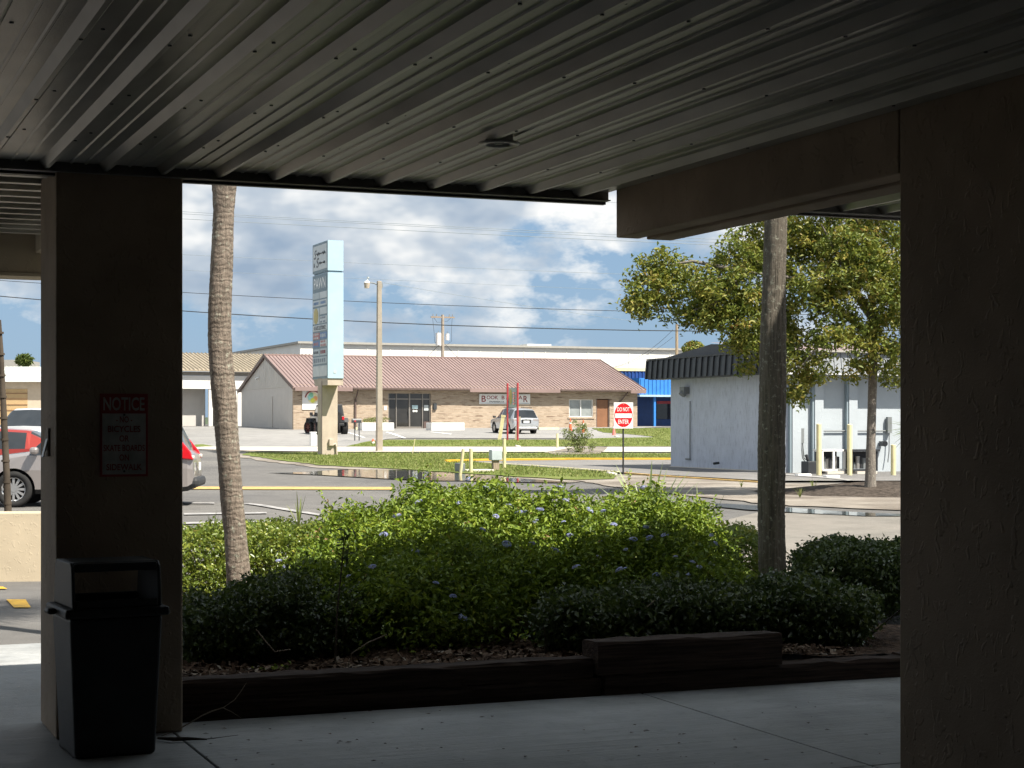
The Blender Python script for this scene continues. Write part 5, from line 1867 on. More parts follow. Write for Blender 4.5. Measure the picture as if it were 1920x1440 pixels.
# left planter wall with stake
d0 = F * (EYE + 0.10) / (1090 - HOR)
lw = Vector(((72 - 960) / F * d0, d0, -0.1))
zt_l = EYE - (960 - HOR) * d0 / F + 0.1
o = MB().box((-6, 0, -0.2), (0.2, 0.22, zt_l)).build('planter_wall', m_stucco_l, None, lw, A * 0.3, bevel=0.02)
tag(o, 'low cream stucco planter wall at the left, dappled with shade', 'wall')
for (rows, nm) in (([(-20, 1101), (6, 1102), (14, 1106), (-14, 1106)], 'yellow_line'), ([(12, 1126), (48, 1126), (58, 1141), (26, 1141)], 'yellow_line')):
    stripe(nm, rows, m_yellow, 0.012)
sk = MB()
dk = d0 + 0.8
pts_ = [W(15, 960, dk), W(12, 880, dk), W(8, 800, dk), W(5, 730, dk), W(2, 660, dk), W(-2, 600, dk)]
sk.tube(pts_, [0.045, 0.040, 0.040, 0.034, 0.030, 0.026], 8)
for k_ in range(9):
    p = pts_[0].lerp(pts_[-1], (k_ + 0.4) / 9)
    sk.cyl(p - Vector((0, 0, .012)), p + Vector((0, 0, .012)), 0.05, n=8)
o = sk.build('thin_trunk', m_stem)
tag(o, 'thin dark knobbly trunk rising from the cream planter at left edge', 'trunk')
MB().box((-6, 0.22, -0.2), (0.2, 2.4, zt_l - 0.12)).build('planting_soil', m_mulch, bpy.data.objects['planter_wall'])

# ------------------------------------------------------------------ vehicles
def extract(src, pick, name, parent, mats):
    bm = bmesh.new()
    bm.from_mesh(src)
    bmesh.ops.delete(bm, geom=[f for f in bm.faces if not pick(f)], context='FACES')
    me = bpy.data.meshes.new(name)
    bm.to_mesh(me)
    bm.free()
    for m_ in mats:
        me.materials.append(m_)
    return me


def wheel(parent, x, y, r, w, rim, spokes=10, rotz=0.0):
    e = bpy.data.objects.new('wheel', None)
    side = 1 if y > 0 else -1
    mb = MB()
    n = 28
    prof = [(r * 0.66, -w / 2), (r * 0.95, -w / 2), (r, -w / 2 + 0.03), (r, w / 2 - 0.03), (r * 0.95, w / 2), (r * 0.66, w / 2)]
    vs = []
    for (rr_, yy) in prof:
        for i in range(n):
            t = 2 * math.pi * i / n
            vs.append((rr_ * math.cos(t), yy, rr_ * math.sin(t)))
    k = len(prof)
    fs = [(a * n + i, a * n + (i + 1) % n, ((a + 1) % k) * n + (i + 1) % n, ((a + 1) % k) * n + i) for a in range(k) for i in range(n)]
    mb.add(vs, fs, 0, True)
    bpy.data.objects.remove(e)
    o_ = mb.build('wheel', m_tyre, parent)
    o_.location = (x, y, r)
    o_.rotation_euler = (0, 0, rotz)
    rm = MB()
    yo = side * (w / 2 - 0.025)
    rm.cyl((0, yo - side * 0.09, 0), (0, yo - side * 0.10, 0), r * 0.66, n=24, m=1)
    for i in range(spokes):
        t = 2 * math.pi * i / spokes
        c = Vector((math.cos(t), 0, math.sin(t)))
        q = Vector((-math.sin(t), 0, math.cos(t)))
        a, b = c * r * 0.1, c * r * 0.64
        ww = r * 0.055
        Y0, Y1 = Vector((0, yo - side * 0.04, 0)), Vector((0, yo, 0))
        rm.add([a - q * ww + Y0, b - q * ww * 1.3 + Y0, b + q * ww * 1.3 + Y0, a + q * ww + Y0, a - q * ww + Y1, b - q * ww * 1.3 + Y1, b + q * ww * 1.3 + Y1, a + q * ww + Y1],
               [(0, 1, 2, 3), (4, 5, 6, 7), (0, 1, 5, 4), (1, 2, 6, 5), (2, 3, 7, 6), (3, 0, 4, 7)])
    rm.cyl((0, yo - 0.03 * side, 0), (0, yo + 0.005 * side, 0), r * 0.16, n=14)
    nn = 24
    vs = [((r * f) * math.cos(2 * math.pi * i / nn), yo - (0.02 if f < .66 else 0) * side, (r * f) * math.sin(2 * math.pi * i / nn)) for f in (0.60, 0.68) for i in range(nn)]
    rm.add(vs, [(i, (i + 1) % nn, nn + (i + 1) % nn, nn + i) for i in range(nn)], 0, True)
    rm.build('rim', [rim, m_carblack], o_)
    return o_


def car(name, label, loc, rotz, stations, wins, glass_top, paint_m, wr, wx, lower=True, rim=m_rim, spokes=10, cat='car', track=0.0):
    """stations: (x, zlow, zbelt, ztop, half width, half width at roof) from rear to front; wins: station spans with side glass; glass_top: spans with screens"""
    t = thing(name, label, cat, loc, rotz)
    vs, fs, mi = [], [], []
    def rg(s):
        x, zl, zb, ztp, w, wt = s
        half = [(0, zl), (w * .84, zl), (w * .97, zl + .09), (w, zl + (zb - zl) * .62), (w * .975, zb), (wt, ztp - .055 * min(1, (ztp - zb) / .3)), (wt - .09, ztp), (0, ztp + .02)]
        return [(x, y, z) for y, z in half] + [(x, -y, z) for y, z in reversed(half[1:-1])]
    k = 14
    for s in stations:
        vs += rg(s)
    for i in range(len(stations) - 1):
        for j in range(k):
            f = (i * k + j, i * k + (j + 1) % k, (i + 1) * k + (j + 1) % k, (i + 1) * k + j)
            m_ = 0
            jj = j if j < 7 else 13 - j
            if jj in (0, 1) and lower:
                m_ = 2
            if jj == 4 and i in wins:
                m_ = 1
            if jj in (5, 6) and i in glass_top:
                m_ = 1
            fs.append(f)
            mi.append(m_)
    fs += [tuple(range(k)), tuple(reversed(range((len(stations) - 1) * k, len(stations) * k)))]
    mi += [0, 0]
    me = bpy.data.meshes.new('body')
    me.from_pydata(vs, [], fs)
    for m_ in (paint_m, m_carglass, m_carblack):
        me.materials.append(m_)
    me.polygons.foreach_set('material_index', mi)
    bm = bmesh.new(); bm.from_mesh(me)
    bmesh.ops.recalc_face_normals(bm, faces=bm.faces)
    bm.to_mesh(me); bm.free()
    tmp = link('body', me)
    wmax = max(s[4] for s in stations)
    for x_ in wx:
        for s_ in (-1, 1):
            cmb = MB().cyl((x_, s_ * (wmax - 0.32), wr), (x_, s_ * (wmax + 0.3), wr), wr * 1.16, n=28, m=0, smooth=False)
            c = cmb.build('cut', m_carblack)
            b = tmp.modifiers.new('b', 'BOOLEAN')
            b.operation = 'DIFFERENCE'
            b.object = c
            b.solver = 'EXACT'
    dg = bpy.context.evaluated_depsgraph_get()
    ev = bpy.data.meshes.new_from_object(tmp.evaluated_get(dg))
    cuts = [m_.object for m_ in tmp.modifiers]
    bpy.data.objects.remove(tmp)
    for c in cuts:
        bpy.data.objects.remove(c)
    mats = list(ev.materials)
    gi = [i for i, m_ in enumerate(mats) if m_ == m_carglass]
    # body
    bm = bmesh.new(); bm.from_mesh(ev)
    glass_f = [f for f in bm.faces if f.material_index in gi]
    seen, comps = set(), []
    for f in glass_f:
        if f.index in seen:
            continue
        st_, comp = [f], []
        seen.add(f.index)
        while st_:
            q = st_.pop()
            comp.append(q.index)
            for e in q.edges:
                for g_ in e.link_faces:
                    if g_.material_index in gi and g_.index not in seen and g_.normal.dot(q.normal) > 0.75:
                        seen.add(g_.index)
                        st_.append(g_)
        comps.append(set(comp))
    bm.free()
    allg = set().union(*comps) if comps else set()
    body = extract(ev, lambda f: f.index not in allg, 'body', t, mats)
    bo_ = link('body', body, t)
    md = bo_.modifiers.new('bevel', 'BEVEL'); md.width = 0.02; md.segments = 2; md.limit_method = 'ANGLE'; md.angle_limit = R(28)
    for c in comps:
        link('window', extract(ev, lambda f: f.index in c, 'window', t, mats), t)
    for x_ in wx:
        for s_ in (-1, 1):
            wheel(t, x_, s_ * (wmax - 0.12 + track), wr, 0.22, rim, spokes)
    return t


def blob(name, c, size, mat, parent, bev=0.02):
    return MB().cbox(c, size).build(name, mat, parent, bevel=bev)


SUV = [(-2.27, .46, .60, .66, .74, .68), (-2.24, .36, .92, .98, .85, .80), (-2.14, .30, 1.00, 1.06, .89, .80), (-1.90, .27, 1.03, 1.55, .91, .65), (-1.78, .26, 1.03, 1.60, .915, .66),
       (-1.05, .25, 1.02, 1.65, .915, .67), (-.96, .25, 1.02, 1.655, .915, .67), (-.05, .25, 1.00, 1.66, .915, .67), (.04, .25, 1.00, 1.655, .915, .67), (.34, .25, .99, 1.60, .915, .66),
       (1.00, .25, .99, 1.06, .91, .78), (1.12, .25, .98, 1.04, .91, .76), (2.00, .27, .84, .95, .89, .72), (2.18, .30, .70, .80, .82, .66), (2.26, .40, .55, .60, .72, .58)]
p_taupe = paint('taupe_metallic_paint', (0.36, 0.33, 0.32))
p_silver = paint('silver_paint', (0.52, 0.54, 0.56), 0.6, 0.3)
p_red = paint('red_paint_metallic', (0.34, 0.035, 0.025), 0.3, 0.3)
p_white = paint('white_car_paint', (0.72, 0.73, 0.74), 0.1, 0.35)
p_jeep = paint('black_jeep_paint', (0.03, 0.032, 0.035), 0.2, 0.35)

dC = 33.6
cx = ((40 - 960) / F * dC + (378 - 960) / F * dC + 0) / 2
cpos = Vector(((378 - 960) / F * dC - 2.52, dC + 0.9, gz(dC)))
CRV = [((q[0] * 0.84 if q[0] > 0 else q[0]),) + q[1:] for q in SUV]
crv = car('parked_suv', 'grey brown crossover parked side-on behind the dark pillar', cpos, R(180 + 5), CRV, (4, 6, 8, 9), (2, 9), p_taupe, 0.345, (-1.40, 1.13), spokes=12)
# tail lamps, bumper, handles, mirror (left side faces the viewer)
for s_ in (-1, 1):
    y0, y1 = (0.80, 0.935) if s_ > 0 else (-0.935, -0.80)
    MB().prism([(-1.86, 1.36), (-2.02, 1.28), (-2.20, 1.06), (-2.26, 0.90), (-1.94, 0.93)], 'y', y0, y1 - 0.0).build('tail_lamp', m_lamp_red, crv, bevel=0.02)
    MB().prism([(-1.90, 1.24), (-2.00, 1.20), (-2.06, 1.08), (-1.93, 1.00)], 'y', y0 + (0.004 if s_ > 0 else -0.004), y1 + (0.006 if s_ > 0 else -0.006)).build('lamp_lens', m_lamp_clear, crv)
    blob('reflector', (-2.235, s_ * 0.86, 0.955), (0.08, 0.12, 0.07), m_lamp_clear, crv, 0.02)
    blob('mirror', (0.72, s_ * 1.0, 1.08), (0.16, 0.2, 0.14), p_taupe, crv, 0.05)
    for x_ in (-0.85, 0.12):
        blob('door_handle', (x_ + 0.08, s_ * 0.93, 0.90), (0.18, 0.03, 0.03), m_rim, crv, 0.01)
    blob('head_lamp', (1.72, s_ * 0.76, 0.80), (0.28, 0.16, 0.13), m_lamp_clear, crv, 0.05)
blob('rear_bumper', (-2.24, 0, 0.46), (0.22, 1.66, 0.20), m_carblack, crv, 0.07)
blob('number_plate', (-2.30, 0, 0.76), (0.02, 0.32, 0.16), m_plate, crv, 0.005)

gS = GP(968, 814.5)
sdir = R(90 + 20)
sv = car('silver_suv', 'silver crossover parked nose-in at the brick shop', (gS.x - 0.15, gS.y + 2.0, gz(gS.y + 1.0) - 0.0), sdir, SUV, (4, 6, 8, 9), (2, 9), p_silver, 0.36, (-1.40, 1.30), spokes=10)
sv.rotation_euler = (0, -math.atan(0.026), sdir)
for s_ in (-1, 1):
    blob('tail_lamp', (-2.20, s_ * 0.66, 0.93), (0.10, 0.42, 0.16), M('smoked_lamp', (0.30, 0.28, 0.28), 0.2), sv, 0.03)
    blob('mirror', (0.95, s_ * 1.0, 1.08), (0.16, 0.2, 0.14), m_carblack, sv, 0.05)
    for x_ in (-0.85, 0.12):
        blob('door_handle', (x_ + 0.08, s_ * 0.93, 0.90), (0.18, 0.03, 0.03), m_rim, sv, 0.01)
    MB().box((-1.6, s_ * 0.60 - 0.02, 1.68), (0.3, s_ * 0.60 + 0.02, 1.72)).build('roof_rail', m_carblack, sv)
blob('number_plate', (-2.29, 0, 0.82), (0.02, 0.40, 0.15), m_plate, sv, 0.005)
blob('plate_recess', (-2.255, 0, 0.86), (0.05, 0.62, 0.26), m_carblack, sv, 0.01)
blob('rear_bumper', (-2.25, 0, 0.42), (0.14, 1.5, 0.14), m_rim, sv, 0.04)

SEDAN = [(-2.3, .42, .62, .66, .72, .66), (-2.26, .34, .90, .95, .82, .76), (-1.75, .27, .96, 1.02, .86, .70), (-1.05, .24, .96, 1.38, .88, .58), (-.95, .24, .96, 1.40, .88, .58), (-.1, .23, .95, 1.45, .88, .58),
         (0., .23, .95, 1.45, .88, .58), (.40, .23, .94, 1.40, .88, .57), (1.15, .23, .93, 1.0, .88, .72), (1.3, .24, .92, .98, .87, .72), (2.05, .27, .76, .86, .84, .66), (2.25, .32, .62, .70, .74, .6), (2.3, .40, .52, .56, .66, .52)]
dR = 43
rd = car('red_car', 'red sedan parked behind the grey crossover at the left', (at(60, dR).x - 1.0, dR, gz(dR)), R(180 + 6), SEDAN, (4, 6, 7), (2, 7), p_red, 0.33, (-1.35, 1.35))
for s_ in (-1, 1):
    for x_ in (-0.8, 0.10):
        blob('door_handle', (x_ + 0.08, s_ * 0.89, 0.82), (0.18, 0.03, 0.03), m_rim, rd, 0.01)
    blob('mirror', (0.9, s_ * 0.97, 1.0), (0.16, 0.2, 0.14), p_red, rd, 0.05)
    blob('tail_lamp', (-2.24, s_ * 0.66, 0.82), (0.08, 0.30, 0.13), m_lamp_red, rd, 0.03)
dW = 57
TRK = [(s[0] * 1.1, s[1] + .18, s[2] + .33, s[3] + .38, s[4] * 1.04, s[5] * 1.04) for s in SUV]
wv = car('white_truck', 'white tall sport utility vehicle facing the viewer behind the red car', (at(34, dW).x, dW + 2, gz(dW)), R(-90 - 4), TRK, (4, 6, 8, 9), (2, 9), p_white, 0.40, (-1.5, 1.42))
for s_ in (-1, 1):
    blob('mirror', (1.05, s_ * 1.1, 1.42), (0.16, 0.22, 0.2), m_carblack, wv, 0.05)
    blob('head_lamp', (2.28, s_ * 0.72, 1.08), (0.2, 0.26, 0.16), m_lamp_clear, wv, 0.04)
blob('grille', (2.42, 0, 0.95), (0.08, 0.9, 0.22), m_carblack, wv, 0.03)

# black jeep, seen from behind, nose-in
gJ = GP(602, 816)
jp = thing('black_jeep', 'black boxy jeep with big tyres half hidden by the pylon stem', 'car', (gJ.x + 0.15, gJ.y + 2.0, gz(gJ.y + 1.2)), R(90 + 17))
MB().box((-1.85, -0.76, 0.72), (1.85, 0.76, 1.18)).build('body', p_jeep, jp, bevel=0.05)
MB().box((0.75, -0.70, 1.18), (1.80, 0.70, 1.26)).build('hood', p_jeep, jp, bevel=0.04)
MB().add([(-1.83, -.74, 1.185), (0.62, -.74, 1.185), (0.28, -.64, 1.86), (-1.72, -.64, 1.90), (-1.83, .74, 1.185), (0.62, .74, 1.185), (0.28, .64, 1.86), (-1.72, .64, 1.90)],
         [(0, 1, 2, 3), (4, 5, 6, 7), (0, 1, 5, 4), (1, 2, 6, 5), (2, 3, 7, 6), (3, 0, 4, 7)]).build('soft_top', m_carblack, jp, bevel=0.05)
for s_ in (-1, 1):
    for (x0, x1) in ((-0.75, 0.20), (-1.60, -0.88)):
        y0, y1 = s_ * 0.715, s_ * 0.675
        MB().add([(x0, s_ * .742, 1.28), (x1, s_ * .742, 1.28), (x1 - .08, s_ * .668, 1.76), (x0, s_ * .668, 1.76)], [(0, 1, 2, 3)]).build('side_window', m_carglass, jp)
    blob('tail_lamp', (-1.88, s_ * 0.66, 1.02), (0.06, 0.15, 0.20), m_lamp_red, jp, 0.015)
    blob('mirror', (0.55, s_ * 0.90, 1.30), (0.10, 0.20, 0.22), m_carblack, jp, 0.03)
    for x_ in (-1.25, 1.22):
        mb = MB().prism([(x_ - .62, .78), (x_ - .42, 1.05), (x_ + .42, 1.05), (x_ + .62, .78), (x_ + .55, .78), (x_ + .38, .99), (x_ - .38, .99), (x_ - .55, .78)], 'y', s_ * 0.76, s_ * 1.02)
        mb.build('fender', m_carblack, jp)
    wheel(jp, -1.25, s_ * 0.86, 0.45, 0.34, m_rimred, 8)
    wheel(jp, 1.22, s_ * 0.86, 0.45, 0.34, m_rimred, 8, R(24))
MB().box((-1.98, -0.72, 0.55), (-1.87, 0.72, 0.72)).build('rear_bumper', m_carblack, jp, bevel=0.03)
MB().add([(-1.835, -.60, 1.30), (-1.835, .60, 1.30), (-1.745, .54, 1.80), (-1.745, -.54, 1.80)], [(0, 1, 2, 3)]).build('rear_window', m_carglass, jp)
blob('number_plate', (-1.90, 0.56, 0.82), (0.03, 0.34, 0.17), m_plate, jp, 0.005)
sw_ = MB().cyl((-1.88, -0.1, 1.05), (-2.14, -0.1, 1.05), 0.42, n=24).build('spare_wheel', m_tyre, jp, bevel=0.04)

# ------------------------------------------------------------------ foliage helpers
def leaves(name, cen, size, mat, parent=None, up=0.4, asp=0.5, tint=None, normals=None, fold=0.18):
    """cen (N,3), size (N,): one folded leaf each, random heading, normals biased upward"""
    n = len(cen)
    nrm = rng.normal(size=(n, 3))
    nrm[:, 2] = np.abs(nrm[:, 2]) * 0.7 + up
    if normals is not None:
        nrm += normals * 0.9
    nrm /= np.linalg.norm(nrm, axis=1, keepdims=True)
    d = rng.normal(size=(n, 3))
    d -= nrm * (d * nrm).sum(1, keepdims=True)
    d /= np.linalg.norm(d, axis=1, keepdims=True)
    s = np.cross(nrm, d)
    L = size[:, None]
    v = np.empty((n, 4, 3))
    v[:, 0] = cen - d * L * 0.5
    v[:, 1] = cen + s * L * asp * 0.5 + nrm * L * fold
    v[:, 2] = cen + d * L * 0.5
    v[:, 3] = cen - s * L * asp * 0.5 + nrm * L * fold
    f = np.empty((n, 2, 3), dtype=np.int64)
    b = np.arange(n) * 4
    f[:, 0] = np.stack([b, b + 1, b + 2], 1)
    f[:, 1] = np.stack([b, b + 2, b + 3], 1)
    t = rng.random(n) if tint is None else np.clip(tint, 0, 1)
    return fastmesh(name, v.reshape(-1, 3), f.reshape(-1, 3), mat, parent, np.repeat(t, 4))


def clumps(centres, per, spread, jitter_size):
    n = len(centres)
    c = np.repeat(centres, per, axis=0) + rng.normal(size=(n * per, 3)) * spread
    sz = jitter_size[0] + (jitter_size[1] - jitter_size[0]) * rng.random(n * per)
    tint = np.clip(np.repeat(rng.random(n), per) * 0.55 + rng.random(n * per) * 0.45, 0, 1)
    return c, sz, tint


def strap_plant(name, label, base_p, blades, mat, cat, group=None):
    """blades: list of (direction xy angle, lean, length, width)"""
    vs, fs, tn = [], [], []
    for (a, lean, ln, w) in blades:
        q = 7
        d = Vector((math.cos(a), math.sin(a), 0))
        sd = Vector((-d.y, d.x, 0))
        for i in range(q + 1):
            t = i / q
            p = base_p + d * (lean * ln * (t ** 1.5)) + Vector((0, 0, ln * (t - 0.35 * lean * t * t)))
            ww = w * (1 - t) ** 0.6 * (0.5 + min(1, t * 4) * 0.5)
            vs += [p - sd * ww / 2, p + sd * ww / 2]
        b = len(vs) - 2 * (q + 1)
        fs += [(b + 2 * i, b + 2 * i + 1, b + 2 * i + 3, b + 2 * i + 2) for i in range(q)]
        tn += [random.random()] * (2 * (q + 1))
    o_ = fastmesh(name, np.array([list(p) for p in vs]), np.array(fs), mat, None, np.array(tn))
    return tag(o_, label, cat, group)


# ------------------------------------------------------------------ palms
def palm_trunk(name, label, pts, radii, mat, top_z, seed):
    """pts: world centre line"""
    t = thing(name, label, 'palm tree', pts[0])
    r_ = np.random.default_rng(seed)
    # resample densely
    P = np.array([list(p) for p in pts]); Rr = np.array(radii)
    s_ = np.concatenate([[0], np.cumsum(np.linalg.norm(np.diff(P, axis=0), axis=1))])
    q = np.linspace(0, s_[-1], int(s_[-1] / 0.018))
    X = [np.interp(q, s_, P[:, i]) for i in range(3)]
    for i in range(3):
        k = np.ones(31) / 31
        X[i] = np.convolve(np.pad(X[i], 15, mode='edge'), k, mode='valid')
    RR = np.interp(q, s_, Rr)
    n = 30
    ang = np.linspace(0, 2 * np.pi, n, endpoint=False)
    ringn = np.repeat(r_.normal(size=(len(q) // 3 + 2, 1)), 3, axis=0)[:len(q)] * 0.009
    rough = r_.normal(size=(len(q), n)) * 0.012
    lf = np.sin(ang[None, :] * 3 + q[:, None] * 4) * 0.02 + np.sin(ang[None, :] * 5 - q[:, None] * 9) * 0.012
    rad = RR[:, None] * (1 + ringn + rough + lf)
    vx = X[0][:, None] + np.cos(ang) * rad
    vy = X[1][:, None] + np.sin(ang) * rad
    vz = np.repeat(X[2][:, None], n, axis=1)
    V_ = np.stack([vx, vy, vz], -1).reshape(-1, 3) - np.array(list(pts[0]))
    i, j = np.meshgrid(np.arange(len(q) - 1), np.arange(n), indexing='ij')
    f = np.stack([i * n + j, i * n + (j + 1) % n, (i + 1) * n + (j + 1) % n, (i + 1) * n + j], -1).reshape(-1, 4)
    fastmesh('trunk', V_, f, mat, t, None, True)
    # crown of fronds above the frame
    top = Vector((X[0][-1], X[1][-1], X[2][-1])) - Vector(pts[0])
    vs, fs, tn = [], [], []
    for kf in range(26):
        a = kf * 2.399 + random.uniform(-.2, .2)
        el = R(random.uniform(-35, 65))
        ln = random.uniform(1.0, 1.4)
        d = Vector((math.cos(a) * math.cos(el), math.sin(a) * math.cos(el), math.sin(el)))
        hub = top + d * ln
        for b_ in range(24):
            th = R(-115 + 230 * b_ / 23)
            side = d.cross(Vector((0, 0, 1))).normalized()
            upv = side.cross(d)
            dr = (d * math.cos(th) + side * math.sin(th)).normalized()
            tip = hub + dr * random.uniform(0.65, 0.95) + Vector((0, 0, -0.12))
            wv_ = dr.cross(upv).normalized() * 0.022
            b0_ = len(vs)
            mid = hub.lerp(tip, 0.5)
            vs += [hub, mid + wv_, tip, mid - wv_]
            fs.append((b0_, b0_ + 1, b0_ + 2, b0_ + 3))
            tn += [random.random()] * 4
        b0_ = len(vs)
        sd = d.cross(Vector((0, 0, 1))).normalized() * 0.02
        vs += [top - sd, top + sd, hub + sd * .5, hub - sd * .5]
        fs.append((b0_, b0_ + 1, b0_ + 2, b0_ + 3))
        tn += [0.3] * 4
    fastmesh('crown', np.array([list(p) for p in vs]), np.array(fs), m_leaf_palm, t, np.array(tn))
    return t


dP = 13.6
bzp = 0.05
lp_pts = [W(452, 1185, dP), W(449, 1125, dP), W(446, 1060, dP), W(441, 1000, dP), W(436, 940, dP), W(430, 880, dP), W(424, 800, dP), W(420, 740, dP), W(414, 690, dP), W(411, 640, dP), W(412, 580, dP), W(416, 500, dP),
          W(418, 440, dP), W(419, 400, dP), W(420, 340, dP), W(421, 200, dP), W(424, 0, dP), W(428, -200, dP), W(430, -420, dP)]
lp_w = [54, 49, 44, 42, 43, 42, 44, 46, 45, 44, 43, 42, 40, 39, 47, 52, 50, 50, 46]
palm_trunk('palm_tree', 'slender curving palm trunk in full sun beside the left pillar', lp_pts, [w * dP / F / 2 for w in lp_w], m_palm, 0, 3)
dP2 = 15.2
rp_pts = [W(1448, 1140, dP2), W(1447, 1060, dP2), W(1446, 960, dP2), W(1447, 860, dP2), W(1448, 760, dP2), W(1449, 660, dP2), W(1450, 600, dP2), W(1452, 540, dP2), W(1453, 480, dP2), W(1455, 400, dP2), W(1456, 300, dP2), W(1458, 100, dP2), W(1460, -100, dP2), W(1461, -350, dP2)]
rp_w = [55, 51, 51, 52, 51, 50, 48, 44, 43, 42, 42, 44, 45, 44]
palm_trunk('palm_tree', 'straight grey palm trunk, shaded low and sunlit near the beam', rp_pts, [w * dP2 / F / 2 for w in rp_w], m_palm2, 0, 5)

# ------------------------------------------------------------------ big tree at the right
dT = 38.7
TO = at(1632, dT)
tree = thing('broadleaf_tree', 'spreading broadleaf tree with slender pale trunk in front of white block', 'tree', TO)
def TW(px, py, dd_=0.0):
    return W(px, py, dT + dd_) - TO
tr = MB()
tr.tube([TW(1632, 938), TW(1632, 900), TW(1633, 830), TW(1635, 760), TW(1637, 690), TW(1636, 640), TW(1634, 590), TW(1640, 520), TW(1645, 440), TW(1648, 330)], [0.17, 0.12, 0.10, 0.095, 0.10, 0.10, 0.085, 0.07, 0.05, 0.03], 12)
tr.build('trunk', m_bark_tree, tree)
limbs = [[(1636, 640, 0), (1560, 560, -.3), (1480, 520, -.5), (1400, 510, -.6), (1300, 530, -.5)], [(1634, 600, 0), (1580, 520, .6), (1530, 450, 1.0), (1500, 400, 1.2)], [(1636, 620, 0), (1700, 560, .4), (1780, 500, .5)],
         [(1637, 660, 0), (1590, 640, -.8), (1540, 640, -1.2), (1500, 690, -1.3)], [(1634, 590, 0), (1570, 480, -.8), (1540, 420, -1.0)], [(1400, 510, -.6), (1340, 570, -.6), (1270, 590, -.4)], [(1400, 510, -.6), (1300, 490, -.2), (1230, 500, 0)], [(1645, 480, 0), (1600, 400, -.5), (1580, 330, -.7)]]
for lm in limbs:
    tr2 = MB().tube([TW(*p) for p in lm], list(np.linspace(0.06, 0.012, len(lm))), 7)
    tr2.build('limb', m_bark_tree, tree)
# lobes: px, py, depth offset, rx px, ry px, rz m, number of clumps
lobes = [(1225, 545, 0.0, 62, 62, 0.8, 60), (1255, 510, 0.1, 50, 42, 0.7, 45), (1205, 575, -.2, 40, 24, .5, 22), (1300, 560, -.2, 52, 62, 0.8, 55), (1350, 545, -.4, 62, 68, 1.0, 75), (1340, 592, -.4, 48, 36, .8, 34), (1395, 480, -.2, 55, 55, .9, 62), (1400, 570, -.6, 65, 70, 1.0, 80),
         (1392, 645, -.6, 34, 28, .7, 20), (1400, 688, -.5, 14, 16, .3, 5), (1465, 600, -.2, 60, 80, 1.1, 85), (1480, 680, -.8, 40, 60, .7, 38), (1493, 735, -.9, 22, 38, .4, 16), (1470, 480, .4, 70, 70, 1.2, 90), (1545, 440, .2, 75, 70, 1.4, 100), (1555, 540, -.8, 75, 65, 1.2, 100), (1600, 480, -1.0, 70, 60, 1.1, 90),
         (1640, 420, 0, 80, 70, 1.5, 105), (1660, 540, -.6, 60, 60, 1.1, 80), (1570, 625, -1.0, 60, 45, .9, 55), (1650, 640, -.6, 50, 40, .8, 42), (1605, 690, -.4, 35, 25, .6, 16), (1720, 600, 0, 80, 70, 1.4, 70), (1720, 480, 0, 90, 90, 1.7, 90), (1560, 350, .3, 110, 60, 1.6, 80), (1680, 340, 0, 110, 70, 1.7, 80), (1440, 400, .2, 60, 50, 1.0, 50), (1420, 640, -.9, 45, 50, .7, 40), (1530, 690, -.9, 40, 30, .6, 22), (1680, 690, -.5, 30, 40, .5, 20)]
cc = []
for (px, py, dz, rx_, ry_, rz_, n) in lobes:
    for _ in range(n):
        d3 = rng.normal(size=3); d3 /= np.linalg.norm(d3)
        rr = rng.random() ** 0.45
        p = TW(px + d3[0] * rx_ * rr, py + d3[2] * ry_ * rr, dz + d3[1] * rz_ * rr)
        cc.append(list(p))
cc = np.array(cc)
c, sz, tint = clumps(cc, 30, np.array([0.105, 0.105, 0.08]), (0.08, 0.15))
# leaf tint runs from green to yellowish at random, clump by clump
leaves('crown', c, sz, m_leaf_tree, tree, 0.35, 0.42, tint)
# twigs that show between the clumps
tw = MB()
for lm in limbs:
    for _ in range(10):
        a = TW(*lm[random.randrange(1, len(lm))])
        b = Vector(cc[random.randrange(len(cc))])
        if (b - a).length < 1.4:
            tw.tube([a, a.lerp(b, .5) + Vector((0, 0, .06)), b], [.014, .009, .004], 4)
tw.build('twigs', m_bark_tree, tree)['kind'] = 'stuff'
# mulch mound round the tree, spread wide and dark in place of its shade
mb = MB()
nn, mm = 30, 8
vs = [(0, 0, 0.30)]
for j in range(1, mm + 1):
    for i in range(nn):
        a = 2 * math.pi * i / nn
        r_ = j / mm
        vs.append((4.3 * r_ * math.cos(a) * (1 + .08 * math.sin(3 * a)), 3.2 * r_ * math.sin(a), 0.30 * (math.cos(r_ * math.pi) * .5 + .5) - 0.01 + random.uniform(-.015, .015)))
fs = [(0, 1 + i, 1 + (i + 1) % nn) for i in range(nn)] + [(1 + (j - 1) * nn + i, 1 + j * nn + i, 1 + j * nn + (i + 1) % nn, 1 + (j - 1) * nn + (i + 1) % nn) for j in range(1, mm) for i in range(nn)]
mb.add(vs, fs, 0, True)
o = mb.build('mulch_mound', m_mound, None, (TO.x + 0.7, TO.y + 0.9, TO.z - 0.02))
struct(o, 'bark mound around the foot of the tree, darkened in place of shade')

# ------------------------------------------------------------------ planter shrubs
def from_px(px, d):
    return (px - 960) / F * d


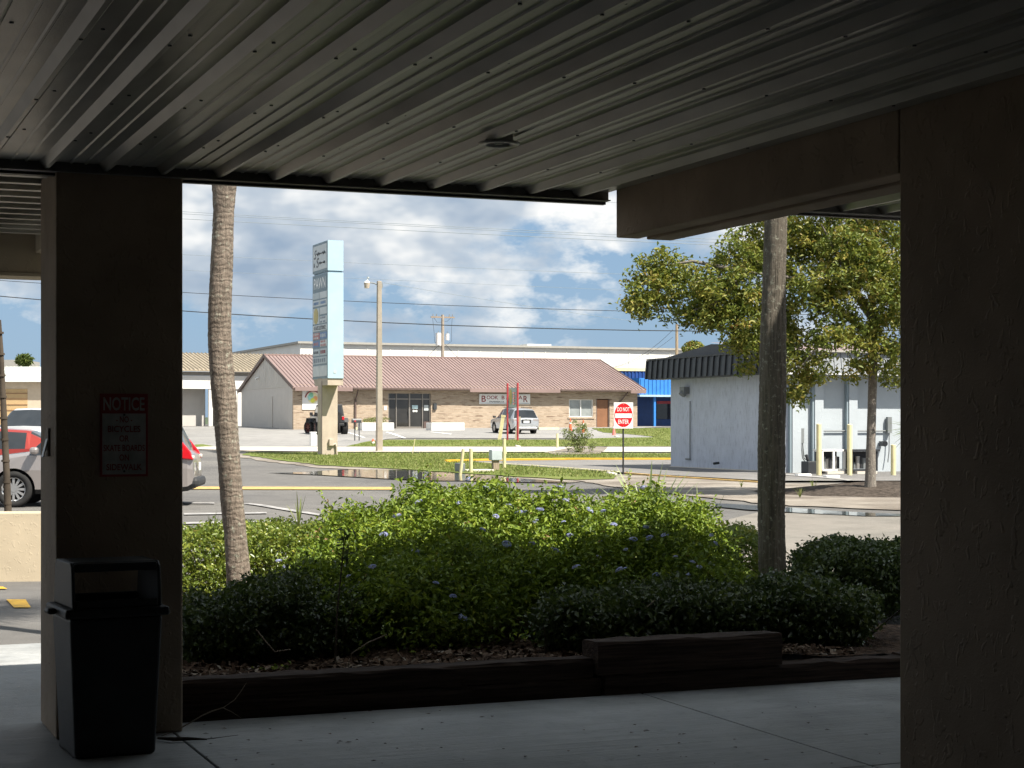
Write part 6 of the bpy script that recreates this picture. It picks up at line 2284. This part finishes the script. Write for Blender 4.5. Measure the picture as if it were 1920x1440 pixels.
# plumbago mass: ridge height per column
ridge = [(560, 1010), (600, 985), (650, 968), (700, 958), (740, 945), (780, 922), (830, 912), (880, 912), (930, 922), (980, 935), (1030, 940), (1080, 938), (1130, 938), (1180, 932), (1230, 930), (1290, 945), (1330, 978), (1350, 1020), (1385, 1065), (1420, 1100)]
rxp = np.array([r[0] for r in ridge]); ryp = np.array([r[1] for r in ridge])
DRG = 13.9
def mound(px, d):
    """surface height of the mass at column px (taken at the ridge depth) and depth d"""
    top = EYE - (np.interp(px, rxp, ryp) - HOR) * DRG / F
    near, far = np.interp(px, [850, 1020], [11.5, 12.75]), 16.0
    t = np.where(d < DRG, (d - near) / (DRG - near), (far - d) / (far - DRG))
    t = np.clip(t, 0, 1)
    edge = np.clip(np.minimum((px - 545) / 70, (1435 - px) / 60), 0, 1) * (d >= near - 0.02)
    return 0.12 + (top - 0.12) * np.where(d < DRG, 0.28 + 0.72 * t ** 0.65, t ** 0.5) * edge ** 0.5


bush = thing('plumbago_bush', 'big loose green bush with pale blue flowers filling the planter', 'bush', Vector((from_px(980, DRG), DRG, 0.1)))
off = np.array(list(bush.location))
N = 9500
px_ = rng.uniform(550, 1430, N)
d_ = 11.5 + rng.random(N) * 4.4
h_ = mound(px_, d_)
lump = 0.06 * np.sin(px_ * 0.045 + d_ * 3) + 0.05 * np.sin(px_ * 0.021 - d_ * 5)
z_ = h_ - rng.random(N) ** 1.7 * 0.30 + lump
ok = (z_ > 0.16) & (h_ > 0.2)
cen = np.stack([(px_ - 960) / F * DRG + (rng.normal(size=N) * .02), d_, z_], 1)[ok]
fill_px = rng.uniform(590, 1400, 2600)
fill_d = np.interp(fill_px, [850, 1020], [11.75, 12.9]) + rng.random(2600) ** 1.5 * 1.6
fill_h = mound(fill_px, fill_d)
fill = np.stack([(fill_px - 960) / F * DRG, fill_d, 0.2 + rng.random(2600) * np.maximum(fill_h - 0.25, 0.02)], 1)[fill_h > 0.28]
cen = np.vstack([cen, fill])
# shoots sticking out of the top
sh = []
for _ in range(46):
    px = random.uniform(600, 1340)
    d = random.uniform(12.8, 14.8)
    z0 = float(mound(np.array([px]), np.array([d]))[0]) - 0.05
    ln = random.choice([0.12, 0.16, 0.2, 0.26, 0.3])
    dx, dy = random.gauss(0, .10), random.gauss(0, .08)
    for t in np.linspace(0, 1, 9):
        sh.append(((px - 960) / F * DRG + dx * t * t, d + dy * t, z0 + ln * t))
sh = np.array(sh)
c1, s1, t1 = clumps(cen, 14, np.array([0.055, 0.055, 0.045]), (0.022, 0.068))
c2, s2, t2 = clumps(sh, 5, np.array([0.016, 0.016, 0.012]), (0.022, 0.042))
leaves('foliage', np.vstack([c1, c2]) - off, np.concatenate([s1, s2]), m_leaf_plum, bush, 0.35, 0.42, np.concatenate([t1, np.clip(t2 + .2, 0, 1)]))['kind'] = 'stuff'
# stems
stm = MB()
for _ in range(130):
    px = random.uniform(600, 1390); d = random.uniform(12.9, 15)
    z0 = 0.1
    z1 = float(mound(np.array([px]), np.array([d]))[0]) - 0.03
    x = (px - 960) / F * DRG
    b = Vector((x + random.gauss(0, .2), d + random.gauss(0, .2), z0)) - bush.location
    tpt = Vector((x, d, z1)) - bush.location
    stm.tube([b, b.lerp(tpt, .5) + Vector((random.gauss(0, .06), random.gauss(0, .06), .05)), tpt], [.007, .005, .002], 4)
stm.build('stems', m_stem, bush)['kind'] = 'stuff'
# flower heads
def flower_mesh(seed):
    r_ = np.random.default_rng(seed)
    n = 26
    u_ = r_.normal(size=(n, 3)); u_[:, 2] = np.abs(u_[:, 2]); u_ /= np.linalg.norm(u_, axis=1, keepdims=True)
    c = u_ * 0.030
    vs, fs = [], []
    for i in range(n):
        nz = Vector(u_[i]); a = nz.orthogonal().normalized(); b = nz.cross(a)
        for k in range(5):
            t = 2 * math.pi * k / 5
            d = a * math.cos(t) + b * math.sin(t); s = nz.cross(d)
            p = Vector(c[i])
            q = len(vs)
            vs += [p, p + d * .008 + s * .005, p + d * .014 + nz * .002, p + d * .008 - s * .005]
            fs.append((q, q + 1, q + 2, q + 3))
    o_ = fastmesh('flower', np.array([list(v) for v in vs]), np.array(fs), m_petal, None, np.repeat(r_.random(n), 20))
    me = o_.data
    bpy.data.objects.remove(o_)
    return me


fms = [flower_mesh(k) for k in range(4)]
fl_px = [(880, 905), (912, 922), (1050, 920), (1060, 945), (652, 972), (683, 1012), (525, 1058), (540, 1068), (550, 1080), (655, 1087), (700, 1070), (818, 1100), (850, 1125), (955, 955), (972, 968), (985, 965), (997, 1027), (950, 1027), (1012, 962), (1125, 1022), (1122, 1050), (1160, 1075), (1170, 1073), (1228, 1085), (1290, 1084),
         (1216, 1015), (1186, 1018), (1172, 1037), (1210, 995), (1130, 965), (1105, 963), (1056, 985), (1040, 1038), (1310, 1070), (1297, 1060), (1332, 1010), (1340, 1025), (1205, 920), (868, 1165), (785, 948), (745, 975), (1068, 1010), (1003, 985), (905, 1000), (930, 975), (860, 950), (808, 930), (1265, 1050), (1245, 1010), (1150, 990), (780, 1040), (720, 1010), (990, 1080), (1080, 1070)]

for (px, py) in fl_px:
    # march along the sight line until it meets the mass
    hit = None
    for d in np.arange(11.5, 16.0, 0.05):
        z = EYE - (py - HOR) * d / F
        pxe = 960 + (px - 960) * d / DRG
        if z <= float(mound(np.array([pxe]), np.array([d]))[0]) + 0.02:
            hit = (d, z)
            break
    if hit is None:
        hit = (DRG, EYE - (py - HOR) * DRG / F)
    p = Vector((from_px(px, hit[0]), hit[0] - 0.06, hit[1] + 0.03)) - bush.location
    f_ = link('flower', random.choice(fms), bush, p)
    f_.rotation_euler = (random.uniform(-.5, .6), random.uniform(-.5, .5), random.uniform(0, 6))
    k_ = random.uniform(.5, .95)
    f_.scale = (k_ * 1.15, k_ * 1.15, k_ * 0.6)


def hedge(label, px0, px1, d0, d1, top_px, dref, mat, n, leaf=(0.03, 0.05), per=14, base_h=0.12, name='hedge', slant=True, topvar=0.03, parent_group='clipped hedges in the planter', inner=0.25):
    """rounded block hedge; front line follows the street grid"""
    x0, x1 = from_px(px0, dref), from_px(px1, dref)
    top = EYE - (top_px - HOR) * dref / F
    cxx, cdd = (x0 + x1) / 2, (d0 + d1) / 2
    t = thing(name, label, 'hedge', Vector((cxx, cdd, base_h)), 0, parent_group)
    a, b = (x1 - x0) / 2, (d1 - d0) / 2
    P, NN = [], []
    hgt = top - base_h
    while len(P) < n:
        q = rng.uniform(-1, 1, 3)
        e = (abs(q[0]) ** 4 + abs(q[1]) ** 4 + (abs(q[2]) ** 4 if q[2] > 0 else abs(q[2]) ** 6)) ** .25
        if e > 1.0 or e < 1 - inner:
            continue
        x = cxx + q[0] * a
        sl = (x - cxx) * (UY / UX) if slant else 0
        P.append((x, cdd + q[1] * b + sl, base_h + hgt * (q[2] * .5 + .5) + topvar * math.sin(x * 7) + topvar * .6 * math.sin(x * 17 + 1)))
    P = np.array(P) - np.array(list(t.location))
    c, s, tn = clumps(P, per, np.array([0.04, 0.04, 0.032]), leaf)
    leaves('foliage', c, s, mat, t, 0.25, 0.55, tn)['kind'] = 'stuff'
    sm = MB()
    for _ in range(int(26 * (x1 - x0) + 8)):
        x = random.uniform(x0, x1); sl = (x - cxx) * (UY / UX) if slant else 0
        y = cdd + sl + random.uniform(-b, b) * .8
        p0 = Vector((x, y, base_h - .04)) - t.location
        p1 = Vector((x + random.gauss(0, .12), y + random.gauss(0, .12), base_h + hgt * random.uniform(.5, .92))) - t.location
        sm.tube([p0, p0.lerp(p1, .5) + Vector((random.gauss(0, .04), random.gauss(0, .04), 0)), p1], [.008, .006, .003], 4)
    sm.build('stems', m_stem, t)['kind'] = 'stuff'
    return t


hedge('sunlit yellowish hedge left of the curving palm trunk', 235, 452, 14.3, 16.0, 992, 15.2, m_leaf_hedge, 1300, (0.03, 0.055))
hedge('sunlit clipped hedge just right of the curving palm trunk', 440, 610, 15.6, 17.2, 984, 16.3, m_leaf_hedge, 1200, (0.03, 0.055))
hedge('dark sprawling shrub in the shade at the front left of the bed', 350, 700, 11.2, 12.6, 1098, 11.9, m_leaf_shaded, 2200, (0.03, 0.052), base_h=0.17, topvar=0.05, inner=0.45)
hedge('dark clipped hedge along the timbers below the straight palm', 1010, 1655, 11.9, 13.0, 1104, 12.5, m_leaf_shaded, 3800, (0.035, 0.06), base_h=0.14)
hedge('rounded dark hedge behind, right of the straight palm trunk', 1492, 1780, 15.2, 16.8, 1022, 15.8, m_leaf_shaded, 1800, (0.035, 0.062), base_h=0.0)
hedge('small sunny hedge peeping between bush and straight palm', 1335, 1440, 15.9, 17.2, 993, 16.4, m_leaf_hedge, 520, (0.032, 0.055), base_h=0.0, slant=False)
# strappy leaves behind the bush
bl = [(random.uniform(-.6, 3.7), random.uniform(.05, .75), random.uniform(.6, .98), random.uniform(.03, .05)) for _ in range(44)]
strap_plant('palmetto', 'pale spiky palmetto leaves rising behind the blue flowered bush', Vector((from_px(1215, 14.6), 14.6, 0.50)), bl, m_leaf_yucca, 'palmetto')
bl = [(random.uniform(0, 6.3), random.uniform(.05, .35), random.uniform(.5, .85), .028) for _ in range(11)]
strap_plant('palmetto', 'short spiky leaves at the right shoulder of the bush', Vector((from_px(1312, 14.8), 14.8, 0.42)), bl, m_leaf_yucca, 'palmetto')
bl = [(random.uniform(0, 6.3), random.uniform(.1, .5), random.uniform(.22, .42), .022) for _ in range(6)]
strap_plant('grass_tuft', 'thin grassy shoot above the hedge right of the curving palm', Vector((from_px(560, 16.2), 16.2, 0.66)), bl, m_leaf_grass, 'weed')
bl = [(random.uniform(0, 6.3), random.uniform(.1, .45), random.uniform(.2, .36), .016) for _ in range(12)]
strap_plant('grass_tuft', 'grassy weed in the hedge left of the curving palm', Vector((from_px(398, 15.0), 15.0, 0.62)), bl, m_leaf_grass, 'weed')
# dark sapling standing in front of the bush
sp_ = thing('sapling', 'thin dark sapling standing in front of the bush', 'sapling', W(628, 1245, 11.2))
q0 = W(628, 1245, 11.2)
stp = [W(628, 1245, 11.2) - q0, W(632, 1150, 11.2) - q0, W(640, 1070, 11.2) - q0, W(646, 1000, 11.2) - q0]
MB().tube(stp, [.007, .006, .005, .003], 6).build('stem', m_stem, sp_)
pc = np.array([list(stp[-1] + Vector((random.gauss(0, .035), random.gauss(0, .035), random.uniform(-.22, .03)))) for _ in range(34)])
leaves('foliage', pc, rng.uniform(.04, .075, len(pc)), m_leaf_shaded, sp_, 0.2, 0.35)['kind'] = 'stuff'
# dry vines and weed sprigs over the mulch
for k_, (pts_, lab) in enumerate(([[(652, 1250), (660, 1225), (690, 1205), (725, 1190)], 'pale dry vine curling over the mulch'], [[(480, 1180), (500, 1205), (515, 1222), (545, 1218)], 'thin dry stem drooping in the dark shrub'], [[(1180, 1160), (1205, 1145), (1228, 1125)], 'thin pale stem crossing the dark clipped hedge'])):
    o = MB().tube([W(px, py, 10.95 if k_ < 2 else 11.7) for px, py in pts_], .004, 5).build('dry_vine', m_twig)
    tag(o, lab, 'vine')
for (px, py, lab) in ((515, 1258, 'tiny bright weed at the left of the mulch'), (975, 1190, 'small bright sprig at the foot of the bush'), (735, 1180, 'leafy sprig low on the dark shrub')):
    d = 10.75
    p = W(px, py, d)
    pc = np.array([list(p + Vector((random.gauss(0, .05), random.gauss(0, .04), random.gauss(0, .03)))) for _ in range(26)])
    wt_ = thing('weed', lab, 'weed', (p.x, p.y, p.z - 0.05))
    leaves('foliage', pc - np.array(list(wt_.location)), rng.uniform(.025, .045, 26), m_leaf_plum, wt_, 0.4, 0.5)['kind'] = 'stuff'

# ------------------------------------------------------------------ far greenery
g = at(1085, gdepth(850))
fs_ = thing('flowering_shrub', 'small shrub with pale and reddish leaves on the verge', 'shrub', g)
sk_ = g.y / F
P = []
for (cx_, cy_, rr_, n) in ((1085, 845, 10, 30), (1082, 828, 16, 60), (1070, 818, 12, 30), (1100, 822, 14, 40), (1088, 806, 10, 30), (1110, 838, 8, 14), (1062, 812, 8, 12), (1080, 796, 6, 8), (1095, 798, 6, 8), (1064, 840, 8, 10)):
    for _ in range(n):
        P.append(((cx_ + random.gauss(0, rr_ * .5) - 1085) * sk_, random.gauss(0, .22), max(.03, (852 - cy_ + random.gauss(0, rr_ * .5)) * sk_)))
c, s, tn = clumps(np.array(P), 9, np.array([.05, .05, .04]), (.06, .12))
leaves('foliage', c, s, m_leaf_shrub, fs_, .3, .45, tn)['kind'] = 'stuff'
smb = MB()
for _ in range(9):
    smb.tube([(random.gauss(0, .05), 0, 0), (random.gauss(0, .15), 0, .5), (random.gauss(0, .35), random.gauss(0, .2), random.uniform(.7, 1.2))], [.02, .015, .006], 5)
smb.build('stems', m_stem, fs_)
# low shrub in the left box planter
P = np.stack([rng.uniform(0.3, paw - .2, 80), rng.uniform(.2, .9, 80), pah + rng.random(80) * .4], 1)
P[:, 2] = pah + .05 + rng.random(80) * .35 * (1 - np.abs(P[:, 0] - paw * .62) / paw)
c, s, tn = clumps(P, 12, np.array([.06, .06, .04]), (.06, .1))
o = leaves('planter_shrub', c, s, m_leaf_hedge, None, .3, .5, tn)
o.location = pa.location
o.rotation_euler = (0, 0, A)
tag(o, 'low green shrub growing in the white box planter', 'shrub')
# spiky palm at the right edge, partly hidden by the pillar
pp = W(1716, 800, 45)
bl_v, bl_f, bl_t = [], [], []
for kf in range(150):
    a = random.uniform(0, 2 * math.pi); el = random.uniform(-.9, 1.3); ln = random.uniform(.45, .8)
    d = Vector((math.cos(a) * math.cos(el), math.sin(a) * math.cos(el), math.sin(el)))
    s_ = d.orthogonal().normalized() * .016
    b = len(bl_v)
    bl_v += [d * .06 - s_, d * .06 + s_, d * ln + Vector((0, 0, -.06))]
    bl_f.append((b, b + 1, b + 2)); bl_t += [random.random()] * 3
sy = thing('yucca', 'spiky round yucca head at the edge of the broad pillar', 'yucca', Vector((pp.x, 45, gz(45))))
o = fastmesh('head', np.array([list(v) for v in bl_v]), np.array(bl_f), m_leaf_palm, sy, np.array(bl_t))
o.location = (0, 0, pp.z - gz(45))
MB().cyl((0, 0, -.1), (0, 0, pp.z - gz(45)), .10, .07, n=10).build('trunk', m_bark_tree, sy)
# distant palm behind the storage row and tree tops at the right
def far_tree(px, py, d, rpx, label, palm=False):
    c0 = W(px, py, d)
    t = thing('distant_palm' if palm else 'distant_tree', label, 'palm tree' if palm else 'tree', Vector((c0.x, d, gz(d))))
    r_ = rpx * d / F
    zc = c0.z - gz(d)
    MB().cyl((0, 0, -.3), (0, 0, zc), .16, .10, n=8).build('trunk', m_bark_tree, t)
    n = 700
    q = rng.normal(size=(n, 3)); q /= np.linalg.norm(q, axis=1, keepdims=True)
    q *= (rng.random(n) ** .4)[:, None] * np.array([r_, r_, r_ * .75])
    q[:, 2] += zc
    leaves('crown', q, rng.uniform(.2, .5, n) * (1.5 if palm else 1), m_leaf_palm if palm else m_leaf_tree, t, .2, .2 if palm else .5)
far_tree(46, 676, 135, 15, 'small feathery palm showing above the storage garage roof', True)
far_tree(1300, 655, 175, 22, 'round green treetop peeking behind the white block roof')
# grass blades on the verges
def blades(name, label, poly_rows, n, hgt):
    pl_ = px_poly(poly_rows)
    xs = [p[0] for p in pl_]; ys = [p[1] for p in pl_]
    def inside(x, y):
        c_ = False
        for (x1, y1), (x2, y2) in zip(pl_, pl_[1:] + pl_[:1]):
            if (y1 > y) != (y2 > y) and x < (x2 - x1) * (y - y1) / (y2 - y1) + x1:
                c_ = not c_
        return c_
    vs = np.zeros((n, 3, 3)); k = 0
    while k < n:
        x, y = random.uniform(min(xs), max(xs)), random.uniform(min(ys), max(ys))
        if not inside(x, y):
            continue
        z = gz(y) + .03
        a = random.uniform(0, 6.28); w = random.uniform(.012, .03); h = random.uniform(.4, 1) * hgt
        vs[k] = ((x - w * math.cos(a), y - w * math.sin(a), z), (x + w * math.cos(a), y + w * math.sin(a), z), (x + random.gauss(0, h * .5), y + random.gauss(0, h * .5), z + h))
        k += 1
    o_ = fastmesh(name, vs.reshape(-1, 3), np.arange(n * 3).reshape(n, 3), m_leaf_grass, None, np.repeat(rng.random(n), 3))
    tag(o_, label, 'grass', None, 'stuff')
blades('grass', 'short green grass of the near verge around the pylon', [(460, 850), (1390, 852), (1390, 862), (1150, 862), (885, 865), (905, 871), (1155, 888), (1145, 899), (930, 892), (800, 883), (600, 873)], 26000, .10)
blades('grass', 'short green grass of the far verge below the shop', [(655, 838), (700, 829), (1080, 826), (1240, 822), (1130, 811), (1110, 805), (1350, 804), (1450, 838)], 16000, .12)
# weeds along the dirt by the tree
for (px, py, lab) in ((1525, 920, 'bare wiry weed in the dirt left of the tree'), (1500, 935, 'low green weed clump on the dirt'), (1390, 915, 'weedy tuft behind the straight palm')):
    g = GP(px, py)
    bl = [(random.uniform(0, 6.3), random.uniform(.2, .8), random.uniform(.15, .35), .02) for _ in range(14)]
    strap_plant('weed_tuft', lab, g, bl, m_leaf_grass, 'weed')
